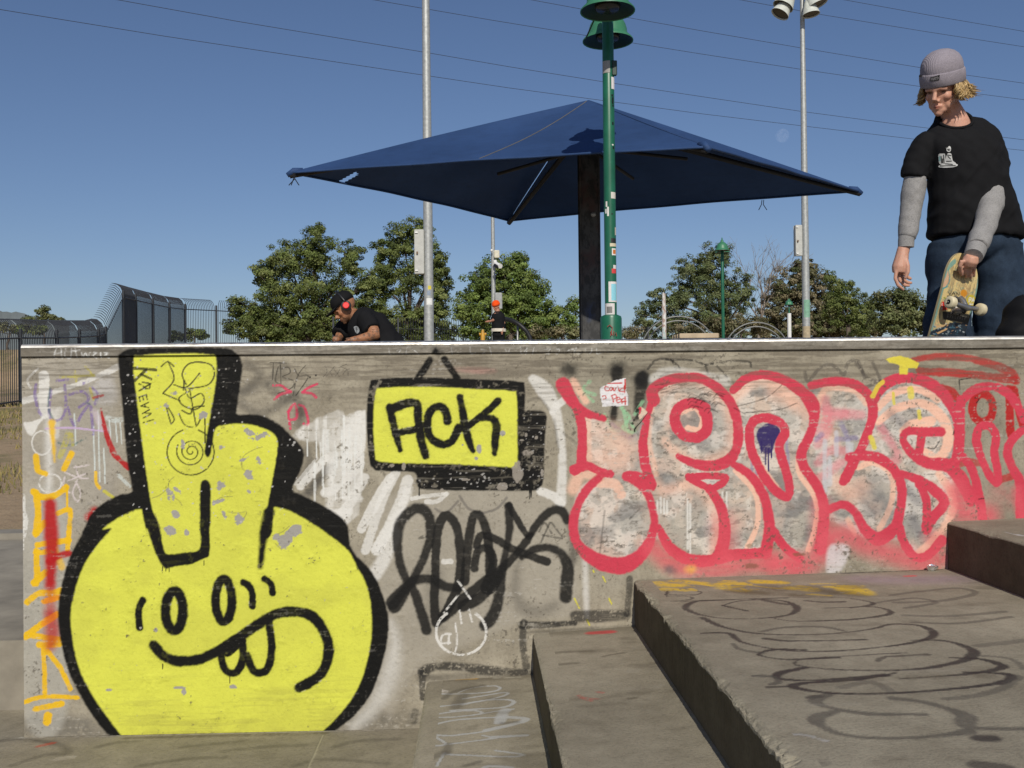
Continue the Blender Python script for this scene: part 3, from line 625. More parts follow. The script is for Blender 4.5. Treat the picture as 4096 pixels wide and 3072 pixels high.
for q in ([(590, 265), (640, 212), (720, 208), (785, 262)], [(700, 208), (850, 212), (930, 242), (952, 292)], [(622, 345), (700, 292), (765, 280), (860, 305), (960, 300)], [(930, 242), (1000, 232), (1100, 217), (1200, 222), (1212, 252)], [(965, 215), (1040, 280), (1070, 320)], [(740, 215), (760, 270)]): st(5, q, 13, (0.02, 0.018, 0.016), a=.75, dry=.42)
st(5, [(630, 330), (700, 290), (850, 300), (1060, 340)], 60, WHT, soft=.5, a=.55, wear=.6)
for q in ([(180, 285), (200, 340), (270, 260), (340, 240), (410, 300)], [(420, 300), (440, 230), (500, 220), (540, 320)], [(490, 230), (560, 320), (630, 340)], [(590, 230), (640, 340)], [(540, 380), (680, 320)]): st(6, q, 20, (0.06, 0.05, 0.045), a=.6, dry=.42, soft=.5)
RB = (fr(5, [(210, 520), (330, 580), (480, 690), (590, 520), (640, 370), (760, 310), (950, 320), (1090, 430), (1180, 330), (1350, 300), (1500, 360)]) + fr(6, [(190, 430), (240, 350), (400, 340), (560, 400), (600, 420), (780, 330), (960, 370), (1090, 480), (1105, 700), (1080, 900), (1090, 1100), (1000, 1240), (860, 1390), (760, 1300), (560, 1290), (300, 1180), (150, 1390), (0, 1250)])
      + fr(5, [(1370, 1300), (1200, 1380), (1000, 1390), (900, 1400), (650, 1290), (400, 1440), (150, 1250), (170, 1000), (300, 900), (210, 800)]))
c.fill(RB, (0.62, 0.56, 0.49), soft=12, a=.88, wear=.2, noise_a=.35)
c.fill(RB, (0.20, 0.195, 0.19), soft=12, a=.62, wear=.3, noise_a=1.0)
c.fill(RB, (0.76, 0.52, 0.40), soft=12, a=.45, wear=.3, noise_a=1.0, off=77)
c.fill(RB, (0.70, 0.65, 0.59), soft=12, a=.55, wear=.2, mod=lambda U, V: sstep(.50, .57, fbm(U*17, V*11, 5, 101)))
c.fill(RB, (0.30, 0.285, 0.25), soft=12, a=.5, wear=.2, mod=lambda U, V: sstep(.54, .60, fbm(U*15, V*19, 5, 111)))
c.fill(RB, (0.13, 0.13, 0.135), soft=12, a=.55, wear=.2, mod=lambda U, V: sstep(.58, .68, fbm(U*9, V*13, 5, 121)))
c.fill(RB, (0.14, 0.125, 0.11), soft=12, a=.5, wear=0, mod=lambda U, V: sstep(.60, .66, fbm(U*60, V*150, 4, 131)))
def pe(k, q, w, a=.8, soft=.6, wear=.2): st(k, q, w, PCH, a=a, soft=soft, wear=wear)
pe(5, [(140, 340), (215, 460)], 40, .8); pe(5, [(225, 560), (230, 820)], 40, .6); pe(5, [(140, 990), (190, 900), (300, 910)], 66, .75); pe(5, [(300, 950), (390, 960), (430, 1020)], 56, .75, .3)
pe(5, [(640, 960), (700, 1000), (860, 960), (960, 1060), (1010, 1200), (990, 1380)], 60, .55, 1); pe(5, [(640, 420), (760, 340), (900, 340), (1040, 440), (1100, 600), (1080, 760), (960, 820)], 70, .5, 1); pe(5, [(690, 700), (760, 770), (1000, 880)], 50, .5, .8)
pe(5, [(300, 640), (440, 700), (420, 820), (300, 800)], 120, .45, 1); pe(5, [(1120, 880), (1240, 1020), (1250, 1200), (1190, 1340)], 30, .85, .3); pe(5, [(610, 500), (595, 700), (640, 900)], 34, .6, .6); pe(5, [(760, 500), (720, 600)], 60, .3, 1)
pe(5, [(1110, 430), (1250, 330), (1400, 380), (1470, 460)], 70, .6, .8); pe(5, [(1200, 640), (1250, 800), (1390, 1010)], 26, .8, .4); pe(5, [(790, 530), (870, 500), (920, 560), (900, 630), (830, 620)], 30, .9, .3)
pe(6, [(0, 400), (120, 470), (190, 520)], 90, .6, 1); pe(6, [(260, 470), (320, 380), (470, 390), (550, 470)], 40, .85, .5); pe(6, [(620, 500), (720, 410), (860, 390), (980, 450)], 40, .95, .3); pe(6, [(620, 590), (720, 510), (860, 470), (960, 510), (1030, 600), (1040, 720), (980, 800), (900, 760)], [40, 46, 50, 56, 60, 60, 50, 40], .97, .25)
pe(6, [(780, 640), (830, 600), (940, 580)], 56, .97, .25); pe(6, [(500, 860), (580, 830), (660, 860), (710, 940), (700, 1080), (630, 1230)], 34, .9, .4); pe(6, [(140, 800), (150, 900), (240, 1040), (250, 1180), (200, 1360)], 30, .9, .4); pe(6, [(990, 900), (1060, 1010), (1070, 1120), (980, 1270), (860, 1380)], [40, 46, 50, 46, 40], .8, .4)
pe(6, [(380, 940), (450, 1020), (520, 980)], 90, .6, 1); pe(6, [(440, 1170), (480, 1260)], 30, .7, .5); pe(6, [(360, 700), (300, 560)], 70, .5, 1)
fi(6, [(480, 960), (700, 900), (740, 1080), (640, 1240), (560, 1180), (500, 1080)], (0.12, 0.12, 0.13), soft=40, a=.5, noise_a=.7)
for q in ([(800, 1000), (860, 1060)], [(820, 1150), (870, 1250)], [(700, 540), (780, 600)]): st(6, q, 60, (0.10, 0.10, 0.12), soft=1, a=.5)
for q in ([(250, 640), (330, 560), (420, 540)], [(260, 830), (330, 760), (420, 760)], [(640, 620), (740, 780), (700, 830)], [(300, 520), (520, 540)], [(270, 920), (400, 830)], [(300, 450), (320, 620), (260, 720)]): st(6, q, 52, (0.68, 0.22, 0.25), soft=.7, a=.6)
for (x, y0, y1) in ((300, 700, 1000), (370, 650, 780), (440, 700, 760), (460, 720, 800), (330, 800, 960)): st(6, [(x, y0), (x, y1)], 26, (0.55, 0.55, 0.58), soft=.6, a=.7)
for q in ([(370, 690), (490, 680)], [(280, 660), (250, 690)], [(400, 600), (430, 660)]): st(6, q, 30, (0.22, 0.18, 0.36), soft=.6, a=.5)
fi(5, [(1245, 650), (1290, 600), (1350, 595), (1390, 640), (1360, 700), (1335, 770), (1280, 770), (1255, 710)], (0.030, 0.018, 0.11), soft=4, a=.97, wear=.2)
for (x, y0, y1) in ((1300, 740, 840), (1318, 740, 880), (1335, 700, 800), (1275, 700, 770)): st(5, [(x, y0), (x, y1)], 9, (0.030, 0.018, 0.11))
for (x, y0, y1) in ((1215, 760, 880), (1240, 850, 900), (1425, 620, 760), (1435, 760, 850)): st(5, [(x, y0), (x+4, y1)], 16, (0.25, 0.22, 0.36), soft=.6, a=.6)
for (x, y0, y1) in ((648, 1060, 1140), (668, 1040, 1130), (688, 1050, 1140), (705, 1060, 1135), (1040, 1010, 1060), (1065, 1010, 1120), (830, 1050, 1350), (845, 1080, 1380)): st(5, [(x, y0), (x, y1)], 12, WHT, soft=.5, a=.75)
for (x0, y0, x1, y1) in ((330, 1120, 300, 1380), (480, 1170, 540, 1110), (800, 750, 900, 700), (1100, 1130, 1180, 1120)): st(5, [(x0, y0), (x1, y1)], 10, BLK2, soft=.8, a=.4)
for q, w, a in (([(830, 212), (1000, 190), (1200, 208), (1400, 272), (1452, 335)], [30, 40, 44, 54, 50], .8), ([(1440, 330), (1300, 312), (1100, 290), (870, 278)], [50, 46, 46, 44], .85), (ell(1252, 500, 62, 84), 48, .97), ([(1412, 385), (1416, 520), (1422, 660)], 46, .97), ([(1440, 390), (1470, 520), (1490, 600)], 44, .97), ([(1000, 385), (1060, 400), (1095, 440)], 52, .95), ([(1090, 850), (1160, 828), (1232, 832)], 40, .7), ([(1330, 940), (1420, 915)], 44, .8), ([(1140, 930), (1170, 1000)], 50, .5)):
    st(6, q, w, DRED, a=a, soft=.25, dry=.30)
c.lab = 5
RS = dict(soft=.16, wear=.07)
for q, w in (([(78, 360), (130, 450), (200, 522), (325, 562)], [84, 66, 52, 40]), ([(128, 435), (180, 560), (196, 690), (186, 860)], 54), ([(150, 872), (230, 852), (310, 888), (362, 898)], [62, 52, 48, 50]),
             ([(310, 905), (232, 982), (170, 1082), (140, 1200), (166, 1320), (268, 1412), (400, 1452), (505, 1424), (590, 1330), (628, 1200), (612, 1082), (562, 982), (475, 912)], [50, 50, 52, 54, 60, 82, 92, 84, 60, 46, 44, 50, 60]),
             ([(462, 914), (556, 922), (610, 970)], [54, 60, 62]), ([(620, 440), (585, 560), (562, 700), (575, 850), (612, 965)], [30, 44, 52, 56, 60]), ([(626, 455), (618, 400), (680, 345), (780, 322), (900, 322), (1000, 372), (1090, 470), (1132, 600), (1130, 720), (1082, 812), (980, 850), (860, 832), (775, 792)], [70, 66, 60, 56, 52, 56, 58, 58, 58, 66, 66, 50, 36]),
             ([(935, 500), (860, 468), (780, 500), (752, 580), (798, 660), (880, 678), (942, 636), (948, 560), (930, 520)], 60), ([(1105, 392), (1180, 325), (1300, 300), (1420, 342), (1508, 402)], 50), ([(832, 915), (1055, 915), (975, 985), (835, 920)], 40),
             ([(962, 990), (1022, 1080), (1052, 1200), (1042, 1330), (1002, 1400)], [56, 56, 66, 70, 60]), ([(655, 1220), (722, 1340), (830, 1412), (950, 1422), (1100, 1388), (1275, 1375)], [40, 60, 66, 66, 66, 60]), ([(1105, 838), (1200, 900), (1280, 1010), (1314, 1130), (1322, 1250), (1302, 1375)], [40, 52, 54, 58, 66, 70]),
             ([(1202, 630), (1232, 574), (1320, 562), (1400, 600), (1416, 652), (1382, 732), (1402, 820), (1442, 950), (1430, 1035), (1342, 982), (1262, 860), (1212, 740), (1202, 640)], 52), ([(1340, 1240), (1420, 1345), (1508, 1410)], [60, 50, 50])):
    st(5, q, w, RED, **RS)
for q, w in (([(0, 312), (90, 348), (170, 410), (222, 475), (236, 560), (210, 660), (160, 770), (172, 850), (252, 970), (292, 1080), (292, 1200), (270, 1350)], [56, 56, 66, 80, 60, 54, 60, 60, 56, 60, 66, 70]), ([(222, 365), (330, 342), (460, 350), (560, 420), (592, 520), (562, 640), (512, 760), (442, 890), (412, 945)], [50, 52, 54, 56, 56, 52, 54, 60, 50]),
             ([(592, 460), (650, 370), (760, 320), (880, 332), (1000, 402), (1082, 520), (1112, 640), (1102, 770), (1085, 830)], [50, 62, 62, 66, 66, 60, 56, 60, 60]), ([(450, 800), (540, 788), (640, 812), (722, 880), (762, 980), (756, 1100), (722, 1220), (620, 1290), (540, 1230), (482, 1130), (410, 1082), (330, 1112)], [56, 60, 60, 58, 56, 58, 66, 76, 60, 52, 48, 50]),
             ([(1000, 645), (900, 645), (805, 640), (772, 690), (822, 770), (920, 832), (1040, 850), (1120, 930), (1182, 1060)], [56, 54, 48, 46, 56, 66, 76, 80, 70]), ([(885, 650), (868, 770)], 52), ([(762, 895), (860, 930), (952, 990), (1022, 1072), (952, 1162), (912, 1240)], [40, 52, 60, 60, 60, 52]), ([(866, 960), (912, 1060), (912, 1220)], [46, 52, 54]),
             ([(742, 1200), (782, 1320), (850, 1402), (932, 1382), (1005, 1300)], [50, 50, 50, 50, 60]), ([(1112, 480), (1182, 402), (1290, 368), (1400, 410), (1470, 500), (1502, 570)], 52), ([(1122, 450), (1112, 600), (1108, 770), (1070, 850)], [52, 60, 60, 60]), ([(1212, 690), (1232, 622), (1290, 608), (1332, 672), (1322, 770), (1342, 880), (1340, 950), (1292, 905), (1242, 800), (1214, 700)], 48),
             ([(1502, 625), (1432, 690), (1402, 765), (1432, 860), (1480, 960), (1484, 1150)], [44, 48, 52, 54, 60, 66]), ([(1130, 790), (1192, 880), (1222, 1000), (1252, 1165)], [46, 50, 54, 56])):
    st(6, q, w, RED, **RS)
c.lab = 0
HZ = (0.66, 0.10, 0.13)
for k, q, w, a in ((5, [(620, 1340), (760, 1450), (950, 1480), (1200, 1440), (1480, 1450)], 110, .7), (6, [(0, 1430), (200, 1440), (320, 1300), (430, 1270), (560, 1330), (740, 1390), (900, 1440), (1000, 1400)], 120, .75), (6, [(1090, 1000), (1130, 1120), (1280, 1150)], 130, .8), (6, [(1460, 1000), (1490, 1150)], 60, .6), (5, [(1040, 1200), (1060, 1400)], 130, .5), (6, [(280, 1100), (290, 1300), (340, 1380)], 110, .6), (6, [(940, 1280), (1000, 1300)], 90, .5), (6, [(1350, 1000), (1440, 1050)], 110, .25)):
    st(k, q, w, HZ, soft=1.0, a=a, wear=.35)
fi(6, [(330, 1330), (450, 1340), (400, 1480), (310, 1490)], (0.62, 0.58, 0.58), soft=12, a=.85, wear=.5)
bl(5, 850, 1475, 40, 34, (0.72, 0.36, 0.10), soft=.8, rag=.3, a=.9); bl(5, 720, 1480, 44, 36, (0.10, 0.10, 0.11), soft=.8, a=.7)
for (x, y, rx, ry) in ((1210, 1450, 50, 20), (1330, 1340, 24, 14), (1200, 1335, 22, 14)): bl(5, x, y, rx, ry, (0.12, 0.085, 0.04), a=.55, rag=.9)
bl(6, 150, 1385, 40, 10, (0.12, 0.085, 0.04), a=.6, rag=.9)
fi(6, [(660, 205), (700, 195), (750, 184), (800, 195), (870, 232), (855, 262), (805, 262), (800, 300), (750, 298), (745, 242), (690, 228)], (0.68, 0.58, 0.06), soft=3, a=.97, wear=.1, smooth=False)
for q, w in (([(590, 430), (620, 370), (650, 345)], 26), ([(712, 410), (718, 475)], 16), ([(815, 390), (820, 430)], 40), ([(868, 520), (872, 560)], 24), ([(580, 680), (600, 740)], 30)): st(6, q, w, (0.66, 0.55, 0.06), a=.85, soft=.3)
for q in ([(1205, 440), (1230, 445), (1215, 470)], [(1110, 330), (1115, 390)], [(1120, 330), (1180, 320)], [(920, 740), (960, 745), (990, 700)], [(1230, 1050), (1260, 1045)], [(1080, 640), (1075, 660)]): st(6, q, 8, BLK2, a=.8, dry=.36)
for i in range(26):
    r = random.Random(i+50); x = r.uniform(880, 1060); y = 440+(x-880)*.25+r.uniform(-70, 60); st(5, [(x, y), (x-40, y-12), (x-60, y+6)], 6, BLK2, a=.55, dry=.36)
for i in range(14):
    r = random.Random(i+90); x = r.uniform(660, 960); y = 350+r.uniform(-10, 60); st(5, [(x, y), (x-50, y+14)], 6, BLK2, a=.5, dry=.36)
for q in ([(1130, 490), (1300, 440), (1400, 360)], [(1170, 530), (1380, 510), (1490, 470)], [(1110, 500), (1180, 540)]): st(5, q, 8, BLK2, a=.55, dry=.38)
# --- torn paper sticker with red handwriting
c.lab = 6
fi(5, [(300, 380), (330, 365), (390, 335), (456, 320), (462, 400), (473, 420), (472, 486), (316, 492), (302, 430)], (0.74, 0.72, 0.73), soft=1, wear=0, smooth=False)
RI = (0.55, 0.02, 0.012)
for q in ([(268, 540), (230, 528), (222, 560), (240, 584), (275, 580)], ell(300, 560, 18, 20), [(325, 542), (340, 588), (365, 545)], [(396, 550), (402, 590)], [(470, 548), (425, 560), (418, 592), (470, 598)], [(468, 525), (476, 608)], [(262, 492), (440, 486)], [(310, 645), (332, 728)], [(305, 650), (350, 632), (372, 668), (328, 692)], [(372, 704), (412, 690), (392, 664), (370, 700), (385, 736), (422, 724)], [(425, 690), (440, 742)], [(430, 702), (462, 682)], [(480, 660), (482, 762)], [(448, 722), (492, 718)], [(190, 655), (225, 648), (236, 680), (200, 692)], [(478, 440), (482, 560)]):
    st(11, q, 13 if len(q) > 2 else 15, RI, a=.95, soft=.3, wear=0)
st(11, [(520, 650), (518, 770)], 8, (0.3, 0.3, 0.32)); st(11, [(385, 528), (388, 532)], 12, RI)
c.lab = 0
fi(11, [(655, 790), (690, 785), (770, 860), (700, 930), (655, 960)], (0.66, 0.52, 0.40), soft=1, smooth=False); fi(11, [(650, 800), (685, 790), (690, 840), (665, 880)], RED, soft=1, smooth=False)
st(11, [(770, 860), (690, 970), (610, 1060), (600, 1110)], [8, 12, 24, 14], BLK)
for (x, y) in ((590, 960), (575, 1000), (640, 830), (620, 850)): bl(11, x, y, 26, 22, BLK, rag=.9, a=.9)
# chalk lettering on the steel edge
ch = (0.74, 0.74, 0.72)
for q in ([(345, 205), (362, 150), (390, 145), (395, 210)], [(350, 180), (392, 178)], [(420, 150), (415, 200), (450, 205), (458, 150)], [(480, 145), (490, 205)], [(455, 165), (510, 158)], [(520, 175), (530, 200), (545, 178), (560, 200), (575, 175)], [(590, 190), (615, 178), (600, 172), (592, 195), (612, 208)], [(640, 175), (640, 205)], [(655, 178), (690, 180), (665, 195), (690, 208)]):
    st(1, q, 9, ch, a=.8, dry=.44, wear=.2)
for k, q in ((3, [(475, 170), (478, 215), (510, 210)]), (3, [(530, 190), (560, 180), (545, 210), (575, 212)]), (3, [(600, 215), (610, 165), (650, 180), (690, 215)]), (3, [(930, 170), (940, 215)]), (3, [(1070, 165), (1075, 210), (1110, 205)]), (3, [(1150, 180), (1190, 190), (1160, 210)]), (3, [(1215, 165), (1225, 215)]), (3, [(1330, 180), (1345, 210), (1360, 180)]), (3, [(1440, 165), (1450, 215), (1490, 170), (1480, 215)]), (3, [(1530, 215), (1545, 165), (1580, 175), (1550, 190)]), (3, [(1620, 180), (1660, 178), (1630, 212), (1670, 208)]), (3, [(1690, 180), (1730, 180), (1710, 215), (1690, 190)]), (3, [(1790, 190), (1830, 180), (1840, 212)]), (3, [(1850, 165), (1855, 212), (1890, 210)]), (3, [(1920, 180), (1925, 212), (1960, 205), (1965, 175)]), (3, [(2000, 175), (2005, 212), (2040, 205)])):
    st(k, q, 9, ch, a=.6, dry=.48, wear=.2)

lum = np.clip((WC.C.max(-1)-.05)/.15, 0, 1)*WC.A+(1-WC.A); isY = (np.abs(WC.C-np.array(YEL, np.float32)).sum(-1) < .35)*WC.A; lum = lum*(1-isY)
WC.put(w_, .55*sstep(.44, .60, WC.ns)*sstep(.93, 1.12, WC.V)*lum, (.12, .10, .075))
WC.put(w_, .7*sstep(.64, .70, WC.n2*.65+WC.n1*.35)*sstep(.42, .62, fbm(WC.U*4, WC.V*5, 3, 71))*lum, (.10, .085, .065))
WC.put(w_, .45*sstep(.62, .70, WC.ns*.6+WC.n2*.4)*sstep(.48, .62, fbm(WC.U*3, WC.V*4, 3, 75))*(1-isY)*(.25+.75*lum), (.50, .47, .42))
# clean concrete where nothing was painted stays bare; cut the canvas into wall, steel edge and graffiti parts
rowc = int(np.searchsorted(WC.vs, WALL_H-COP))
STEPX = [float(on_y(1707, 2726)[0]), float(on_y(2131, 2537)[0]), float(on_y(2536, 2320)[0]), float(on_y(3790, 2200)[0])]
STEPZ = [0.143, 0.284, 0.444, 0.609]; STEPS = [0.045, 0.055, 0.018, 0.03]      # height at the nose and fall of each tread
def tread_z(k, x): return STEPZ[k] + STEPS[k]*(x-STEPX[k]) if k < 3 else STEPZ[k] + STEPS[k]*min(x-STEPX[k], 0.3)
wall = thing('graffiti_wall', 'long concrete ledge wall covered in graffiti with a steel grind edge', 'wall', (0, 0.2, 0))
CONC_W = painted('wall_concrete', (0.225, 0.195, 0.145), (0.43, 0.385, 0.30), grain=85, bmp=.45)
STEEL = painted('worn_steel', (0.16, 0.145, 0.12), (0.34, 0.31, 0.26), base_rough=.55, metal=.35, grain=60, bmp=.3, streak=True)
ny_, nx_ = WC.U.shape
dep = -0.0012*(WC.n1*0.6+WC.n2*0.4) - 0.0012*sstep(.6, .8, WC.n1)
P3 = np.stack([WC.U, dep, WC.V], -1).astype(np.float32)
colr = np.concatenate([WC.C, WC.A[..., None]], -1)
I = np.arange(nx_*ny_).reshape(ny_, nx_)
Q = np.stack([I[:-1, :-1], I[:-1, 1:], I[1:, 1:], I[1:, :-1]], -1)
ql = WC.L[:-1, :-1].copy()
um = 0.5*(WC.U[:-1, :-1]+WC.U[1:, 1:]); vm = WC.V[1:, 1:]
hid = np.zeros(um.shape, bool)
for k in range(4):
    x1 = STEPX[k+1] if k < 3 else 99
    tz = STEPZ[k] + STEPS[k]*(um-STEPX[k]) if k < 3 else STEPZ[k]+STEPS[k]*np.minimum(um-STEPX[k], .3)
    hid |= (um > STEPX[k]+0.02) & (um < x1+0.02) & (vm < tz-0.02)
rows = np.arange(ny_-1)[:, None]*np.ones((1, nx_-1), int)
def sub(name, mask, mat, parent, dy=0.0):
    q = Q[mask]; u, inv = np.unique(q.ravel(), return_inverse=True)
    v = P3.reshape(-1, 3)[u].copy(); v[:, 1] += dy
    return np_mesh(name, v, inv.reshape(-1, 4), mat, parent, col=colr.reshape(-1, 4)[u])
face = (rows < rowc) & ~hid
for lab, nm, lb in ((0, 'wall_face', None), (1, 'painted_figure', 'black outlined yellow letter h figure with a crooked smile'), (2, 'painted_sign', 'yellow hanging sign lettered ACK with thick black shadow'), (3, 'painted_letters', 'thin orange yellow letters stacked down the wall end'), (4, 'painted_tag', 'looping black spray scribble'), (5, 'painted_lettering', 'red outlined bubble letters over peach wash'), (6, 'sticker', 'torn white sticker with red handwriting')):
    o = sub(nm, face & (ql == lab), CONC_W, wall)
    if lb: o['label'] = lb
# steel edge: front leg, rounded nose, top leg
edge = sub('steel_edge', (rows >= rowc) & (vm < WALL_H-0.011), STEEL, wall, -0.006)
POL, t, b = new_mat('polished_steel'); v = coords(t, (1, 6, 6)); n1 = noise(t, v, 9, 5, .7); n2 = noise(t, coords(t), 70, 4, .7)
t.links.new(ramp(t, n1, [(.3, (.30, .27, .23)), (.6, (.78, .76, .72))]), b.inputs['Base Color']); b.inputs['Metallic'].default_value = .9
tc_ = N(t, 'ShaderNodeTexCoord'); sx_ = N(t, 'ShaderNodeSeparateXYZ'); t.links.new(tc_.outputs['Object'], sx_.inputs[0])
wear_ = mth(t, 'MULTIPLY', ramp(t, mth(t, 'ADD', mth(t, 'MULTIPLY', sx_.outputs[0], .25), .5), [(.14, 0), (.34, 1), (.72, 1), (.90, .25)]), ramp(t, n1, [(.25, .5), (.45, 1)]))
rg = N(t, 'ShaderNodeMix', data_type='FLOAT'); t.links.new(wear_, rg.inputs[0]); rg.inputs[2].default_value = .62; t.links.new(mth(t, 'MULTIPLY', ramp(t, n2, [(.35, .25), (.7, .55)]), 1.0), rg.inputs[3]); t.links.new(rg.outputs[0], b.inputs['Roughness'])
bump(t, b, n2, .12, .002)
mb = MB(); r = 0.0125; prof = [(-0.006, WALL_H-0.0115)] + [(-0.006+r-r*math.cos(a), WALL_H-r+r*math.sin(a)) for a in np.linspace(0.1, math.pi/2, 9)] + [(0.05, WALL_H)]
xsn = np.linspace(WALL_L, WALL_R, 160); jn = fbm(xsn*9, xsn*0, 3, 44)-.5
rows_ = [[(x, py, pz+0.0016*jn[i]*(pz > WALL_H-.01)) for (py, pz) in prof] for i, x in enumerate(xsn)]
for i in range(len(xsn)-1):
    for j in range(len(prof)-1): mb.quad(rows_[i][j], rows_[i+1][j], rows_[i+1][j+1], rows_[i][j+1])
mb.build('grind_edge', POL, wall, True)
# body behind the face
mb = MB(); yb = 0.42; zt = WALL_H-0.002
mb.quad((WALL_L, .05, zt), (WALL_R, .05, zt), (WALL_R, yb, zt), (WALL_L, yb, zt))
mb.quad((WALL_L, yb, 0), (WALL_L, 0, 0), (WALL_L, 0, zt-.012), (WALL_L, yb, zt))
mb.poly([(WALL_L, 0, zt-.012), (WALL_L, .05, zt), (WALL_L, yb, zt)])
mb.quad((WALL_R, 0, 0), (WALL_R, yb, 0), (WALL_R, yb, zt), (WALL_R, 0, zt))
mb.quad((WALL_R, yb, 0), (WALL_L, yb, 0), (WALL_L, yb, zt), (WALL_R, yb, zt))
mb.quad((WALL_L, .002, WALL_H-COP), (WALL_L, -.006, WALL_H-COP), (WALL_R, -.006, WALL_H-COP), (WALL_R, .002, WALL_H-COP))
mb.quad((WALL_L, .002, WALL_H-COP), (WALL_L, .002, WALL_H-.012), (WALL_L, -.006, WALL_H-.012), (WALL_L, -.006, WALL_H-COP))
mb.build('wall_core', CONC, wall)
# ------------------------------------------------------------------ stairs and paved ground, with scrawls on the treads
TREAD = painted('tread_concrete', (0.215, 0.188, 0.138), (0.375, 0.335, 0.255), grain=150, bmp=.5, bd=.005)
GRND = painted('paving_concrete', (0.20, 0.175, 0.128), (0.35, 0.31, 0.235), grain=90, bmp=.5, bd=.005)
RISER = painted('shaded_riser', (0.075, 0.06, 0.04), (0.155, 0.128, 0.088), grain=110, bmp=.5, bd=.005)  # tread concrete darkened: the shade on the risers is put into their colour
YF = -4.2
def grid_part(name, cv, zf, mat, parent, skirts=None):
    ny, nx = cv.U.shape; Z = zf(cv.U, cv.V)
    P = np.stack([cv.U, cv.V, Z], -1).reshape(-1, 3); I = np.arange(nx*ny).reshape(ny, nx)
    q = np.stack([I[:-1, :-1], I[:-1, 1:], I[1:, 1:], I[1:, :-1]], -1).reshape(-1, 4)
    return np_mesh(name, P, q, mat, parent, col=np.concatenate([cv.C, cv.A[..., None]], -1).reshape(-1, 4))
# lower paving
def gz(U, V): return -0.001 + 0.002*(fbm(U*3, V*3, 3, 3)-.5)
GC = Canvas(np.concatenate([[-14, -6, -3], np.arange(-1.75, 0.1, 0.007), [4, 12]]), np.concatenate([[-14, -6, -3], np.arange(-1.3, 0.55, 0.009)]), lambda x, y: tuple(on_z(x, y, 0.0)[:2]), .0015)
c = GC
DK = (0.075, 0.066, 0.052)
for q in ([(0, 1060), (120, 1050), (260, 1070)], [(60, 1180), (220, 1130), (330, 1120), (300, 1080), (180, 1060)], [(480, 1090), (560, 1070), (680, 1060)], [(700, 1180), (900, 1150), (1100, 1140)], [(1100, 1110), (1300, 1090), (1500, 1080)], [(1450, 1180), (1600, 1150), (1900, 1170)], [(900, 1090), (1200, 1060)], [(1640, 1090), (1760, 1060), (1960, 1050)]):
    c.stroke(fr(2, q), .022, DK, soft=.8, a=.45, metres=True, dry=.36)
c.stroke(fr(2, [(1590, 1030), (1560, 1100), (1520, 1194)]), .008, (0.40, 0.36, 0.27), metres=True, a=.8)
c.stroke(fr(2, [(190, 1085), (260, 1070)]), .02, (0.45, 0.06, 0.03), metres=True, a=.6, dry=.44)
c.stroke(fr(2, [(270, 1150), (350, 1140)]), .03, (0.45, 0.40, 0.34), metres=True, a=.5, dry=.4)
c.stroke(fr(2, [(85, 1044), (600, 1034), (1150, 1022), (1620, 1012), (2040, 997)]), .012, (0.50, 0.46, 0.38), metres=True, a=.7, dry=.50)
c.stroke(fr(2, [(620, 1046), (1150, 1032), (1600, 1022)]), .02, (0.07, 0.055, 0.035), metres=True, a=.6, dry=.48, soft=.7)
o = grid_part('pavement', GC, gz, GRND, None); tag(o, kind='structure')

stairs = thing('stairs', 'worn concrete stairs with chipped noses climbing beside the graffiti wall', 'stairs', (STEPX[0], -1.0, 0))
def nose(k, y0, y1, n, rough):
    """riser and broken front edge of step k, swept along y"""
    rr = random.Random(k+3); mb = MB(); x0 = STEPX[k]; zt = tread_z(k, x0); zb = (tread_z(k-1, x0) if k else 0.0)-0.02
    ysn = np.concatenate([np.linspace(-0.0005, y0, n), np.linspace(y0, y1, 12)[1:]])
    a1 = fbm(ysn*16, ysn*0+k, 4, 50+k)-.5; a2 = fbm(ysn*55, ysn*0+k, 3, 60+k)-.5; a3 = fbm(ysn*5, ysn*0+k, 3, 70+k); a4 = fbm(ysn*160, ysn*0+k, 2, 80+k)-.5
    R = []; cr = [fbm(ysn*95, ysn*0+q*5.3, 3, 90+q)-.5 for q in range(5)]
    for i, y in enumerate(ysn):
        ch = rough*(0.25+3.6*max(0.0, a3[i]-.38)) if y < -0.03 else rough*.15
        big = max(0.0, a1[i]+.08)*ch
        e = min(.045, 0.006 + .060*big + .008*ch*max(0, a2[i])); f = min(.044, 0.008 + .075*big + .010*ch*max(0, a2[i]))
        q = .011*ch+.0012
        R.append([(x0, y, zb), (x0+q*.3*cr[0][i], y, zt-e*1.25), (x0+f*.10+q*cr[1][i], y, zt-e*.80+q*cr[2][i]), (x0+f*.40+q*cr[2][i], y, zt-e*.55+q*cr[3][i]), (x0+f*.80+q*cr[3][i], y, zt-e*.22+q*.6*cr[4][i]), (x0+f+.004+q*.5*cr[4][i], y, tread_z(k, x0+f+.004)-.0003), (x0+0.05, y, tread_z(k, x0+.05))])
    for i in range(len(R)-1):
        for j in range(6): mb.quad(R[i][j], R[i+1][j], R[i+1][j+1], R[i][j+1])
    return mb
specs = [(0, 0.0045, -1.35, STEPX[1]+.03), (1, 0.0050, -1.5, STEPX[2]+.03), (2, 0.0055, -1.75, STEPX[3]+.03), (3, 0.012, -1.0, WALL_R)]
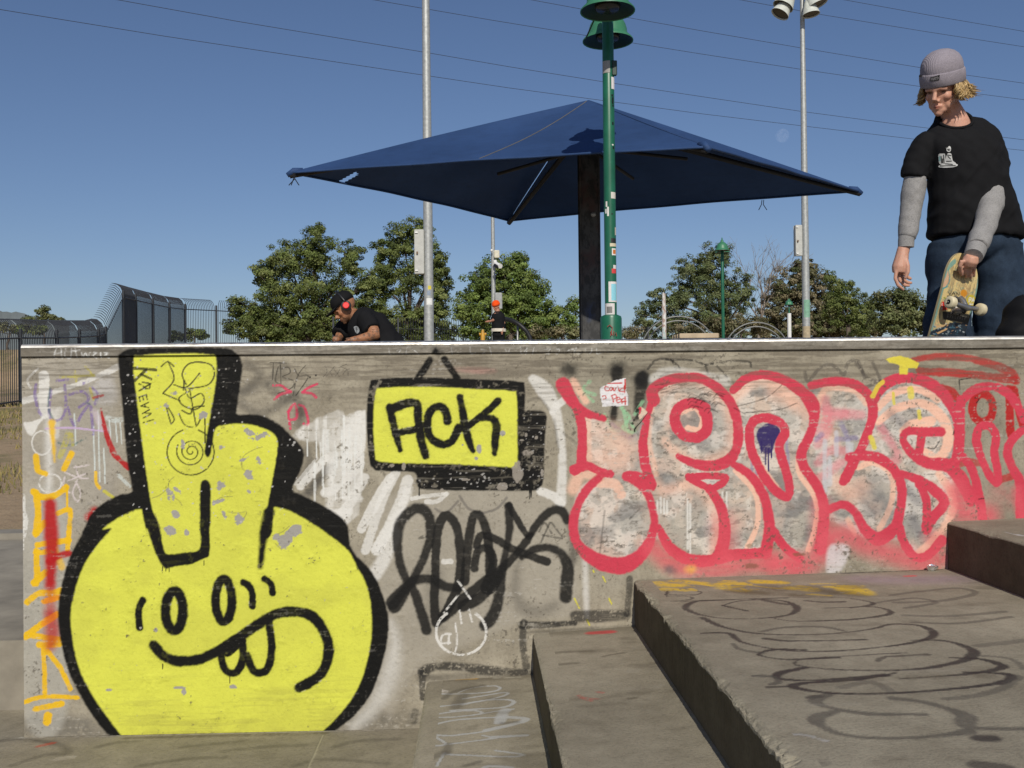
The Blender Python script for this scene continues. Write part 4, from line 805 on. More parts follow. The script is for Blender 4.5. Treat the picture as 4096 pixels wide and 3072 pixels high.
for (k, pch, yn, x1) in specs:
    us = np.concatenate([np.arange(STEPX[k]+0.05, min(x1, 2.1), pch), [x1] if x1 > 2.1 else []]); vs = np.concatenate([[YF, -3.2, -2.4], np.arange(yn, 0.003, pch*1.1), [0.004]])
    cv = Canvas(us, vs, lambda x, y, k=k: tuple(on_z(x, y, STEPZ[k], STEPS[k], STEPX[k])[:2]), .0012); c = cv
    if k == 0:
        WG = (0.46, 0.46, 0.45)
        for q, w in (([(220, 293), (320, 300), (500, 295), (640, 280), (682, 260), (650, 245), (600, 246)], .010), ([(600, 243), (480, 262), (400, 290)], .006), ([(430, 332), (560, 312), (700, 290), (732, 300), (640, 330), (450, 362), (220, 390)], .010), ([(430, 372), (520, 352), (650, 338), (750, 340), (772, 360), (700, 390), (520, 402), (350, 412)], .012), ([(570, 430), (500, 412), (300, 428), (220, 455), (350, 457), (500, 442), (640, 420), (770, 402)], .010),
                     ([(690, 458), (500, 465), (300, 490), (180, 540), (200, 570), (350, 582), (590, 552)], .011), ([(590, 546), (740, 512), (845, 482), (840, 465), (700, 456)], .02), ([(680, 492), (700, 430), (720, 410)], .03), ([(340, 640), (500, 620), (680, 596), (860, 580)], .009), ([(620, 592), (740, 586), (862, 580)], .014), ([(560, 580), (620, 592)], .010), ([(650, 685), (760, 700), (842, 715), (700, 726), (320, 710)], .010), ([(240, 590), (310, 640), (230, 652)], .010), ([(570, 800), (620, 790), (760, 800)], .013), ([(300, 700), (250, 790)], .008)):
            c.stroke(fr(9, q), w, WG, metres=True, a=.85, soft=.3, dry=.26)
        for q, w in (([(300, 330), (380, 280), (560, 240)], .02), ([(380, 390), (430, 310)], .035), ([(330, 640), (320, 700)], .02), ([(700, 500), (790, 490)], .02), ([(440, 790), (540, 760)], .015), ([(200, 740), (300, 700)], .03)):
            c.stroke(fr(9, q), w, (0.08, 0.07, 0.055), metres=True, a=.5, soft=.7)
        c.stroke(fr(9, [(240, 270), (290, 285)]), .03, (0.6, 0.55, 0.5), metres=True, a=.8, dry=.4)
        c.stroke(fr(9, [(380, 200), (520, 195)]), .012, (0.75, 0.42, 0.05), metres=True, a=.8, dry=.42); c.stroke(fr(9, [(640, 190), (820, 184)]), .012, (0.66, 0.62, 0.5), metres=True, a=.8, dry=.44)
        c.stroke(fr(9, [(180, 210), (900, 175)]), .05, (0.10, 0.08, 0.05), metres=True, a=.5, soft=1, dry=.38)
        for (x, y, q) in ((450, 250, .08), (850, 560, .1), (870, 760, .1)): c.stroke(fr(9, [(x, y), (x+20, y+10)]), q, (0.10, 0.085, 0.06), metres=True, a=.4, soft=1)
    if k == 1:
        c.stroke(fr(4, [(1225, 895), (1330, 888)]), .035, (0.62, 0.06, 0.07), metres=True, a=.9, soft=.5)
        for q, w in (([(1380, 45), (1450, 30), (1525, 18)], .012), ([(960, 40), (1100, 15), (1300, 8)], .02), ([(1560, 330), (1600, 325)], .012), ([(1050, 100), (1200, 90)], .02), ([(1120, 660), (1200, 650)], .012)): c.stroke(fr(9, q), w, (0.07, 0.06, 0.04), metres=True, a=.5, soft=.6)
        for q in ([(1215, 310), (1260, 325), (1350, 335)], [(1230, 325), (1300, 345)], [(1340, 285), (1380, 290)], [(980, 190), (1030, 190)]): c.stroke(fr(9, q), .012, (0.42, 0.10, 0.08), metres=True, a=.55, dry=.46)
        c.stroke(fr(9, [(1070, 618), (1150, 615)]), .007, (0.5, 0.5, 0.48), metres=True, a=.7, dry=.42)
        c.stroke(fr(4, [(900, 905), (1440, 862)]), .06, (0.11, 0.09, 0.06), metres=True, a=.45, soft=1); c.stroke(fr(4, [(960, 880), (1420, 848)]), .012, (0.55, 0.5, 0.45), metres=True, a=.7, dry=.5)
    if k == 2:
        D1 = (0.040, 0.034, 0.033); D2 = (0.085, 0.078, 0.066)
        for q, w, cc, a in (([(540, 445), (610, 462), (680, 476)], .016, D1, .8), ([(545, 445), (640, 420), (780, 414), (890, 424), (955, 460), (900, 500), (700, 520), (520, 515), (390, 490), (335, 455), (400, 422), (560, 416), (800, 405), (1150, 400), (1330, 420), (1372, 440), (1250, 460)], [.012, .012, .014, .02, .03, .018, .012, .012, .022, .03, .02, .012, .008, .008, .014, .02, .012], D1, .75),
                            ([(800, 510), (900, 530), (1060, 532), (1300, 520), (1472, 490), (1400, 456), (1250, 456), (1100, 462)], [.008, .01, .014, .02, .024, .016, .012, .008], D1, .75), ([(430, 515), (560, 570), (780, 605), (1100, 605), (1350, 580), (1480, 550), (1640, 560), (1712, 600), (1650, 640), (1400, 680), (1100, 700), (850, 690), (650, 650), (570, 600), (400, 602)], [.03, .02, .016, .012, .016, .016, .024, .03, .024, .016, .012, .014, .018, .022, .012], D1, .8),
                            ([(780, 630), (900, 642), (1150, 640), (1330, 635)], [.03, .02, .014, .02], D1, .75), ([(1590, 640), (1750, 640), (1880, 670), (1935, 710), (1850, 760), (1600, 800), (1300, 805), (1050, 792), (942, 770), (1000, 742), (1250, 725), (1560, 708)], [.016, .02, .028, .04, .03, .02, .014, .012, .014, .01, .01, .012], D1, .8), ([(1190, 735), (900, 745), (742, 720), (830, 690), (1000, 692)], [.018, .014, .014, .02, .012], D1, .8), ([(1400, 756), (1450, 730), (1680, 718)], .018, D1, .6),
                            ([(1000, 790), (862, 820), (852, 850), (1000, 862), (1200, 852), (1450, 832)], [.024, .03, .024, .018, .02, .03], D1, .85), ([(1800, 735), (1960, 742), (2060, 765), (2092, 790), (1950, 820), (1700, 842), (1530, 850)], [.012, .02, .03, .03, .02, .012, .012], D1, .8), ([(1880, 815), (2020, 820), (2135, 832), (2100, 870), (1900, 900), (1600, 926), (1300, 936), (1080, 926), (932, 896), (1000, 876), (1300, 856), (1500, 820)], [.012, .02, .03, .028, .02, .016, .014, .02, .03, .024, .02, .012], D1, .85),
                            ([(720, 836), (820, 840), (850, 870), (810, 882)], .02, D2, .7), ([(790, 900), (900, 895)], .014, D1, .7), ([(1030, 955), (1075, 950)], .025, D1, .7), ([(600, 660), (640, 690), (760, 710)], .02, D2, .6), ([(760, 590), (900, 566), (1100, 565), (1220, 590)], .022, D2, .6), ([(1000, 420), (1100, 428), (1215, 425)], .02, D1, .7), ([(770, 415), (830, 430), (900, 440)], .03, D1, .6),
                            ([(1660, 1050), (1350, 1046), (1130, 1012), (1052, 975), (1120, 942)], [.02, .026, .026, .04, .03], D2, .65), ([(1160, 1035), (1062, 1070), (1100, 1122), (1250, 1170), (1500, 1182), (1750, 1166), (1900, 1145)], [.03, .045, .03, .024, .02, .02, .04], D2, .65), ([(1480, 960), (1650, 980), (1800, 1022), (1892, 1062), (1882, 1102), (1950, 1126), (2212, 1130)], [.03, .026, .03, .05, .05, .03, .024], D2, .65), ([(1780, 965), (1950, 945), (2100, 900), (2180, 840)], .03, D2, .5), ([(1200, 900), (1360, 870), (1480, 925)], .03, D2, .4),
                            ([(1480, 390), (1620, 370), (1850, 350), (1940, 380), (1750, 420), (1500, 430)], .03, D2, .45), ([(1550, 500), (1800, 505), (2100, 480)], .03, D2, .45), ([(1600, 540), (1850, 545), (2140, 510)], .025, D2, .5), ([(1960, 670), (2212, 640)], .04, D2, .4), ([(1900, 720), (2130, 740), (2212, 800)], .02, D2, .45), ([(1400, 430), (1600, 405), (1720, 430), (1560, 460)], .025, D2, .5), ([(960, 1340), (1100, 1320)], .04, D2, .3), ([(1960, 1330), (2100, 1345)], .05, D1, .6)):
            c.stroke(fr(7, q), (np.array(w)*.64 if hasattr(w, '__len__') else w*.64), cc, metres=True, a=min(.92, a+.08), soft=.3, dry=.2)
        c.stroke(fr(7, [(1975, 1183), (2035, 1183)]), .03, D1, metres=True, a=.85, soft=.4)
        for q in ([(120, 372), (180, 358), (240, 372), (200, 392), (130, 385), (120, 372)], [(230, 392), (240, 365), (330, 355), (420, 372), (380, 388), (240, 385)], [(195, 402), (250, 394), (350, 396), (370, 410), (280, 422), (210, 418), (195, 402)], [(310, 425), (500, 415), (900, 405)]): c.stroke(fr(7, q), .007, (0.03, 0.026, 0.025), metres=True, a=.7, soft=.4)
        yr = random.Random(8)
        for i in range(46):
            x = yr.uniform(120, 820) if i < 32 else yr.uniform(880, 1280); y = (305+abs(x-480)*.02+yr.uniform(0, 48)) if i < 32 else 318+yr.uniform(0, 68)
            L = yr.uniform(20, 130); c.stroke(fr(7, [(x, y), (x+L, y+yr.uniform(-4, 12))]), yr.uniform(.01, .05), (0.62, 0.44, 0.05), metres=True, a=.75, soft=.5, dry=.45)
        for i in range(16):
            x = yr.uniform(550, 1250); y = yr.uniform(330, 392); c.stroke(fr(7, [(x, y), (x+yr.uniform(40, 160), y+6)]), .05, (0.085, 0.065, 0.03), metres=True, a=.35, soft=.8, dry=.4)
        c.stroke(fr(7, [(1350, 300), (1550, 305), (1800, 300)]), .12, (0.33, 0.25, 0.33), metres=True, a=.45, soft=1, dry=.34); c.stroke(fr(7, [(1560, 284), (1600, 282)]), .02, (0.6, 0.08, 0.08), metres=True, a=.8)
        c.stroke(fr(7, [(1200, 268), (1750, 248)]), .012, (0.05, 0.04, 0.03), metres=True, a=.8, dry=.44); c.stroke(fr(7, [(890, 1160), (1000, 1165), (1110, 1195)]), .012, (0.42, 0.41, 0.40), metres=True, a=.6, dry=.4)
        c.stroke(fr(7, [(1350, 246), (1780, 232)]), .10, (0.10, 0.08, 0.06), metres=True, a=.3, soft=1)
    if k == 3:
        for q in ([(2060, 45), (2100, 40), (2110, 50)], [(2090, 70), (2212, 78)], [(2140, 50), (2212, 60)]): c.stroke(fr(7, q), .02, (0.5, 0.5, 0.48), metres=True, a=.8)
    # long drag stains and speckle on every tread
    rs = random.Random(k+40)
    for i in range(26):
        u = rs.uniform(us[0], min(us[-1], 1.9)); v_ = rs.uniform(-1.6, -.02); L = rs.uniform(.05, .3)
        pp = np.array([[u, v_], [u+L*.5, v_+rs.uniform(-.01, .01)], [u+L, v_+rs.uniform(-.02, .02)]]); w_, D_ = c.dist(pp, np.full(3, rs.uniform(.004, .02)), .05)
        if D_.size: c.put(w_, .3*(1-sstep(-.01, .012, D_))*sstep(.35, .6, c.n1[w_]), rs.choice([(0.09, 0.075, 0.05), (0.36, 0.33, 0.27), (0.10, 0.085, 0.065)]))
    nm = nose(k, yn-.4, YF, 760, (0.2, 0.5, 1.05, 0.15)[k])
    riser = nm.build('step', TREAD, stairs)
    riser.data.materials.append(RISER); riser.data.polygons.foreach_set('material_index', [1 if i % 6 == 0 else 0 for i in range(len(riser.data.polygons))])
    riser.data.attributes.new('paint', 'FLOAT_COLOR', 'POINT').data.foreach_set('color', np.zeros(len(riser.data.vertices)*4, np.float32))
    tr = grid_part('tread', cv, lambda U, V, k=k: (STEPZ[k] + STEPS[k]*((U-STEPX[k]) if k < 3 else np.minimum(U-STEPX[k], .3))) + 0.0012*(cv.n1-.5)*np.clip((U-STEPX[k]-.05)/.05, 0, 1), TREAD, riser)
# ------------------------------------------------------------------ lamp posts, light poles, canopy, wires
GREEN = simple('green_enamel', (0.012, 0.115, 0.062), 0.38, 0, .2, 6, .05)
DKGREEN = simple('dark_green_enamel', (0.006, 0.03, 0.02), 0.5, 0, .2, 6, .05)
GALV = simple('galvanised_steel', (0.40, 0.41, 0.40), 0.5, .35, .2, 14, .12, .003)
GALVB = simple('brushed_galvanised', (0.30, 0.30, 0.29), 0.45, .5, .2, 14, .1)
BOXG = simple('cabinet_grey', (0.46, 0.46, 0.43), 0.55, 0, .12, 8, .05)
WHITE = simple('white_paint', (0.74, 0.74, 0.72), 0.5, 0, .1, 20, .05)
DARK = simple('dark_metal', (0.018, 0.018, 0.02), 0.5, .2, .2, 20, .05)
SHADE = simple('pale_green_enamel', (0.045, 0.19, 0.10), 0.45, 0, .15, 6, .05)
LENS = simple('lamp_glass', (0.035, 0.035, 0.03), 0.2, 0, .1, 8, 0)
def patch(p0, r, a0, a1, z0, z1, name, mat, parent, n=6):
    """a sticker wrapped on a round pole; angle 0 faces the viewer"""
    mb = MB(); A = np.linspace(math.radians(a0), math.radians(a1), n)
    pt = lambda a, z: (p0[0]+r*math.sin(a), p0[1]-r*math.cos(a), z)
    for i in range(n-1): mb.quad(pt(A[i], z0), pt(A[i+1], z0), pt(A[i+1], z1), pt(A[i], z1))
    return mb.build(name, mat, parent)
def bell_lamp(base, hgt, label, dirv=(0, 1), sep=.40, pole_r=.058, detail=True, sleeve=None, group='green bell lamp posts'):
    bx, by, bz = [float(v) for v in base]
    T = thing('lamp_post', label, 'lamp post', (bx, by, bz), group)
    MB().lathe((bx, by, bz), [(pole_r, 0), (pole_r, hgt*.62), (pole_r*.95, hgt+.10), (pole_r*.5, hgt+.16)], 16).build('pole', GREEN, T, True, 40)
    MB().lathe((bx, by, bz), [(.105, 0), (.105, .78), (.098, .80), (.062, .815)], 20).build('base_sleeve', GREEN, T, True, 40)
    for sgn in (-1, 1):
        cx, cy = bx+dirv[0]*sep*sgn, by+dirv[1]*sep*sgn; z = bz+hgt
        sh = MB().lathe((cx, cy, z), [(.246, .006), (.258, 0), (.256, .012), (.236, .035), (.214, .048), (.206, .058), (.204, .07), (.196, .085), (.193, .12), (.178, .17), (.15, .22), (.11, .255), (.07, .278), (.055, .29), (.05, .34), (.03, .36), (.012, .40), (.02, .42), (.004, .45)], 28, cap0=False).build('lamp_shade', SHADE, T, True, 35)
        MB().lathe((cx, cy, z+.004), [(.245, .004), (.20, .03), (.12, .05)], 28, cap0=False).build('reflector', DKGREEN, sh, True)
        MB().lathe((cx, cy, z+.010), [(.10, .0), (.12, .02), (.12, .045)], 20).build('lens', LENS, sh, True)
        MB().tube([(bx, by, z+.06), (bx+dirv[0]*sep*.5*sgn, by+dirv[1]*sep*.5*sgn, z+.42), (cx, cy, z+.36)], .022, 8).build('arm', GREEN, T, True)
    if sleeve: patch
    return T
g = at(1320, 700, 9.7); base = (g[0], g[1], deck_z(g[1]))
rimz = float(at(1313, 24, 9.31)[2])
_dv = np.array([base[0]-CAM[0], base[1]-CAM[1]]); _dv /= np.linalg.norm(_dv)
LP = bell_lamp(base, rimz-base[2], 'tall green bell lamp post plastered with stickers beside the blue canopy', (float(_dv[0]), float(_dv[1])))
pz = lambda py: float(at(1315, py, 9.64)[2])
MB().box((base[0]+.055, base[1]-.03, (pz(128)+pz(160))/2), (.05, .05, pz(128)-pz(160)), bev=.006).build('bracket', DKGREEN, LP)
MB().tube([at(1266, 82, 9.9), at(1284, 42, 9.7)], .008, 6).build('brace', DKGREEN, LP)
rp = .0590
def stick(name, col, a0, a1, y0, y1, lab=None, r=rp):
    m = simple('sticker_%d_%d_%d' % tuple(int(255*v) for v in col), col, .55, 0, .06, 60, 0)
    return patch(base, r, a0, a1, pz(y1), pz(y0), name, m, LP)
stick('sticker', (.30, .29, .27), -75, 10, 129, 155); stick('sticker', (.70, .66, .66), 22, 72, 164, 190); stick('sticker', (.62, .58, .52), 5, 66, 414, 428); stick('sticker', (.55, .50, .42), 45, 85, 490, 507)
stick('sticker', (.60, .53, .38), -10, 70, 525, 532); stick('sticker', (.015, .015, .015), 0, 60, 514, 524); stick('sticker', (.72, .70, .68), 8, 60, 536, 551); stick('sticker', (.55, .16, .03), 18, 52, 539, 548, r=rp+.0006)
stick('sticker', (.62, .05, .05), 5, 55, 580, 590); stick('sticker', (.68, .64, .62), 20, 60, 572, 580)
stick('sticker', (.70, .66, .64), -28, 80, 608, 652); stick('sticker', (.25, .58, .68), -2, 60, 613, 649, r=rp+.0006); stick('sticker', (.66, .62, .60), -70, 30, 655, 681); stick('sticker', (.20, .19, .18), -50, 5, 662, 676, r=rp+.0006)
for (a, y0, y1, c_) in ((30, 202, 206, BLK), (36, 208, 222, BLK), (40, 224, 228, BLK), (34, 262, 268, BLK), (30, 310, 313, WHT), (38, 315, 320, BLK), (-40, 434, 446, WHT), (-25, 446, 466, WHT), (-48, 450, 460, WHT), (15, 460, 463, DKGREEN)):
    m = c_ if not isinstance(c_, tuple) else simple('marker_%d' % int(c_[0]*1000), c_, .5, 0, .05, 50, 0); patch(base, rp, a-9, a+9, pz(y1), pz(y0), 'marker_scrawl', m, LP, 3)
for pts in ([(1312, 706), (1317, 702), (1323, 708), (1319, 726)], [(1319, 716), (1323, 724)], [(1326, 716), (1326, 726), (1331, 718), (1332, 726)]):
    mb = MB(); mb.tube([np.array(at(x, y, 9.585)) for (x, y) in pts], .004, 5); mb.build('red_tag', simple('red_marker', (.35, .05, .04), .6), LP)
g = at(1562, 700, 34); bell_lamp((g[0], g[1], 1.72), 4.0, 'green bell lamp post standing in front of the leafy tree', (0.25, .95), .30, .055)
g = at(1705, 700, 70); L3 = bell_lamp((g[0], g[1], 3.2), 3.7, 'small distant green bell lamp post with a white wrapped pole', (1, 0.1), .05, .05)
MB().lathe((g[0], g[1], 4.2), [(.14, 0), (.14, 2.1)], 12).build('pole_wrap', WHITE, L3, True, 40)
MB().lathe((g[0], g[1], 3.2), [(.143, 0.0), (.143, 1.4)], 12).build('purple_wrap', simple('purple_paint', (.12, .06, .30), .6), L3, True, 40)

def light_pole(px, d, rb, rt, hgt, label, z0):
    g = at(px, 735, d); T = thing('light_pole', label, 'light pole', (g[0], g[1], z0), 'tall galvanised light poles')
    MB().lathe((g[0], g[1], z0), [(rb*1.5, 0), (rb*1.5, .05), (rb, .06), (rb*.93, hgt*.3), (rt, hgt), (rt*.6, hgt+.02)], 20).build('pole', GALV, T, True, 40)
    return T, g
def cabinet(T, x0, x1, y0, y1, d, depth=.22):
    a, b_ = at(x0, y0, d), at(x1, y1, d); c_ = (a+b_)/2
    bx = MB().box((c_[0], c_[1], c_[2]), (abs(b_[0]-a[0]), depth, abs(a[2]-b_[2])), bev=.012).build('cabinet', BOXG, T)
    for k in (.07, .93): MB().box((a[0]+.10*(b_[0]-a[0])+.03, c_[1]-depth/2-.008, a[2]+(b_[2]-a[2])*k), (.07, .02, .035)).build('hinge', WHITE, bx)
    MB().box((a[0]+.3*(b_[0]-a[0]), c_[1]-depth/2-.02, a[2]+(b_[2]-a[2])*.53), (.04, .04, .06), bev=.006).build('latch', simple('brass_lock', (.20, .12, .07), .4, .5), bx)
    for k in (.3, .75): MB().box((b_[0]+.06*np.sign(b_[0]-a[0]), c_[1], a[2]+(b_[2]-a[2])*k), (.14, .05, .05)).build('bracket', GALVB, bx)
P1, g = light_pole(927, 25, .125, .07, 15.5, 'grey light pole with a cabinet standing left of the blue canopy', 1.48)
cabinet(P1, 895, 917, 497, 592, 25)
def disc(T, g, r, y, d, rad, mat, name='sticker', off=0):
    z = float(at(927, y, d)[2]); patch((g[0], g[1], 0), r, off-rad, off+rad, z-.0, z+.001, name, mat, T)
for (y0, y1, a0, a1, m) in ((618, 626, -5, 35, simple('yellow_sticker', (.62, .52, .05), .6)), (629, 639, -15, 25, simple('blue_grey_sticker', (.25, .30, .38), .6)), (645, 659, -25, 50, WHITE)):
    patch((g[0], g[1], 0), .1225, a0, a1, float(at(927, y1, 25)[2]), float(at(927, y0, 25)[2]), 'sticker', m, P1, 6)
P2, g = light_pole(1742, 32, .125, .066, 12.6, 'grey light pole with floodlights on top standing right of the canopy', 1.72)
cabinet(P2, 1716, 1732, 487, 553, 32)
patch((g[0], g[1], 0), .1235, -50, 70, float(at(1742, 686, 32)[2]), float(at(1742, 648, 32)[2]), 'green_smear', simple('green_smear', (.20, .38, .27), .7), P2)
patch((g[0], g[1], 0), .1245, -90, 90, float(at(1742, 735, 32)[2]), float(at(1742, 705, 32)[2]), 'tan_patch', simple('tan_patch', (.42, .34, .22), .8), P2, 10)
def flood(tip, aim, r, L, T):
    a = Vector(aim).normalized()
    h = MB().lathe(tip, [(r*.25, 0), (r*.42, L*.12), (r*.62, L*.35), (r, L), (r*.97, L*1.0), (r*.58, L*.37)], 22, a, True, False).build('floodlight', simple('pale_hood', (.55, .57, .52), .5), T, True, 40)
    MB().lathe(Vector(tip)+a*(L*.90), [(r*.93, 0), (r*.93, .02)], 20, a).build('lens', simple('flood_lens', (.03, .024, .016), .35), h, True, 40)
for (x0, y0, x1, y1, r) in ((1712, -28, 1687, 14, .34), (1706, -6, 1680, 30, .30), (1748, -26, 1766, 12, .36), (1746, -4, 1752, 33, .28)):
    a, b_ = at(x0, y0, 31.8), at(x1, y1, 31.8); a = np.array(a); d_ = np.array(b_)-a; flood(a, d_+np.array([0, -.06, -.12]), r, float(np.linalg.norm(d_)), P2)
q = at(1729, -14, 32); MB().tube([(q[0]-.55, q[1]-.1, q[2]+.1), (q[0]+.55, q[1]-.1, q[2]+.1)], .05, 8).build('cross_arm', GALVB, P2)
P3, g = light_pole(1067, 36, .085, .06, 6.9, 'slim pole with a security camera behind the person in orange beanie', 1.80)
a = at(1073, 549, 35.8); MB().box(a, (.20, .18, .27), bev=.02).build('junction_box', simple('cream_box', (.62, .58, .46), .6), P3)
a = at(1062, 541, 35.8); MB().ball(a, .05, 8, 6).build('sensor', WHITE, P3, True)
CMR = MB().tube([at(1069, 562, 35.7), at(1070, 569, 35.7)], .07, 10).build('camera_mount', WHITE, P3, True, 40)
MB().tube([at(1071, 570, 35.6), at(1081, 575, 35.3)], [.075, .085], 12).build('camera_head', WHITE, P3, True, 40); MB().tube([at(1069, 573, 35.5), at(1075, 577, 35.3)], .06, 10).build('camera_lens', DARK, P3, True, 40)
a = at(1077, 650, 35.8); MB().box(a, (.26, .2, .58), bev=.02).build('cabinet', simple('mid_grey_box', (.33, .34, .34), .6), P3)

# blue fabric canopy on one stout post
Hc = 2.43
def cpt(px, py, k, H=None): # corner at a height above the eye
    r = ray(px*K, py*K); t = (k*Hc)/r[2]; return CAM + r*t
NEAR, LEFT, RIGHT, FAR = cpt(1528, 316, 1.0), cpt(626, 372, 1.08), cpt(1857, 412, 1.08), cpt(1100, 476, 1.07)
dmid = 0.5*(np.dot(LEFT-CAM, FW)+np.dot(RIGHT-CAM, FW)); APEX = at(1272, 216, dmid)
pc = at(1275, 700, dmid)
CAN = thing('shade_canopy', 'blue pyramid fabric shade canopy with torn edge on one thick post', 'canopy', (pc[0], pc[1], deck_z(pc[1])))
fm, t, b = new_mat('blue_fabric'); v = coords(t); n1 = noise(t, v, 1.3, 5, .6); n2 = noise(t, v, 320, 2, .5); n3 = noise(t, coords(t, (1, 1, 5)), 7, 5, .65)
cb = mix(t, ramp(t, n1, [(.3, (.009, .037, .118)), (.7, (.018, .056, .165))]), ramp(t, n3, [(.30, .7), (.5, 1.0)]), .5, 'MULTIPLY')
t.links.new(cb, b.inputs['Base Color']); b.inputs['Roughness'].default_value = .75; bump(t, b, mth(t, 'ADD', n2, mth(t, 'MULTIPLY', n3, 2.0)), .25, .01)
tr_ = N(t, 'ShaderNodeBsdfTranslucent'); t.links.new(cb, tr_.inputs['Color']); ms = N(t, 'ShaderNodeMixShader'); ms.inputs[0].default_value = .02
out = t.nodes['Material Output']; t.links.new(b.outputs[0], ms.inputs[1]); t.links.new(tr_.outputs[0], ms.inputs[2]); t.links.new(ms.outputs[0], out.inputs['Surface'])
def tri_panel(A, B, C_, seed, holes=()):
    n = 96 if holes else 44; mb = MB(); idx = {}
    e1 = Vector(B)-Vector(A); e2 = Vector(C_)-Vector(A); nn = e1.cross(e2).normalized(); nn = nn if nn.z > 0 else -nn
    edge = (Vector(C_)-Vector(B)); mid = (Vector(A)-(Vector(B)+Vector(C_))/2)
    for i in range(n+1):
        for j in range(i+1):
            u = i/n; w = (j/i) if i else 0.5
            p = Vector(A)*(1-u) + (Vector(B)*(1-w)+Vector(C_)*w)*u
            p += mid*(0.018*u*u*4*w*(1-w))
            p -= nn*(0.055*math.sin(math.pi*u)*4*w*(1-w)+0.004*u*math.sin(w*21+seed)*(4*w*(1-w))) - nn*(0.035*math.sin(9*w+seed*2)*u*(1-u)*2)
            idx[i, j] = len(mb.v); mb.v.append(tuple(p))
    def ok(f):
        c_ = np.mean([mb.v[k] for k in f], axis=0)-CAM; d = c_ @ FW; x = (c_ @ RT)/d*FPX+PW/2; y = PH/2-(c_ @ UP)/d*FPX
        return not any(h(x/K, y/K) for h in holes)
    for i in range(n):
        for j in range(i+1):
            f = (idx[i, j], idx[i+1, j], idx[i+1, j+1])
            if ok(f): mb.f.append(f)
            if j < i:
                f = (idx[i, j], idx[i+1, j+1], idx[i, j+1])
                if ok(f): mb.f.append(f)
    o = mb.build('fabric_panel', fm, CAN, True)
    if seed == 1: MB().tube([Vector(mb.v[idx[i, int(i*.49)]]).lerp(Vector(mb.v[idx[i, min(i, int(i*.49)+1)]]), i*.49-int(i*.49))+nn*.003 for i in range(1, n+1)], .0045, 5).build('seam', simple('tan_stitching', (.14, .125, .10), .8), o)
    e = [mb.v[idx[n, j]] for j in range(n+1)]
    MB().tube([Vector(p)-Vector((0, 0, .008)) for p in e], .014, 6).build('hem', fm, o, True)
    return e
tri_panel(APEX, LEFT, NEAR, 1); tri_panel(APEX, NEAR, RIGHT, 2); tri_panel(APEX, RIGHT, FAR, 3)
tri_panel(APEX, FAR, LEFT, 4, [lambda x, y: abs(x-752) < 20 and abs(y-(396-(x-732)*.55)) < 5.0])
FR_ = simple('canopy_frame', (.025, .024, .024), .6, .3, .2, 9, .1)
ptop = Vector((pc[0], pc[1], float(APEX[2])-.35))
for q in (NEAR, LEFT, RIGHT, FAR):
    qv = Vector(q); MB().tube([ptop+Vector((0, 0, .05)), (ptop+qv)/2+Vector((0, 0, .0)), qv-Vector((0, 0, .05))], [.04, .034, .026], 8).build('rafter', FR_, CAN, True)
    dr = (qv-Vector(APEX)).normalized(); MB().tube([qv-dr*.16-Vector((0, 0, .02)), qv-dr*.05, qv+dr*.03-Vector((0, 0, .03))], [.034, .042, .03], 10).build('corner_cap', fm, CAN, True)
for q0, q1 in ((LEFT, FAR), (FAR, RIGHT), (NEAR, RIGHT), (LEFT, NEAR)):
    m0 = (Vector(q0)+Vector(q1))/2; mm_ = (m0+ptop)/2; MB().tube([ptop-Vector((0, 0, .25)), mm_-Vector((0, 0, .12))], .022, 6).build('strut', FR_, CAN, True)
pm, t, b = new_mat('tagged_post'); v = coords(t, (1, 1, .55)); n1 = noise(t, v, 2.6, 3, .5); n2 = noise(t, v, 9, 6, .7); n3 = noise(t, coords(t), 26, 4, .7)
colp = ramp(t, n1, [(.25, (.015, .03, .08)), (.36, (.035, .034, .033)), (.52, (.055, .053, .052)), (.61, (.05, .022, .02)), (.66, (.035, .045, .03)), (.8, (.045, .044, .044))])
t.links.new(mix(t, colp, (.012, .012, .012), ramp(t, n2, [(.48, 0), (.56, .9)])), b.inputs['Base Color']); b.inputs['Roughness'].default_value = .6
wp = 44/2150*dmid
pt_ = MB().box((pc[0], pc[1], (deck_z(pc[1])+ptop.z)/2), (wp, wp, ptop.z-deck_z(pc[1])), bev=.02).build('post', pm, CAN)
bz_ = float(at(1278, 463, dmid-wp/2)[2]); MB().ball((pc[0]+.04, pc[1]-wp/2, bz_), (.035, .02, .03), 12, 8).build('bolt_cap', GALVB, pt_, True)
for (x, y, dx, n_) in ((636, 388, 4, 3), (1650, 446, 8, 2)):   # frayed ends and loose cord
    for i in range(n_): 
        rr = random.Random(i+x); p0 = Vector(at(x+rr.uniform(-4, 4), y-14, 10.6 if x < 900 else 12.9)); MB().tube([p0, p0+Vector((rr.uniform(-.02, .02), 0, -.06)), p0+Vector((rr.uniform(-.05, .05), 0, -.13))], .005, 4).build('loose_thread', DARK, CAN)

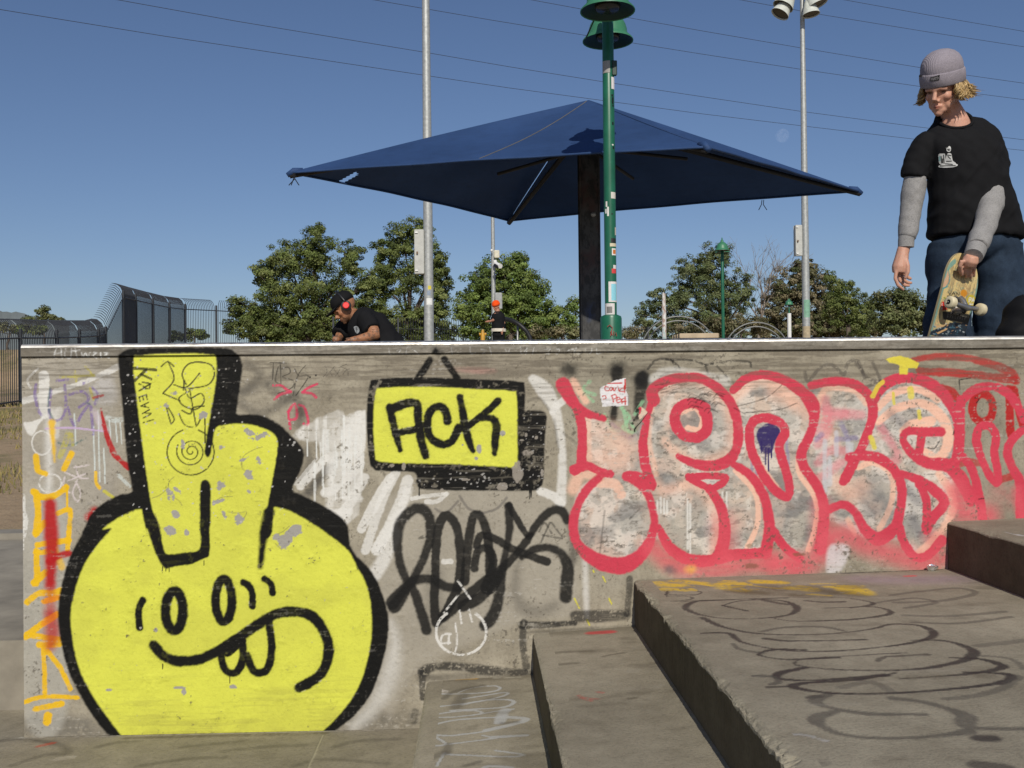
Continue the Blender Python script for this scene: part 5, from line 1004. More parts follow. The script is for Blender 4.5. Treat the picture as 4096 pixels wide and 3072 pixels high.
# overhead wires
WIRE = simple('wire', (.03, .028, .03), .6, .2)
Z1 = lambda L: [(x/1.0533/K, y/1.0533/K) for x, y in L]; Z2 = lambda L: [((1400+x/1.58)/K, y/1.58/K) for x, y in L]; Z3 = lambda L: [((2700+x/1.5845)/K, y/1.5845/K) for x, y in L]
for w in (Z1([(-300, -10), (0, 40), (690, 152), (1800, 319)]) + Z2([(1000, 555), (2212, 718)]) + Z3([(800, 797), (1500, 880), (2300, 963)]),
          Z1([(200, -58), (500, 0), (1000, 90), (1800, 222)]) + Z2([(1000, 421), (1595, 516), (2212, 609)]) + Z3([(800, 706), (1530, 803), (2300, 897)]),
          Z1([(1200, -70), (1590, 2), (1810, 40)]) + Z2([(900, 128), (1490, 224), (2212, 340)]) + Z3([(810, 441), (1530, 545), (1870, 588), (2300, 643)]),
          Z2([(700, -80), (1150, 0), (1740, 108), (2212, 193)]) + Z3([(800, 304), (1550, 428), (1840, 475), (2300, 540)]),
          Z3([(0, -70), (430, 2), (900, 88), (1600, 202), (2300, 310)]), Z3([(700, -65), (1090, 2), (1700, 112), (2300, 214)])):
    pts = [at(x, y, 75+x*.02) for x, y in w]; o = MB().tube(pts, .023, 5).build('power_line', WIRE, None, True)
    tag(o, 'thin dark overhead power line sloping across the clear sky', 'power line', 'overhead power lines')

# daytime moon
mm_, t, b = new_mat('moon_rock'); v = coords(t); n1 = noise(t, v, .028, 4, .6)
t.links.new(ramp(t, n1, [(.38, (.012, .012, .012)), (.62, (.040, .039, .037))]), b.inputs['Base Color']); b.inputs['Roughness'].default_value = 1; b.inputs['Specular IOR Level'].default_value = 0
ad = N(t, 'ShaderNodeAddShader'); tp_ = N(t, 'ShaderNodeBsdfTransparent'); t.links.new(b.outputs[0], ad.inputs[0]); t.links.new(tp_.outputs[0], ad.inputs[1]); t.links.new(ad.outputs[0], t.nodes['Material Output'].inputs['Surface'])   # the lit air lies in front of the moon
mc = at(1690, 293, 9000); o = MB().ball(mc, 61, 40, 24).build('moon', mm_, None, True); tag(o, 'pale daytime moon faint in the blue sky beside the floodlight pole', 'moon')

# far hill
hm = simple('far_hillside', (.15, .17, .17), .95, 0, .15, .01, 0)
mb = MB(); X_ = np.linspace(-420, 150, 60); prof = [(x, np.interp(x, [-420, -200, -60, 0, 45, 90, 150], [650, 655, 662, 671, 676, 690, 700])+1.5*math.sin(x*.11)+1.1*math.sin(x*.31)) for x in X_]
tp = [at(x, y, 3200) for x, y in prof]; bt = [at(x, 900, 2400) for x, y in prof]; bk = [at(x, 900, 4200) for x, y in prof]
for i in range(len(tp)-1): mb.quad(bt[i], bt[i+1], tp[i+1], tp[i]); mb.quad(tp[i], tp[i+1], bk[i+1], bk[i])
tag(mb.build('hills', hm, None, True), kind='structure')

# ------------------------------------------------------------------ fence with curved-over pickets
FENCE = simple('black_steel', (.045, .049, .058), .45, .3, .2, 10, .05)
fp = [(-57, 688, 25.7, 1), (44, 688, 28, 1), (122, 691, 30.4, 1), (171, 692, 32.7, 1), (212, 692, 35, 1), (228, 688, 36.1, 1), (266, 611, 38.0, 1), (293, 619, 40, 1), (330, 629, 42.4, 1), (366, 638, 44.8, 1), (400, 643, 47.2, 1), (467, 647, 49, 1), (540, 652, 50.5, 1), (606, 660, 52, 1), (660, 667, 53, 1), (720, 674, 54, 1)]
fq = [(720, 684, 46, 0), (790, 685, 47, 0), (860, 686, 48, 0), (930, 687, 49, 0), (1000, 688, 50, 0), (1075, 691, 51, 0), (1150, 695, 52, 0), (1230, 700, 53, 0), (1310, 704, 54, 0), (1400, 706, 56, 0)]
FHT = 2.45
def fence(pts, label, sp):
    P0 = at(pts[0][0], pts[0][1], pts[0][2]); T = thing('steel_fence', label, 'fence', (P0[0], P0[1], P0[2]-FHT))
    tops = [Vector(at(x, y, d)) for x, y, d, _ in pts]
    for i, tp in enumerate(tops):
        hp = FHT if not pts[i][3] else FHT-.28
        MB().box((tp.x, tp.y, tp.z-FHT+hp/2-.2), (.085, .085, hp+.4-.02), bev=.008).build('post', FENCE, T)
    for i in range(len(tops)-1):
        a, b_ = tops[i], tops[i+1]; dv = b_-a; hl = math.hypot(dv.x, dv.y); nrm = Vector((-dv.y, dv.x, 0)).normalized()
        if nrm.x > 0: nrm = -nrm
        if pts[i][0] > 440: nrm = Vector((0, 1, 0))
        for h in (.14, FHT-.55): MB().tube([a-Vector((0, 0, FHT-h)), b_-Vector((0, 0, FHT-h))], .022, 4).build('rail', FENCE, T)
        mb = MB(); n = max(3, int(hl/sp))
        for k in range(1, n):
            p = a+dv*(k/n); g0 = p-Vector((0, 0, FHT+.1))
            if pts[i][3]:
                path = [g0, p-Vector((0, 0, .62)), p-Vector((0, 0, .36))+nrm*.03, p-Vector((0, 0, .16))+nrm*.12, p-Vector((0, 0, .03))+nrm*.27, p+nrm*.46]
            else: path = [g0, p-Vector((0, 0, .06)), p]
            mb.tube(path, [.0130]*(len(path)-1)+[.006], 4)
        o = mb.build('pickets', FENCE, T); o['kind'] = 'stuff'
    return T
fence(fp, 'black steel fence with curved-over pickets climbing the dirt bank', .105)
fence(fq, 'low straight black picket fence in front of the leafy trees', .13)

# ------------------------------------------------------------------ trees
lfm, t, b = new_mat('foliage'); a_ = N(t, 'ShaderNodeAttribute', attribute_name='paint')
t.links.new(a_.outputs['Color'], b.inputs['Base Color']); b.inputs['Roughness'].default_value = .55; b.inputs['Specular IOR Level'].default_value = .3
tr_ = N(t, 'ShaderNodeBsdfTranslucent'); t.links.new(mix(t, a_.outputs['Color'], (1.0, 1.0, .35), 1.0, 'MULTIPLY'), tr_.inputs['Color']); ms = N(t, 'ShaderNodeMixShader'); ms.inputs[0].default_value = .30
out = t.nodes['Material Output']; t.links.new(b.outputs[0], ms.inputs[1]); t.links.new(tr_.outputs[0], ms.inputs[2]); t.links.new(ms.outputs[0], out.inputs['Surface'])
BARK = simple('bark', (.11, .085, .065), .9, 0, .35, 5, .6, .03)
DRYB = simple('dry_twigs', (.24, .20, .165), .9, 0, .3, 6, .3, .01)
def foliage(blobs, d, leaf, dens, pal, seed, lit=.25):
    R = np.random.default_rng(seed); V = []; C_ = []
    for (px, py, rx, ry) in blobs:
        s = d/2150.0; cx = np.array(at(px, py, d)); A, B = rx*s, ry*s; Dp = min(A, B)*1.15
        cl = max(.26, min(.42, min(A, B)*.26)); sun_ = np.array([.05, -.8, .6])
        ncl = int(max(8, dens*4.2*A*B/(cl*cl)))
        u = R.normal(size=(ncl, 3)); u /= np.linalg.norm(u, axis=1)[:, None]; rad = R.random(ncl)**.45
        ctr = cx + (u*rad[:, None])@np.diag([A, Dp, B])
        for k in range(ncl):
            nl = int(R.integers(74, 108)); q = R.normal(size=(nl, 3)); q /= np.linalg.norm(q, axis=1)[:, None]
            p = ctr[k] + q*(R.random(nl)**.4)[:, None]*cl*np.array([1.15, 1.15, .8])*R.uniform(.6, 1.15)
            nrm = q*.45 + u[k]*rad[k]*.75 + R.normal(size=(nl, 3))*.42 + np.array([0, -.1, .4]); nrm /= np.linalg.norm(nrm, axis=1)[:, None]
            a1 = np.cross(nrm, R.normal(size=(nl, 3))); a1 /= np.linalg.norm(a1, axis=1)[:, None]; a2 = np.cross(nrm, a1)
            sz = leaf*R.uniform(.6, 1.35, nl)[:, None]
            V.append(np.stack([p-a1*sz*.5, p-a2*sz*.3+nrm*sz*.1, p+a1*sz*.5, p+a2*sz*.3+nrm*sz*.1], 1).reshape(-1, 3))
            base_ = np.array(pal[int(R.integers(len(pal)))])*R.uniform(.95, 1.75)
            cc = base_[None]*R.uniform(.7, 1.35, nl)[:, None]; C_.append(np.repeat(cc, 4, 0))
    V = np.concatenate(V); C_ = np.concatenate(C_); C_ = np.concatenate([C_, np.ones((len(C_), 1))], 1)
    return V, np.arange(len(V)).reshape(-1, 4), C_
def tree(label, name, d, trunk, blobs, pal, seed, leaf=.108, dens=1.0, group=None, bark=None, limb=.11):
    gx = at(trunk[0], 735, d); gzv = float(terr(np.array([gx[0]]), np.array([gx[1]]))[0])
    T = thing(name, label, 'tree' if 'tree' in name else 'bush', (gx[0], gx[1], gzv), group)
    V, Qd, C_ = foliage(blobs, d, leaf, dens, pal, seed)
    mb = MB(); R = random.Random(seed); b0 = Vector((gx[0], gx[1], gzv-.2)); fork = Vector(at(trunk[0]+trunk[2], trunk[1], d))
    rt = trunk[3]
    mb.tube([b0, b0.lerp(fork, .5)+Vector((R.uniform(-.15, .15), 0, 0)), fork], [rt*1.25, rt, rt*.8], 9)
    for (px, py, rx, ry) in blobs:
        c_ = Vector(at(px, py, d))
        mid = fork.lerp(c_, .5)+Vector((R.uniform(-.3, .3), R.uniform(-.3, .3), R.uniform(-.1, .4)))
        mb.tube([fork, mid, c_], [rt*.42, rt*.26, rt*.10], 6)
        for k in range(5):
            e = c_+Vector((R.uniform(-1, 1)*rx*d/2150*.8, R.uniform(-1, 1)*rx*d/2150*.8, R.uniform(-.4, .9)*ry*d/2150)); mb.tube([mid.lerp(c_, .6), (c_+e)/2+Vector((0, 0, .15)), e], [rt*.12, rt*.07, rt*.03], 5)
    mb.build('trunk', bark or BARK, T, True)
    np_mesh('crown', V, Qd, lfm, T, col=C_)
    return T
GA = [(.098, .125, .034), (.12, .145, .042), (.075, .098, .028), (.145, .165, .055)]
GB = [(.125, .17, .042), (.10, .145, .036), (.15, .19, .05), (.085, .12, .032)]
GC_ = [(.095, .12, .048), (.115, .135, .056), (.075, .094, .038), (.135, .15, .07)]
BR = [(.17, .145, .085), (.14, .125, .07), (.20, .17, .11), (.11, .105, .05)]
OL = [(.10, .115, .045), (.125, .135, .058), (.08, .095, .035), (.15, .15, .07)]
TG_ = 'leafy trees beyond the plaza'
tree('broad dark leafy tree behind the person wearing red headphones', 'leafy_tree', 50, (660, 720, 10, .22), [(545, 690, 50, 42), (590, 640, 55, 58), (575, 590, 34, 36), (625, 560, 48, 46), (680, 540, 50, 46), (640, 620, 60, 60), (700, 610, 60, 60), (680, 690, 70, 44), (740, 660, 52, 60), (755, 560, 36, 40), (600, 700, 60, 36), (686, 500, 26, 18), (520, 665, 26, 26), (560, 722, 60, 26), (640, 724, 60, 26), (720, 722, 60, 28), (780, 715, 34, 34), (500, 700, 16, 24), (790, 620, 30, 40), (795, 670, 36, 36)], GA, 1, group=TG_)
tree('tall dark leafy tree standing behind the grey pole and cabinet', 'leafy_tree', 54, (880, 700, 4, .24), [(870, 520, 42, 44), (905, 500, 30, 34), (838, 545, 36, 36), (820, 610, 38, 50), (880, 600, 58, 52), (930, 570, 38, 52), (945, 640, 36, 46), (875, 690, 70, 38), (930, 690, 48, 40), (812, 690, 30, 40), (955, 595, 22, 34), (850, 726, 50, 24), (920, 728, 50, 22), (975, 722, 30, 22)], GA, 2, group=TG_)
tree('bright green leafy tree behind the person in the orange beanie', 'leafy_tree', 46, (1100, 720, 4, .2), [(1080, 590, 52, 40), (1118, 575, 34, 34), (1130, 620, 60, 50), (1040, 620, 44, 44), (1060, 670, 60, 50), (1150, 680, 62, 46), (1005, 665, 30, 44), (1195, 690, 38, 36), (1105, 660, 60, 50), (1232, 690, 20, 38), (1240, 660, 10, 16), (1030, 715, 40, 26), (1090, 722, 50, 24), (1160, 722, 50, 22)], GB, 3, group=TG_)
tree('olive green tree behind the far green lamp post', 'leafy_tree', 58, (1570, 700, 2, .2), [(1535, 560, 40, 36), (1495, 590, 44, 40), (1560, 600, 48, 44), (1510, 640, 56, 46), (1460, 640, 34, 36), (1580, 650, 44, 44), (1425, 650, 34, 30), (1395, 685, 26, 34), (1450, 690, 44, 34), (1540, 690, 50, 36), (1565, 540, 22, 20), (1612, 630, 20, 40), (1420, 718, 40, 22), (1490, 722, 44, 22), (1570, 722, 44, 22)], GC_, 4, dens=.8, group=TG_)
tree('grey brown half-bare tree behind the floodlight pole', 'dry_tree', 76, (1712, 690, 2, .16), [(1690, 620, 44, 44), (1740, 610, 50, 40), (1720, 660, 56, 44), (1775, 650, 42, 44), (1670, 680, 36, 40), (1790, 690, 40, 40), (1735, 580, 30, 22), (1650, 715, 40, 26), (1720, 715, 50, 26), (1790, 722, 44, 22)], BR+[(.07, .08, .03)], 5, leaf=.17, dens=.7, bark=DRYB)
tree('dark green tree at the edge of the dry thicket', 'leafy_tree', 60, (1830, 700, 2, .16), [(1815, 625, 26, 30), (1840, 650, 34, 36), (1870, 670, 24, 34), (1800, 670, 26, 40), (1850, 700, 40, 32), (1790, 600, 14, 18)], GA, 6, group=TG_)
tree('rounded olive bush beside the skater', 'leafy_bush', 42, (1945, 715, 2, .1), [(1965, 640, 30, 26), (1935, 660, 40, 36), (1985, 680, 40, 40), (1910, 690, 32, 36), (1945, 700, 50, 34), (1900, 650, 14, 18), (2030, 690, 40, 40)], OL, 7, dens=1.1)
tree('brown dry shrub below the olive green tree', 'dry_shrub', 46, (1600, 720, 2, .06), [(1590, 700, 44, 24), (1540, 708, 40, 22), (1640, 705, 40, 26), (1480, 712, 40, 18)], BR, 8, leaf=.11, dens=.7)
tree('low green brown shrub below the floodlight pole', 'dry_shrub', 74, (1790, 720, 2, .06), [(1780, 695, 40, 26), (1830, 705, 40, 24), (1730, 710, 44, 20), (1880, 712, 40, 20)], BR+OL, 9, leaf=.17, dens=.8)
tree('faint pale twiggy shrub right of the green lamp base', 'dry_shrub', 44, (1368, 722, 2, .05), [(1372, 715, 18, 18), (1355, 724, 14, 10)], BR, 10, leaf=.10, dens=.25, bark=DRYB)
tree('brown weedy shrub at the foot of the bright green tree', 'dry_shrub', 42, (1215, 722, 2, .05), [(1215, 715, 36, 18), (1160, 718, 30, 16), (1250, 722, 20, 12)], BR+OL, 11, leaf=.11, dens=.7)
tree('small feathery tree poking above the left fence', 'small_tree', 62, (95, 700, 1, .06), [(92, 672, 12, 12), (108, 682, 13, 10), (84, 690, 14, 8), (58, 690, 9, 7), (130, 694, 12, 7)], OL, 12, leaf=.13, dens=.7)
tree('green bush seen through the fence pickets', 'leafy_bush', 66, (420, 720, 1, .06), [(425, 722, 24, 12), (400, 728, 16, 10), (378, 726, 14, 12)], GA, 13, leaf=.16, dens=.9)
tree('dark green hedge bush behind the fence on the dirt bank', 'leafy_bush', 48, (20, 722, 1, .06), [(0, 706, 30, 7), (40, 709, 26, 7), (-40, 706, 26, 7), (80, 714, 22, 8)], GA+OL, 14, leaf=.15, dens=.9)
# leafless tree
g = at(1640, 735, 62); T = thing('bare_tree', 'leafless pale twiggy tree between the olive tree and the floodlight pole', 'tree', (g[0], g[1], 3.2))
mb = MB(); RB_ = random.Random(21)
def grow(p, d_, L, r, dep):
    q = p+d_*L; mid = (p+q)/2+Vector((RB_.uniform(-.06, .06), RB_.uniform(-.06, .06), 0))*L; mb.tube([p, mid, q], [r, r*.8, r*.62], 5 if dep < 3 else 4)
    if dep >= 6: return
    for k in range(2 if dep else 4):
        e = (d_+Vector((RB_.uniform(-.62, .62), RB_.uniform(-.62, .62), RB_.uniform(-.12, .35)))).normalized(); grow(q, e, L*RB_.uniform(.66, .86), r*.60, dep+1)
    if dep in (1, 2, 3): grow(mid, (d_+Vector((RB_.uniform(-.9, .9), RB_.uniform(-.9, .9), .1))).normalized(), L*.6, r*.45, dep+2)
grow(Vector((g[0], g[1], 3.0)), Vector((.03, 0, 1)), 2.0, .12, 0)
mb.build('branches', DRYB, T, True)

# ------------------------------------------------------------------ small things on the plaza
HOOPM = simple('dull_galvanised', (.20, .20, .19), .5, .4)
def hoop(x0, x1, ytop, d, label):
    a, b_ = Vector(at(x0, 735, d)), Vector(at(x1, 735, d)); zt = float(at((x0+x1)/2, ytop, d)[2]); z0 = deck_z(a.y); R_ = (b_-a).length/2; c_ = (a+b_)/2
    T = thing('steel_hoop', label, 'hoop', (c_.x, c_.y, z0)); ax = (b_-a).normalized()
    for off, nm in ((-.045, 'hoop_tube'), (.045, 'hoop_tube')):
        pts = [c_+ax*(-(R_+off))+Vector((0, 0, z0-c_.z))] + [c_+ax*(-(R_+off)*math.cos(t_))+Vector((0, 0, zt-c_.z-(R_+.05)+(R_+off)*math.sin(t_))) for t_ in np.linspace(0, math.pi, 22)] + [c_+ax*(R_+off)+Vector((0, 0, z0-c_.z))]
        MB().tube(pts, .016, 8).build(nm, HOOPM, T, True)
hoop(1388, 1545, 683, 21, 'double tube galvanised hoop behind the stickered white post'); hoop(1567, 1702, 696, 21.5, 'double tube galvanised hoop right of the far green lamp post')
a = at(1435, 735, 20); T = thing('white_post', 'white post plastered with stickers behind the pale plank', 'post', (a[0], a[1], deck_z(a[1])))
zt = float(at(1435, 634, 20)[2]); wm, t, b = new_mat('stickered'); v = coords(t, (1, 1, .7)); n1 = noise(t, v, 9, 2, .4)
t.links.new(ramp(t, n1, [(.3, (.52, .50, .48)), (.42, (.66, .65, .62)), (.5, (.34, .22, .17)), (.56, (.62, .60, .58)), (.66, (.30, .40, .40)), (.72, (.5, .42, .36))]), b.inputs['Base Color']); b.inputs['Roughness'].default_value = .7
MB().lathe((a[0], a[1], deck_z(a[1])), [(.044, 0), (.044, zt-deck_z(a[1])-.25), (.036, zt-deck_z(a[1])-.2), (.036, zt-deck_z(a[1]))], 14).build('post', wm, T, True, 40); MB().ball((a[0]-.01, a[1], zt), (.028, .028, .035), 10, 8).build('cap', GALVB, T, True)
a = at(1460, 727, 9); b_ = at(1545, 727, 9); T = thing('plank_bench', 'pale wooden plank bench top behind the ledge', 'bench', ((a[0]+b_[0])/2, (a[1]+b_[1])/2, deck_z(a[1])))
WOOD = simple('pale_wood', (.46, .36, .24), .7, 0, .15, 12, .1); zc = float((a[2]+b_[2])/2)
for k in range(3): MB().box(((a[0]+b_[0])/2, a[1]-.11+k*.11, zc), (float(b_[0]-a[0]), .1, .042), bev=.005).build('plank', WOOD, T)
for s_ in (.12, .88): MB().box((a[0]+(b_[0]-a[0])*s_, a[1], (zc-.03+deck_z(a[1]))/2), (.06, .28, zc-.03-deck_z(a[1])), bev=.005).build('leg', GALVB, T)
a = at(1043, 735, 28); T = thing('yellow_standpipe', 'yellow standpipe with two side outlets beside the camera pole', 'standpipe', (a[0], a[1], deck_z(a[1])))
YP = simple('hydrant_yellow', (.50, .26, .02), .5); zz = lambda y: float(at(1043, y, 28)[2]); z0 = deck_z(a[1])
MB().lathe((a[0], a[1], z0), [(.065, 0), (.065, zz(722)-z0), (.055, zz(720)-z0), (.04, zz(715)-z0), (.03, zz(712)-z0)], 12).build('barrel', YP, T, True, 40)
for s_ in (-1, 1): MB().lathe((a[0], a[1], zz(722)), [(.035, .03), (.035, .075), (.045, .08), (.045, .10)], 10, (s_, 0, 0)).build('outlet', YP, T, True, 40)
T = thing('curved_rail', 'dark curved guard rail bending to the ground by the bright tree', 'rail', (at(1146, 735, 27)[0], at(1146, 735, 27)[1], deck_z(24)))
pts = [at(1062, 690, 27.5), at(1090, 689, 27.3), at(1112, 695, 27.1), at(1130, 708, 27), at(1141, 722, 27), at(1147, 742, 27), at(1150, 800, 27)]
MB().tube([Vector(spq) for spq in spline(pts, k=6)], .06, 8).build('top_tube', DARK, T, True)
MB().tube([at(1118, 700, 27.2), at(1118, 800, 27.2)], .03, 6).build('post', GALVB, T, True)
# ------------------------------------------------------------------ people
from mathutils.bvhtree import BVHTree
FR[12] = (3500, 700, 2.371); FR[13] = (3500, 150, 2.552)
def fuse(name, mb, voxel, mat, parent, smooth=4, disp=None, col=None):
    me = bpy.data.meshes.new('raw'); me.from_pydata([tuple(v) for v in mb.v], [], mb.f); me.update()
    o = bpy.data.objects.new('raw', me); COL.objects.link(o)
    r = o.modifiers.new('r', 'REMESH'); r.mode = 'VOXEL'; r.voxel_size = voxel; r.adaptivity = 0
    if smooth: sm = o.modifiers.new('s', 'SMOOTH'); sm.iterations = smooth; sm.factor = .5
    dg = bpy.context.evaluated_depsgraph_get(); ev = o.evaluated_get(dg); m2 = bpy.data.meshes.new_from_object(ev)
    bpy.data.objects.remove(o); bpy.data.meshes.remove(me)
    m2.name = name; n = len(m2.vertices); co = np.zeros(n*3, np.float32); m2.vertices.foreach_get('co', co); co = co.reshape(-1, 3)
    if disp is not None:
        no = np.zeros(n*3, np.float32); m2.vertices.foreach_get('normal', no); no = no.reshape(-1, 3); co = co + no*disp(co)[:, None]
    if col is not None:
        a = m2.attributes.new('paint', 'FLOAT_COLOR', 'POINT'); c_ = np.concatenate([col(co), np.ones((n, 1))], 1).astype(np.float32); a.data.foreach_set('color', c_.ravel())
    off = np.array(wloc(parent), np.float32) if parent is not None else 0
    m2.vertices.foreach_set('co', (co-off).astype(np.float32).ravel()); m2.update()
    m2.polygons.foreach_set('use_smooth', np.ones(len(m2.polygons), bool)); m2.materials.clear(); m2.materials.append(mat)
    ob = bpy.data.objects.new(name, m2); COL.objects.link(ob)
    if parent is not None: ob.parent = parent
    return ob
SKIN, t, b = new_mat('skin'); a_ = N(t, 'ShaderNodeAttribute', attribute_name='paint'); v = coords(t); n1 = noise(t, v, 40, 4, .6)
t.links.new(mix(t, a_.outputs['Color'], ramp(t, n1, [(.3, .86), (.7, 1.0)]), .6, 'MULTIPLY'), b.inputs['Base Color']); b.inputs['Roughness'].default_value = .5
b.inputs['Subsurface Weight'].default_value = .12; b.inputs['Subsurface Radius'].default_value = (.012, .005, .003); b.inputs['Specular IOR Level'].default_value = .35
def cloth(name, c_, rough=.85, weave=900, var=.12, rib=None, melange=0.0):
    m, t, b = new_mat(name); v = coords(t); n1 = noise(t, v, 14, 4, .6); n2 = noise(t, v, weave, 2, .5)
    cc = ramp(t, n1, [(.3, tuple(x*(1-var) for x in c_)), (.7, tuple(min(.9, x*(1+var)) for x in c_))])
    if melange: cc = mix(t, cc, ramp(t, noise(t, v, 260, 3, .7), [(.35, .55), (.6, 1.1)]), melange, 'MULTIPLY')
    t.links.new(cc, b.inputs['Base Color']); b.inputs['Roughness'].default_value = rough; b.inputs['Specular IOR Level'].default_value = .12
    h = n2
    if rib:
        w_ = N(t, 'ShaderNodeTexWave', bands_direction=rib[1]); w_.inputs['Scale'].default_value = rib[0]; w_.inputs['Distortion'].default_value = .4; t.links.new(v, w_.inputs['Vector']); h = mth(t, 'ADD', w_.outputs['Fac'], mth(t, 'MULTIPLY', n2, .4))
    bump(t, b, h, .35, .003); return m
def ax_of(o, f, s, u): return lambda a, b_, c_: o + f*a + s*b_ + u*c_      # forward, side, up
def head_parts(mb, L, f, s, u, k=1.0):
    A = (s, f, u); B = lambda a, b_, c_, r: mb.ball(L(a*k, b_*k, c_*k), tuple(x*k for x in r) if hasattr(r, '__len__') else r*k, 16, 10, A)
    B(-.012, 0, .03, (.075, .092, .088)); B(.022, 0, -.03, (.062, .064, .078)); B(.034, 0, -.076, (.046, .048, .034)); B(.074, 0, -.1, (.02, .018, .017)); B(.05, 0, -.088, (.036, .04, .022))
    for q in (-1, 1): B(.055, .036*q, -.03, (.022, .026, .022)); B(-.006, .074*q, -.022, (.010, .022, .032)); B(.095, .011*q, -.043, .0085); B(.043, .036*q, -.066, (.014, .027, .027))
    mb.tube([L(.070*k, -.045*k, .004*k), L(.088*k, -.022*k, .012*k), L(.091*k, 0, .008*k), L(.088*k, .022*k, .012*k), L(.070*k, .045*k, .004*k)], .011*k, 8)
    mb.tube([L(.086*k, 0, .006*k), L(.103*k, 0, -.02*k), L(.113*k, 0, -.038*k)], [.009*k, .0105*k, .0125*k], 8)
    mb.tube([L(.080*k, -.024*k, -.068*k), L(.093*k, 0, -.064*k), L(.080*k, .024*k, -.068*k)], [.003*k, .0075*k, .003*k], 8)
    mb.tube([L(.079*k, -.022*k, -.074*k), L(.092*k, 0, -.077*k), L(.079*k, .022*k, -.074*k)], [.003*k, .0085*k, .003*k], 8)
def skin_col(base, L0, f, s, u, k=1.0, beard=None):
    L0 = np.array(L0); F_, S_, U_ = np.array(f), np.array(s), np.array(u)
    def fn(co):
        d = co-L0; a = d@F_/k; b_ = d@S_/k; c_ = d@U_/k
        c = np.tile(np.array(base), (len(co), 1)); inh = (np.abs(c_) < .16) & (np.hypot(a, b_) < .16)
        def spot(a0, b0, c0, ra, rb, rc, colr, w=1.0):
            m = np.clip(1.6-1.6*np.sqrt(((a-a0)/ra)**2+((b_-b0)/rb)**2+((c_-c0)/rc)**2), 0, 1)*w*inh; c[:] = c*(1-m[:, None])+np.array(colr)*m[:, None]
        spot(.095, 0, -.071, .03, .026, .012, (base[0]*.72, base[1]*.42, base[2]*.42), .8)
        for q in (-1, 1):
            spot(.08, .031*q, -.008, .03, .017, .007, (.03, .02, .015), .9); spot(.08, .031*q, -.002, .03, .022, .004, (.05, .03, .02), .8); spot(.085, .032*q, .014, .03, .024, .006, (base[0]*.35, base[1]*.28, base[2]*.2), .8); spot(.06, .045*q, -.04, .04, .03, .03, (base[0]*1.02, base[1]*.82, base[2]*.8), .4)
        spot(.09, 0, -.0705, .04, .019, .0026, (.12, .03, .025), .9)
        if beard is not None: spot(.05, 0, -.09, .085, .075, .04, beard, .85); spot(.095, 0, -.055, .03, .03, .008, beard, .7)
        return c
    return fn
def decal(target, k, paint, box, n=90, mat=None, parent=None, name='print', off=.0016, d0=2.0, thr=.3):
    """thin print lying on a garment: a fine patch pressed on the cloth"""
    (x0, y0), (x1, y1) = fr(k, [box[0]])[0], fr(k, [box[1]])[0]
    cv = Canvas(np.linspace(x0, x1, n), np.linspace(y0, y1, int(n*abs(y1-y0)/abs(x1-x0))+2), lambda x, y: (x, y), 1.0)
    cv.n1[:] = .5; cv.n2[:] = .5; cv.ns[:] = .5; paint(cv)
    me = target.data; offv = wloc(target)
    bv = BVHTree.FromPolygons([v.co+offv for v in me.vertices], [tuple(p.vertices) for p in me.polygons])
    P_ = np.zeros(cv.U.shape+(3,)); ok = np.zeros(cv.U.shape, bool); D0 = None
    for j in range(cv.U.shape[0]):
        for i in range(cv.U.shape[1]):
            r = Vector(ray(cv.U[j, i], cv.V[j, i])); h = bv.ray_cast(Vector(CAM)+r*d0, r.normalized())
            if h[0] is not None: ok[j, i] = True; P_[j, i] = np.array(h[0])-np.array(r.normalized())*off
    I = np.arange(cv.U.size).reshape(cv.U.shape); q = np.stack([I[:-1, :-1], I[1:, :-1], I[1:, 1:], I[:-1, 1:]], -1)
    m = ok[:-1, :-1] & ok[1:, 1:] & ok[1:, :-1] & ok[:-1, 1:] & (cv.A[:-1, :-1] > thr)
    if not m.any(): return
    qq = q[m]; u, inv = np.unique(qq.ravel(), return_inverse=True)
    return np_mesh(name, P_.reshape(-1, 3)[u], inv.reshape(-1, 4), mat, parent, smooth=True, col=np.concatenate([cv.C, np.ones(cv.A.shape+(1,))], -1).reshape(-1, 4)[u])
PRINT, t, b = new_mat('printed_ink'); a_ = N(t, 'ShaderNodeAttribute', attribute_name='paint'); t.links.new(a_.outputs['Color'], b.inputs['Base Color']); b.inputs['Roughness'].default_value = .8
def folds(amp, fx, fz, seed):
    return lambda co: amp*((fbm(co[:, 0]*fx+co[:, 2]*fx*.6+co[:, 1]*3, co[:, 2]*fz-co[:, 0]*fz*.3, 3, seed)-.5)*1.6 + .5*(np.abs(fbm(co[:, 0]*fx*1.3-co[:, 2]*fx*.9, co[:, 2]*fz*.7+co[:, 1]*4, 2, seed+7)-.5)*-2+.5))
TEE = cloth('black_cotton', (.0105, .0105, .0118), .85); GREYC = cloth('grey_marl', (.30, .29, .285), .9, melange=.7); KNIT = cloth('lilac_grey_knit', (.29, .26, .295), .95, rib=(62, 'X'), melange=.5)
DEN = cloth('dark_denim', (.025, .040, .066), .85, melange=.6, var=.3)
SHOE = simple('black_shoe', (.02, .02, .022), .6)

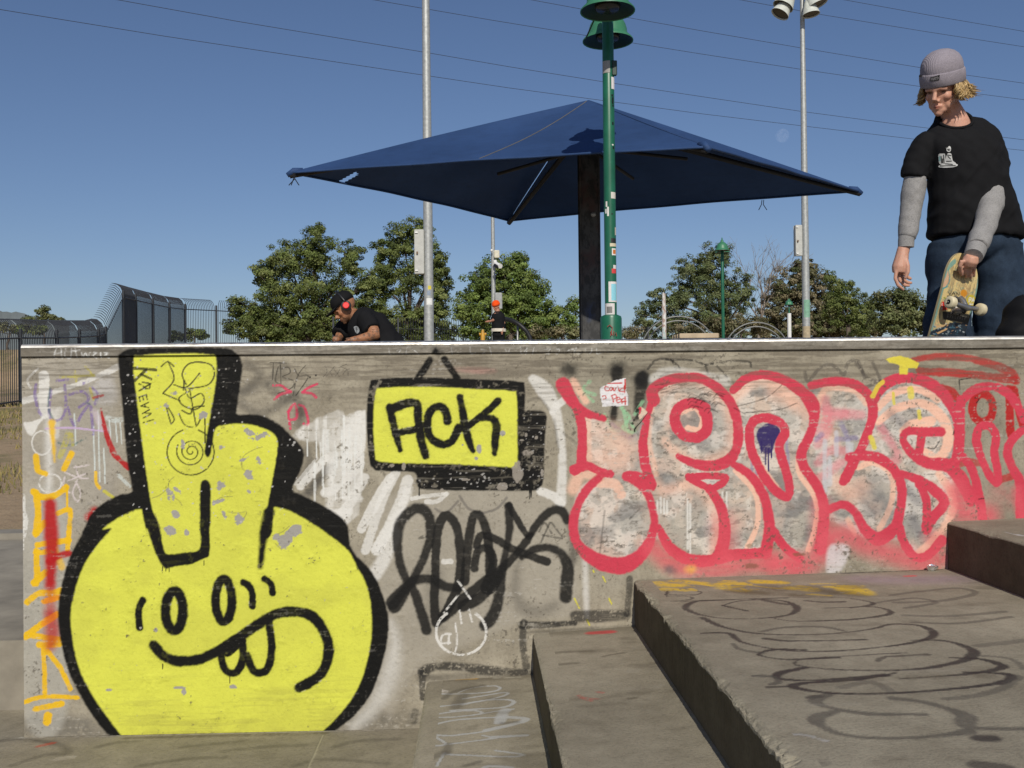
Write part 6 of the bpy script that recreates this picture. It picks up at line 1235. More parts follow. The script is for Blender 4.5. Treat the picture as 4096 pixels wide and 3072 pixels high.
# --- the skater
dS = 4.4
def SK(x, y, dz=0.0): return Vector(at(x, y, dS+dz))
V_ = lambda a: Vector([float(q) for q in a])
fw, rt, up = V_(FW), V_(RT), V_(UP)
g0 = SK(2108, 720); zf = deck_z(g0.y)
SKT = thing('person', 'standing skater in grey beanie and black tee with grey sleeves gripping a skateboard', 'person', (g0.x, g0.y, zf))
yw, pt = math.radians(45), math.radians(25)
fh = -fw*math.cos(yw)-rt*math.sin(yw); hs = rt*math.cos(yw)-fw*math.sin(yw); hf = (fh*math.cos(pt)-up*math.sin(pt)).normalized(); hu = hs.cross(hf).normalized(); hu = hu if hu.dot(up) > 0 else -hu
roll = math.radians(-5); hs, hu = (hs*math.cos(roll)+hu*math.sin(roll)), (hu*math.cos(roll)-hs*math.sin(roll))
HO = SK(2036, 187.5); HL = ax_of(HO, hf, hs, hu); hk = .97
# board geometry (needed for the grip of the hand)
Lax = (Vector(at(2092, 553, 4.22))-Vector(at(2046, 722, 4.265))).normalized()
bn = (-fw*math.cos(math.radians(25))+rt*math.sin(math.radians(25))); bn = (bn-Lax*bn.dot(Lax)).normalized(); ba = Lax.cross(bn).normalized(); ba = ba if ba.dot(rt) > 0 else -ba
TIP = Vector(at(2096, 549, 4.22))
def on_board(px, py, off=0.0):       # point of the line of sight on the board plane shifted by off
    r = Vector(ray(px*K, py*K)); t_ = ((TIP+bn*off)-Vector(CAM)).dot(bn)/r.dot(bn); return Vector(CAM)+r*t_
mb = MB()
head_parts(mb, HL, hf, hs, hu, hk)
nb = SK(2066, 262, .03)
mb.tube([HL(-.025, 0, -.03), HL(-.03, .004, -.085), SK(2060, 250, .045), SK(2062, 264, .042), SK(2064, 280, .045), SK(2068, 310, .06)], [.052, .047, .050, .062, .067, .07], 16)
mb.tube([SK(2074, 310, .06), SK(2080, 345, .06), SK(2100, 450, .07), SK(2108, 530, .08)], [.075, .10, .11, .12], 12)
mb.tube([SK(2014, 318, .06), SK(2072, 305, .06), SK(2132, 318, .07)], [.035, .04, .035], 10)
def finger(pts, r=.0088): mb.tube(pts, [r*1.05]+[r]*(len(pts)-2)+[r*.8], 8); mb.ball(pts[-1], r*.82, 8, 6)
# hanging hand
mb.tube([SK(2006, 305, .05), SK(1978, 385, .05), SK(1967, 465, .045), SK(1955, 525, .03), SK(1951, 545, .03)], [.036, .034, .032, .026, .026], 10)
mb.tube([SK(1951, 536, .03), SK(1948, 556, .03), SK(1943, 578, .03), SK(1941, 590, .03)], [.025, .03, .034, .028], 10)
for q, dz in (([(1936, 586), (1934, 602), (1940, 616), (1951, 625)], -.015), ([(1940, 590), (1944, 606), (1954, 616), (1963, 617)], .008), ([(1944, 590), (1951, 603), (1961, 611), (1968, 611)], .028), ([(1949, 586), (1957, 596), (1964, 601), (1967, 602)], .045)): finger([SK(x, y, .03+dz) for x, y in q])
finger([SK(1956, 556, .01), SK(1961, 574, .0), SK(1961, 588, .0), SK(1956, 600, .005)], .0098)
# gripping hand
gw = on_board(2101, 552, .045)
mb.tube([SK(2138, 305, .06), SK(2146, 380, .01), SK(2143, 425, -.03), SK(2134, 465, -.08), SK(2122, 505, -.12), gw], [.036, .034, .032, .03, .028, .026], 10)
mb.tube([gw, on_board(2097, 562, .040), on_board(2092, 572, .030)], [.026, .034, .030], 10); mb.tube([on_board(2082, 570, .026), on_board(2093, 575, .027), on_board(2104, 572, .022)], .017, 8)
finger([on_board(2078, 562, .034), on_board(2074, 574, .030), on_board(2075, 585, .020), on_board(2077.5, 594, .012)], .0092)
finger([on_board(2087, 572, .028), on_board(2086, 584, .026), on_board(2088, 598, .011)], .0092); finger([on_board(2096, 573, .028), on_board(2095.5, 586, .026), on_board(2097, 600, .011)], .0090); finger([on_board(2105, 572, .022), on_board(2104, 584, .022), on_board(2104, 596, .010)], .0082)
finger([on_board(2097, 560, .022), on_board(2084, 556, .0), on_board(2084, 566, -.028)], .010)
BODY = fuse('body', mb, .0040, SKIN, SKT, 5, col=skin_col((.58, .31, .22), HO, hf, hs, hu, hk))
# tee shirt
mb = MB()
def oval(y, x0, x1, dz, dd, n=28, p=2.4, tilt=0, ft=0):
    c_ = SK((x0+x1)/2, y, dz); hw = (x1-x0)/2*(dS+dz)/2150; out_ = []
    for j in range(n):
        a = 2*math.pi*j/n; ca, sa = math.cos(a), math.sin(a); q = (abs(ca)**p+abs(sa)**p)**(-1/p); out_.append(c_+rt*(hw*ca*q)-fw*(dd*sa*q)+up*(tilt*ca-ft*sa*q))
    return out_
mb.rings([oval(y, a, b_, dz, dd, tilt=tl, ft=ft_) for (y, a, b_, dz, dd, tl, ft_) in ((516, 2012, 2203, .08, .135, -.004, 0), (508, 2008, 2206, .08, .145, 0, 0), (490, 2009, 2203, .08, .14, 0, 0), (450, 2010, 2192, .07, .135, 0, 0), (410, 2010, 2176, .065, .13, 0, 0), (370, 2006, 2166, .06, .128, 0, 0), (330, 1999, 2162, .055, .122, 0, .004), (306, 1994, 2160, .05, .110, .004, .010), (288, 2000, 2154, .05, .098, .008, .018), (276, 2008, 2142, .05, .092, .012, .030), (267, 2014, 2128, .05, .082, .014, .042), (261, 2024, 2106, .05, .073, .012, .052), (257, 2029, 2096, .05, .067, .010, .056))])
COLL = oval(257.5, 2027.5, 2097, .05, .069, 32, 2.2, .010, .056)
mb.tube([SK(2012, 302, .05), SK(1996, 318, .05), SK(1982, 350, .05), SK(1976, 384, .05)], [.054, .058, .058, .058], 16)
mb.tube([SK(2134, 302, .06), SK(2143, 320, .05), SK(2146, 355, .03), SK(2144, 394, .0)], [.056, .060, .060, .061], 16)
TSH = fuse('tee_shirt', mb, .0068, TEE, SKT, 5, disp=folds(.022, 10, 6, 3))
MB().tube(COLL+COLL[:1], .0075, 8).build('collar', TEE, TSH, True)
# grey sleeves
mb = MB(); mb.tube([SK(1978, 372, .05), SK(1975, 395, .05), SK(1970, 430, .05), SK(1967, 465, .045), SK(1961, 500, .035), SK(1958, 514, .03)], [.044, .049, .050, .045, .040, .036], 18); fuse('sleeve', mb, .006, GREYC, SKT, 3, disp=folds(.008, 16, 11, 5))
MB().tube([SK(1958.5, 511, .03), SK(1957.5, 520, .03), SK(1957, 534, .03)], [.035, .0345, .034], 20).build('cuff', GREYC, SKT, True, 50)
cw = on_board(2103, 553, .048)
mb = MB(); mb.tube([SK(2145, 380, .01), SK(2144, 402, -.003), SK(2142, 430, -.03), SK(2134, 465, -.08), SK(2123, 500, -.12), cw.lerp(SK(2123, 500, -.12), .35)], [.048, .054, .054, .05, .046, .043], 18); fuse('sleeve', mb, .006, GREYC, SKT, 3, disp=folds(.008, 16, 11, 6))
d_ = (cw-SK(2123, 500, -.12)).normalized(); MB().tube([cw-d_*.055, cw-d_*.03, cw+d_*.004], [.042, .041, .038], 20).build('cuff', GREYC, SKT, True, 50)
# jeans and shoes
mb = MB(); mb.ball(SK(2107, 528, .085), (.195, .135, .09), 20, 12, (rt, fw, up))
for pts in ([(2056, 528, .08, .098), (2046, 600, .08, .085), (2046, 660, .085, .092), (2048, 730, .085, .098), (2042, 850, .09, .094), (2042, 955, .09, .09)], [(2156, 528, .09, .108), (2160, 600, .07, .107), (2162, 660, .06, .113), (2162, 730, .06, .118), (2170, 850, .06, .11), (2170, 955, .06, .105)]):
    mb.tube([SK(x, y, z) for x, y, z, r in pts], [r for *_, r in pts], 18)
fuse('jeans', mb, .009, DEN, SKT, 5, disp=folds(.026, 9, 6, 8))
for x, z in ((2040, .0), (2168, -.02)):
    a = SK(x, 960, z); mb = MB(); mb.ball((a.x, a.y-.03, zf+.045), (.05, .13, .045), 14, 8); mb.ball((a.x, a.y+.05, zf+.06), (.045, .06, .06), 12, 8); mb.build('shoe', SHOE, SKT, True)
# beanie
def hring(u_, rs, rf, n=44, wob=0.0): return [HL(rf*math.cos(2*math.pi*j/n)-.008, rs*math.sin(2*math.pi*j/n), u_*.96+.014+wob*math.cos(2*math.pi*j/n)) for j in range(n)]
bk = MB(); bk.rings([hring(*q) for q in ((.045, .086, .101), (.062, .0875, .1025), (.08, .0865, .101), (.10, .082, .095), (.12, .072, .083), (.136, .056, .065), (.147, .036, .042), (.152, .014, .016))], True, True)
BEA = bk.build('beanie', KNIT, SKT, True)
bm = MB(); bm.rings([hring(*q, wob=.004) for q in ((.0, .084, .099), (-.004, .088, .104), (.002, .092, .108), (.028, .0935, .1095), (.052, .0925, .108), (.058, .089, .104), (.056, .085, .100))], False, False); CUF = bm.build('folded_brim', KNIT, BEA, True)
decal(CUF, 13, lambda cv:
      (cv.fill(fr(13, [(562, 405), (600, 398), (660, 378), (655, 432), (562, 446)]), (.012, .012, .012), soft=1, smooth=False, wear=0), [cv.stroke(fr(13, q), 3.0, (.20, .19, .2), wear=0) for q in ([(575, 415), (575, 435)], [(575, 424), (588, 422)], [(588, 412), (590, 434)], [(598, 434), (604, 410), (612, 430)], [(622, 408), (622, 428)], [(615, 410), (632, 405)], [(638, 402), (646, 412), (638, 424)])]), ((545, 365), (675, 460)), 50, PRINT, CUF, 'patch', .0022)
MB().box(HL(.075, -.062, .072), (.012, .006, .006), axes=(hs, hf, hu)).build('tab', SHOE, CUF)
# curly hair under the brim
hr = random.Random(5); mb = MB(); hc = []
for i in range(760):
    lock = i < 290
    a = math.radians(hr.uniform(60, 300))
    if hr.random() < .6: a = math.radians(hr.choice([hr.uniform(56, 125), hr.uniform(268, 308)]))
    L_ = hr.uniform(.05, .096); r0 = HL(.092*math.cos(a)-.006, .079*math.sin(a), hr.uniform(.0, .02)); outd = (hf*math.cos(a)*.095+hs*math.sin(a)*.079).normalized()
    n = 15; ph = hr.uniform(0, 6.28); cr = hr.uniform(.006, .012); tv = outd.cross(hu).normalized(); spread = hr.uniform(.0, .35)*(1 if a < math.pi else .6); pts = []; fq = hr.uniform(7, 12); fl = hr.uniform(.1, .5) if a < math.pi else hr.uniform(.0, .14)
    for k in range(n):
        q = k/(n-1); base_ = r0+outd*(L_*(spread*q+fl*q**3)+.006)-hu*(L_*(q-.30*q**3)); pts.append(base_+tv*(cr*math.sin(ph+q*fq)*min(1, q*2.5))+outd*(cr*math.cos(ph+q*fq)*min(1, q*2.5)))
    r_0 = hr.uniform(.0028, .0046) if lock else hr.uniform(.0009, .0018); n0 = len(mb.v); mb.tube(pts, [r_0]*10+[r_0*.9, r_0*.8, r_0*.6, r_0*.4, r_0*.15], 5)
    t_ = hr.random()**1.3; cc = (.15+.42*t_, .092+.30*t_, .035+.14*t_, 1); hc += [cc]*(len(mb.v)-n0)
HAIRM, t, b = new_mat('blond_hair'); a_ = N(t, 'ShaderNodeAttribute', attribute_name='paint'); t.links.new(a_.outputs['Color'], b.inputs['Base Color']); b.inputs['Roughness'].default_value = .38
HR = mb.build('hair', HAIRM, SKT, True); HR.data.attributes.new('paint', 'FLOAT_COLOR', 'POINT').data.foreach_set('color', np.array(hc, np.float32).ravel())
# print on the chest
def logo(cv):
    W1 = (.62, .62, .60)
    for q in ([(735, 1120), (760, 1108), (775, 1130), (765, 1165), (735, 1160), (728, 1135)], [(725, 1215), (745, 1180), (775, 1185), (785, 1220), (790, 1290), (720, 1290)], [(650, 1190), (690, 1185), (715, 1195), (712, 1290), (660, 1290), (648, 1240)], [(655, 1305), (740, 1290), (830, 1290), (840, 1308), (780, 1325), (660, 1325)], [(770, 1250), (810, 1270), (825, 1290), (760, 1285)]): cv.fill(fr(13, q), W1, soft=.8, wear=0)
    for q in ([(720, 1125), (745, 1118)], [(740, 1140), (765, 1140)], [(735, 1200), (775, 1205)], [(745, 1215), (770, 1240)], [(700, 1200), (705, 1285)], [(675, 1215), (680, 1280)], [(665, 1312), (820, 1308)], [(690, 1240), (690, 1280)], [(730, 1265), (780, 1262)], [(720, 1290), (790, 1296)], [(745, 1150), (760, 1155)]): cv.stroke(fr(13, q), 4, (.02, .02, .02), wear=0)
    cv.fill(fr(13, [(652, 1215), (668, 1215), (668, 1260), (652, 1260)]), (.20, .42, .42), soft=.8, wear=0, a=.8)
decal(TSH, 13, logo, ((635, 1100), (850, 1335)), 80, PRINT, TSH, 'print')

# --- skateboard held upright
BW, BL = .1, .80
def half(v_):     # half width along the board, v from 0 (nose tip) to -BL
    e = min(-v_, BL+v_); R_ = .135
    return BW*(1.0 if e >= R_ else math.sqrt(max(0.0, 1-((R_-e)/R_)**2))**.92)
def kick(v_):
    e = min(-v_, BL+v_); return -.032*max(0, (.165-e)/.165)**1.6
def b2d(x, y): p = on_board(x/K, y/K); d = p-TIP; return (d.dot(ba), d.dot(Lax))
BC = Canvas(np.linspace(-1, 1, 61), np.concatenate([np.linspace(-BL, -.42, 40), np.linspace(-.415, 0, 190)]), None, .0001)
hv = np.array([half(v_) for v_ in BC.vs]); BC.U = BC.us[None, :]*hv[:, None]
class BCanvas(Canvas):
    def win(s, p, m): return slice(0, s.U.shape[0]), slice(0, s.U.shape[1])
    def dist(s, p, wd, m):
        D = np.full(s.U.shape, 1e3, np.float32)
        for i in range(len(p)-1):
            a, b_ = p[i], p[i+1]; x = s.U-a[0]; y = s.V-a[1]; d = b_-a; L2 = d@d; t = np.clip((x*d[0]+y*d[1])/max(L2, 1e-12), 0, 1); D = np.minimum(D, np.hypot(x-t*d[0], y-t*d[1])-(wd[i]+(wd[i+1]-wd[i])*t))
        return (slice(0, s.U.shape[0]), slice(0, s.U.shape[1])), D
BC.__class__ = BCanvas; BC.to2d = b2d; BC.mpp = 4.13/FPX
u_, v_ = BC.U, BC.V; BC.n1 = fbm(u_*60, v_*60, 4, 1).astype(np.float32); BC.n2 = fbm(u_*240, v_*240, 3, 5).astype(np.float32); BC.ns = fbm(u_*150, v_*20, 4, 9).astype(np.float32)
BC.C[:] = np.array((.66, .50, .22)); BC.A[:] = 1
w0 = (slice(0, u_.shape[0]), slice(0, u_.shape[1]))
BC.put(w0, .55*sstep(.52, .62, BC.ns), (.20, .15, .09)); BC.put(w0, .5*sstep(.58, .66, BC.n2*.5+BC.n1*.5), (.10, .22, .20)); BC.put(w0, .8*sstep(.0885, .094, np.abs(u_)), (.10, .28, .27))
TEAL = (.09, .30, .29); c = BC; FR12 = lambda q: fr(12, q)
c.fill(FR12([(800, 800), (740, 840), (690, 920), (660, 1000), (690, 1000), (730, 900), (800, 840)]), TEAL, soft=2, a=.8); c.fill(FR12([(690, 960), (715, 900), (715, 1010), (680, 1060), (640, 1060)]), (.60, .36, .22), soft=2, a=.9); st12 = lambda q, w, cc, **kw: c.stroke(FR12(q), w/2.371, cc, wear=0, **kw)
st12([(720, 900), (715, 1000), (680, 1060)], 12, TEAL); st12([(640, 1080), (690, 1060)], 14, TEAL)
for i in range(60):
    r = random.Random(i+4); x, y = r.uniform(700, 1000), r.uniform(850, 1100); st12([(x, y), (x+r.uniform(-20, 20), y+r.uniform(10, 70))], r.uniform(3, 9), r.choice([(.22, .15, .08), (.12, .20, .16), (.34, .16, .09), (.08, .10, .09)]), a=.6)
for q in ([(695, 1105), (710, 1135), (725, 1105)], [(730, 1140), (745, 1108), (762, 1142)], [(735, 1128), (758, 1128)], [(772, 1145), (772, 1115), (798, 1145), (800, 1115)]): st12(q, 8, (.015, .015, .015), smooth=False)
st12([(690, 1148), (770, 1158)], 10, (.02, .02, .02))
c.fill(FR12(ell(843, 1120, 33, 36, 0, 340, 14)), (.62, .25, .02), soft=1, wear=0); c.fill(FR12(ell(915, 1190, 48, 56, 0, 340, 14)), (.58, .45, .05), soft=1, wear=0)
for q in ([(895, 1205), (895, 1165), (915, 1165), (915, 1185), (897, 1185)], [(922, 1205), (935, 1165), (948, 1205)], [(926, 1190), (944, 1190)], [(905, 1215), (905, 1240)], [(905, 1228), (935, 1225)]): st12(q, 9, (.75, .75, .73), smooth=False)
c.fill(FR12([(640, 1200), (680, 1205), (685, 1280), (640, 1285), (628, 1240)]), (.60, .03, .02), soft=1, wear=0, smooth=False); st12([(640, 1215), (638, 1275)], 7, (.7, .68, .65)); st12([(660, 1165), (690, 1180)], 14, (.25, .30, .04))
c.fill(FR12([(640, 1295), (760, 1290), (930, 1330), (915, 1420), (800, 1395), (650, 1370)]), (.018, .018, .016), soft=2, wear=0, smooth=False)
for k_, x in enumerate((690, 715, 738, 762, 786, 808, 832, 856)):
    y = 1318+(x-690)*.13; st12([(x, y), (x-3, y+34)], 6, (.17, .16, .14), smooth=False); st12([(x, y+2+16*(k_ % 3 == 1)), (x+13, y+4)], 6, (.17, .16, .14), smooth=False)
    if k_ in (0, 5, 7): st12([(x+8, y+18), (x, y+30)], 6, (.17, .16, .14), smooth=False)
c.fill(FR12([(520, 1520), (560, 1470), (640, 1440), (720, 1400), (800, 1400), (910, 1420), (900, 1540)]), (.018, .03, .045), soft=3, wear=0)
c.fill(b_q := [tuple(q) for q in FR12([(500, 1530), (900, 1530), (860, 1900), (380, 1900)])], (.018, .03, .045), soft=3, wear=0, smooth=False)
for i in range(70):
    r = random.Random(i+200); x, y = r.uniform(560, 890), r.uniform(1400, 1520); st12([(x, y), (x+r.uniform(-25, 25), y+r.uniform(-12, 12))], r.uniform(4, 12), r.choice([(.55, .58, .60), (.05, .14, .20), (.60, .34, .16), (.30, .36, .38), (.01, .01, .02)]), a=.85)
for q in ([(600, 1400), (640, 1380), (660, 1420)], [(590, 1440), (650, 1430)], [(600, 1500), (680, 1460)]): st12(q, 16, (.62, .38, .18))
SB = thing('skateboard', 'upright scuffed yellow skateboard with cream wheels held by the skater', 'skateboard', tuple(TIP-Lax*.80))
def bpt(u, v_, z): return TIP+ba*u+Lax*v_+bn*(z+kick(v_)+.035*(u/BW)**2*-.10)
def bgrid(z): return np.array([[tuple(bpt(BC.U[j, i], BC.vs[j], z)) for i in range(61)] for j in range(len(BC.vs))])
G1, G0 = bgrid(0.0), bgrid(-.011); ny, nx = BC.U.shape; I = np.arange(nx*ny).reshape(ny, nx)
qf = np.stack([I[:-1, :-1], I[:-1, 1:], I[1:, 1:], I[1:, :-1]], -1).reshape(-1, 4)
DM, t, b = new_mat('board_graphic'); a_ = N(t, 'ShaderNodeAttribute', attribute_name='paint'); t.links.new(a_.outputs['Color'], b.inputs['Base Color']); b.inputs['Roughness'].default_value = .45
DK = np_mesh('deck', G1.reshape(-1, 3), qf, DM, SB, smooth=True, col=np.concatenate([BC.C, BC.A[..., None]], -1).reshape(-1, 4))
np_mesh('grip_tape', G0.reshape(-1, 3), qf[:, ::-1], simple('grip', (.012, .012, .012), .95), SB, smooth=True)
rim = MB(); loop1 = [tuple(G1[j, 0]) for j in range(ny)]+[tuple(G1[j, -1]) for j in range(ny-1, -1, -1)]; loop0 = [tuple(G0[j, 0]) for j in range(ny)]+[tuple(G0[j, -1]) for j in range(ny-1, -1, -1)]
for i in range(len(loop1)): k = (i+1) % len(loop1); rim.quad(loop1[i], loop1[k], loop0[k], loop0[i])
rim.build('ply_edge', simple('plywood', (.30, .24, .13), .7), SB)
TM = simple('truck_metal', (.36, .35, .34), .35, .8, .2, 30, .1); UR = simple('urethane', (.62, .54, .36), .5, 0, .1, 30, .05); DKM = simple('bolt_dark', (.03, .03, .03), .4, .5)
vt = (on_board(2090, 662, .052)-TIP).dot(Lax)
for vv, sg in ((vt, 1), (-BL-vt, -1)):
    C0 = lambda u, v_, z: TIP+ba*u+Lax*(vv+v_*sg)+bn*z
    tk = MB(); tk.box(C0(0, -.005, .006), (.055, .08, .008), axes=(ba, Lax, bn), bev=.002); tk.tube([C0(0, -.022, .01), C0(0, -.018, .036), C0(0, 0, .05)], [.02, .017, .013], 12); tk.tube([C0(0, .03, .01), C0(0, .018, .03), C0(0, 0, .048)], [.012, .012, .012], 10)
    tk.tube([C0(-.068, 0, .05), C0(-.03, -.003, .05), C0(0, -.006, .05), C0(.03, -.003, .05), C0(.068, 0, .05)], [.0095, .011, .015, .011, .0095], 12); TR = tk.build('truck', TM, SB, True, 50)
    MB().tube([C0(-.108, 0, .05), C0(.108, 0, .05)], .004, 8).build('axle', TM, TR, True)
    MB().tube([C0(0, -.02, .034), C0(0, -.024, .052)], [.011, .010], 8).build('kingpin', DKM, TR, True)
    for sd in (-1, 1):
        w_ = MB().lathe(C0(sd*.073, 0, .05), [(.012, 0), (.020, .001), (.0255, .005), (.0265, .010), (.0265, .022), (.0255, .027), (.020, .0315), (.011, .0315), (.010, .026)], 26, ba*sd).build('wheel', UR, SB, True, 40)
        MB().lathe(C0(sd*.0985, 0, .05), [(.010, 0), (.010, .003), (.005, .004), (.005, .009)], 12, ba*sd).build('bearing', DKM, w_, True, 40)
    for du in (-.021, .021):
        for dv in (-.04, .03): MB().ball(C0(du, dv, .010), .004, 8, 5).build('bolt', DKM, TR, True)
# black bag behind the ledge
a = at(2200, 690, 4.02); zb = deck_z(a[1]); zt = float(at(2190, 645, 4.02)[2]); BG = thing('backpack', 'black rounded backpack standing by the skater behind the ledge', 'bag', (a[0], a[1], zb))
mb = MB(); mb.ball((a[0]+.03, a[1], zb+(zt-zb)*.52), (.125, .10, (zt-zb)*.49), 20, 14); mb.box((a[0]+.04, a[1], zb+(zt-zb)*.4), (.20, .17, (zt-zb)*.78), bev=.05); BAGM = cloth('black_nylon', (.009, .009, .010), .6); fuse('bag_body', mb, .012, BAGM, BG, 5, disp=folds(.03, 9, 9, 12))
mb = MB(); mb.ball((a[0]+.03, a[1]-.10, zb+.2), (.09, .05, .12), 14, 10); mb.build('front_pocket', BAGM, BG, True); MB().tube([(a[0]-.01, a[1]+.02, zt-.03), (a[0]+.03, a[1]+.02, zt+.012), (a[0]+.07, a[1]+.02, zt-.03)], .008, 8).build('handle', BAGM, BG, True)

# --- person bent over with red headphones
def M2(x, y, dz=0.0): return Vector(at(x, y, 8+dz))
g0 = M2(800, 735, .1); z2 = deck_z(g0.y); T = thing('person', 'crouching person in black cap, black tee and red headphones leaning on tattooed forearm', 'person', (g0.x, g0.y, z2))
f2 = (-rt*math.cos(math.radians(38))-up*math.sin(math.radians(38))-fw*.18).normalized(); s2 = (-fw+f2*fw.dot(f2)).normalized(); u2 = f2.cross(s2).normalized(); u2 = u2 if u2.dot(up) > 0 else -u2
O2 = M2(745, 663, .07); L2 = ax_of(O2, f2, s2, u2); mb = MB(); head_parts(mb, L2, f2, s2, u2, 1.0)
mb.tube([L2(-.03, 0, -.04), M2(758, 676, .08), M2(770, 688, .1)], [.055, .055, .07], 12); mb.tube([M2(772, 690, .1), M2(800, 715, .1), M2(840, 765, .1)], [.10, .12, .12], 12)
mb.tube([M2(790, 692, -.05), M2(808, 716, -.1), M2(812, 722, -.1), M2(790, 729, -.16), M2(768, 734, -.2)], [.05, .05, .046, .038, .028], 10); mb.tube([M2(770, 733, -.2), M2(756, 736, -.22)], [.03, .026], 8)
mb.tube([M2(762, 695, .22), M2(736, 722, .2), M2(728, 735, .1)], [.05, .042, .03], 10); mb.ball(M2(726, 733, .08), (.035, .03, .028), 10, 8)
for q in range(4): mb.tube([M2(757, 734+q, -.23+q*.02), M2(749, 736+q, -.23+q*.02), M2(744, 739+q, -.22+q*.02)], .009, 6); mb.tube([M2(724+q*1.5, 735, .04+q*.02), M2(722+q*1.5, 741, .03+q*.02)], .009, 6)
mb.tube([M2(756, 731, -.2), M2(748, 732, -.18)], .010, 6)
TAT = skin_col((.36, .165, .085), O2, f2, s2, u2, 1.0, beard=(.05, .03, .02))
def tat(co):
    c_ = TAT(co); n_ = fbm(co[:, 0]*55+co[:, 2]*20, co[:, 2]*60, 3, 17); arm = np.linalg.norm(co-np.array(O2), axis=1) > .19; m_ = sstep(.5, .62, n_)*arm*.6; return c_*(1-m_[:, None])+np.array((.07, .06, .05))*m_[:, None]
fuse('body', mb, .0062, SKIN, T, 2, col=tat)
mb = MB(); mb.tube([M2(763, 683, .1), M2(775, 692, .1), M2(800, 712, .1), M2(830, 750, .1), M2(846, 772, .1)], [.085, .135, .165, .17, .165], 18)
mb.tube([M2(786, 688, -.02), M2(797, 700, -.07), M2(804, 712, -.1)], [.085, .08, .072], 12); mb.tube([M2(765, 692, .2), M2(742, 712, .22), M2(733, 724, .18)], [.085, .08, .072], 12); TS2 = fuse('tee_shirt', mb, .012, TEE, T, 4, disp=folds(.02, 7, 7, 23))
mb = MB(); mb.ball(M2(846, 775, .1), (.18, .2, .15), 14, 10)
for dz in (-.08, .22): mb.tube([M2(846, 778, dz), M2(800, 782, dz-.04), M2(764, 784, dz-.04), M2(775, 830, dz), M2(785, 872, dz)], [.1, .095, .085, .07, .06], 12)
fuse('trousers', mb, .014, cloth('black_denim', (.012, .012, .014), .85), T, 3)
for dz in (-.08, .22): a = M2(775, 878, dz); MB().ball((a.x, a.y, z2+.045), (.13, .05, .045), 12, 8).build('shoe', SHOE, T, True)
CAPM = cloth('black_cap', (.010, .010, .011), .8)
def r2(u_, rs, rf, n=28): return [L2(rf*math.cos(2*math.pi*j/n)-.008, rs*math.sin(2*math.pi*j/n), u_) for j in range(n)]
CP = MB().rings([r2(*q) for q in ((.022, .084, .10), (.05, .085, .101), (.08, .082, .096), (.10, .07, .082), (.118, .05, .06), (.126, .02, .024))]).build('cap', CAPM, T, True)
vm_ = MB(); va = [math.radians(q) for q in range(-62, 63, 8)]
top = [[L2(rr*math.cos(a_)-.004, .088*math.sin(a_)*(1 if rr < .12 else .92), .034-.05*(rr-.095)-.012*(math.sin(a_)**2)+zz) for a_ in va] for rr, zz in ((.088, .006), (.13, .004), (.172, .001), (.176, -.004), (.13, -.006), (.088, -.004))]
for i in range(len(top)-1):
    for j in range(len(va)-1): vm_.quad(top[i][j], top[i][j+1], top[i+1][j+1], top[i+1][j])
vm_.build('visor', CAPM, CP, True)
HP = thing('headphones', 'bright red headphones with black band on the crouching person', 'headphones', tuple(L2(0, .09, -.01)))
RC = simple('red_plastic', (.72, .012, .010), .4); RD = simple('black_plastic', (.012, .012, .013), .4)
for sd in (1, -1):
    cu = MB().lathe(L2(-.005, sd*.074, -.012), [(.030, 0), (.040, .006), (.042, .022), (.036, .026)], 20, s2*sd).build('ear_cushion', RD, HP, True, 40); MB().lathe(L2(-.005, sd*.099, -.012), [(.026, 0), (.0265, .010), (.022, .014)], 20, s2*sd).build('cup', RC, HP, True, 40)
MB().tube([L2(-.018, .098*math.sin(q), .005+.135*math.cos(q)) for q in np.linspace(-1.55, 1.55, 18)], .011, 8).build('headband', RD, HP, True)
FR[14] = (1200, 1120, 4.424)
decal(TS2, 14, lambda cv: (cv.fill(fr(14, [(950, 835), (985, 815), (1030, 830), (1050, 900), (1015, 945), (980, 915)]), (.30, .32, .33), soft=1, wear=0), [cv.stroke(fr(14, q), 2.2, (.02, .02, .02), wear=0) for q in ([(970, 850), (1010, 850)], [(985, 880), (1020, 880)], [(1000, 840), (1005, 930)])]), ((935, 800), (1065, 960)), 40, PRINT, TS2, 'emblem', .006, 6.0)

# --- far person in orange beanie
def M3(x, y, dz=0.0): return Vector(at(x, y, 25+dz))
g0 = M3(1077, 735); z3 = deck_z(g0.y); T = thing('person', 'standing person in orange beanie and black shirt looking down at one hand', 'person', (g0.x, g0.y, z3))
yw = math.radians(50); fh3 = -fw*math.cos(yw)-rt*math.sin(yw); f3 = (fh3*.9-up*.35).normalized(); s3 = (rt*math.cos(yw)-fw*math.sin(yw)); s3 = (s3-f3*s3.dot(f3)).normalized(); u3 = s3.cross(f3).normalized(); u3 = u3 if u3.dot(up) > 0 else -u3
O3 = M3(1072, 661); L3_ = ax_of(O3, f3, s3, u3); mb = MB(); head_parts(mb, L3_, f3, s3, u3)
mb.tube([L3_(-.02, 0, -.05), M3(1075, 674)], [.055, .06], 10); mb.tube([M3(1075, 676), M3(1077, 715)], [.12, .12], 10)
mb.tube([M3(1067, 679), M3(1066, 692, -.1), M3(1058, 694, -.25)], [.05, .04, .03], 8); mb.tube([M3(1056, 694, -.27), M3(1051, 695, -.32)], [.035, .02], 8); mb.tube([M3(1084, 679), M3(1088, 697, -.05), M3(1085, 712, -.12)], [.05, .042, .03], 8); mb.tube([M3(1085, 712, -.12), M3(1084, 720, -.14)], [.038, .028], 8)
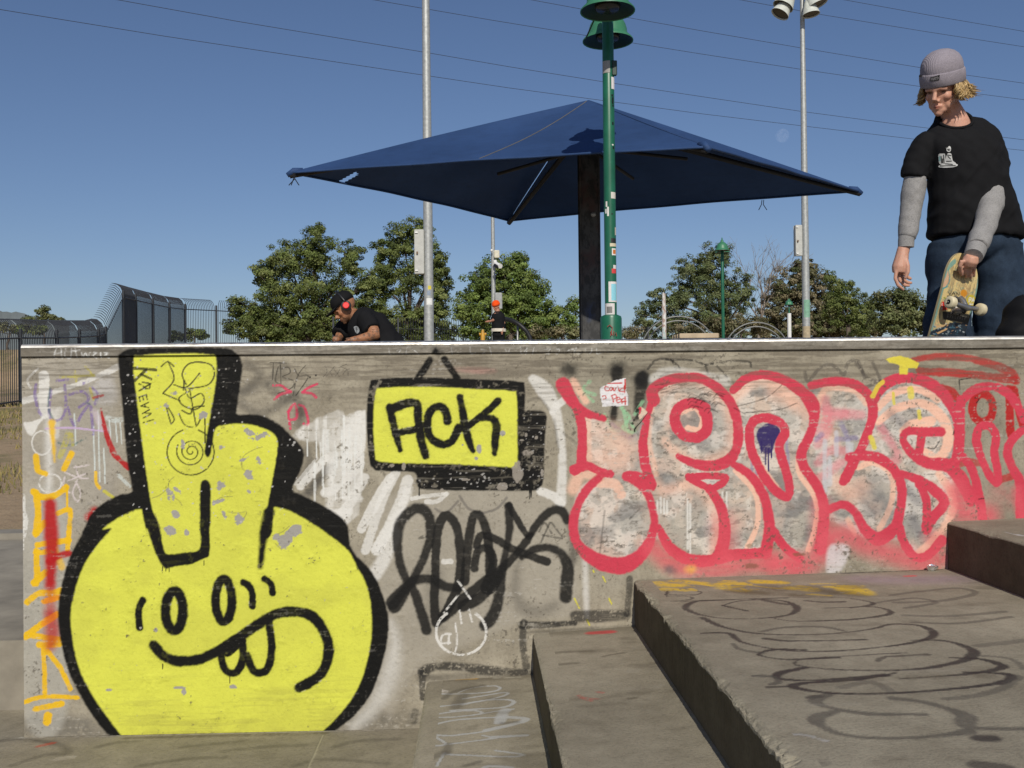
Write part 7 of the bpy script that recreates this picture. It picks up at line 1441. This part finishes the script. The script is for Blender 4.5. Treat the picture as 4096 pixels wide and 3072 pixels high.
for q in range(4): mb.tube([M3(1054-q, 693+q*.6, -.28), M3(1049-q*.4, 694+q*.6, -.33)], .009, 5); mb.tube([M3(1083.4+q*.7, 719, -.14), M3(1083.2+q*.7, 723, -.15)], .009, 5)
fuse('body', mb, .010, SKIN, T, 2, col=skin_col((.42, .20, .13), O3, f3, s3, u3))
mb = MB(); mb.tube([M3(1075, 673), M3(1076, 684), M3(1077, 700), M3(1077, 712)], [.09, .17, .175, .18], 14); mb.tube([M3(1069, 680), M3(1066, 690, -.06)], [.08, .07], 10); mb.tube([M3(1083, 680), M3(1087, 693, -.03)], [.08, .07], 10); fuse('shirt', mb, .018, TEE, T, 3, disp=folds(.02, 6, 6, 31))
MB().tube([M3(1077, 710), M3(1077, 716.5)], [.185, .19], 16).build('shirt_hem', simple('cream_cotton', (.66, .60, .50), .9), T, True, 40)
mb = MB(); mb.ball(M3(1077, 722), (.17, .14, .12), 12, 8)
for dx in (-5, 5): mb.tube([M3(1077+dx, 722), M3(1077+dx*1.1, 765), M3(1077+dx*1.2, 803)], [.10, .085, .075], 10)
fuse('trousers', mb, .02, cloth('black_work_trousers', (.012, .012, .013), .85), T, 2)
for dx in (-6, 6): a = M3(1077+dx, 805); MB().ball((a.x-.04, a.y-.05, z3+.045), (.10, .08, .045), 10, 6).build('shoe', SHOE, T, True)
OM = cloth('orange_knit', (.85, .085, .012), .9, rib=(60, 'X'))
def r3(u_, rs, rf, n=24): return [L3_(rf*math.cos(2*math.pi*j/n)-.006, rs*math.sin(2*math.pi*j/n), u_) for j in range(n)]
MB().rings([r3(*q) for q in ((.012, .088, .104), (.015, .094, .11), (.06, .095, .11), (.066, .09, .105), (.10, .084, .097), (.13, .06, .07), (.146, .02, .025))]).build('beanie', OM, T, True)

# scrap of foil in the corner of the step
fp_ = on_z(*fr(6, [(936, 1471)])[0], STEPZ[2]+.02); mb = MB(); rr = random.Random(3)
mb.ball((fp_[0], min(fp_[1], -.02), tread_z(2, fp_[0])+.009), (.019, .012, .010), 9, 6); mb.v = [(x+rr.uniform(-.003, .003), y+rr.uniform(-.003, .003), max(z+rr.uniform(-.003, .003), tread_z(2, x)-.001)) for x, y, z in mb.v]
tag(mb.build('foil_scrap', simple('foil', (.75, .75, .76), .25, .9), None), 'tiny crumpled silver foil scrap at the foot of the step riser', 'litter')
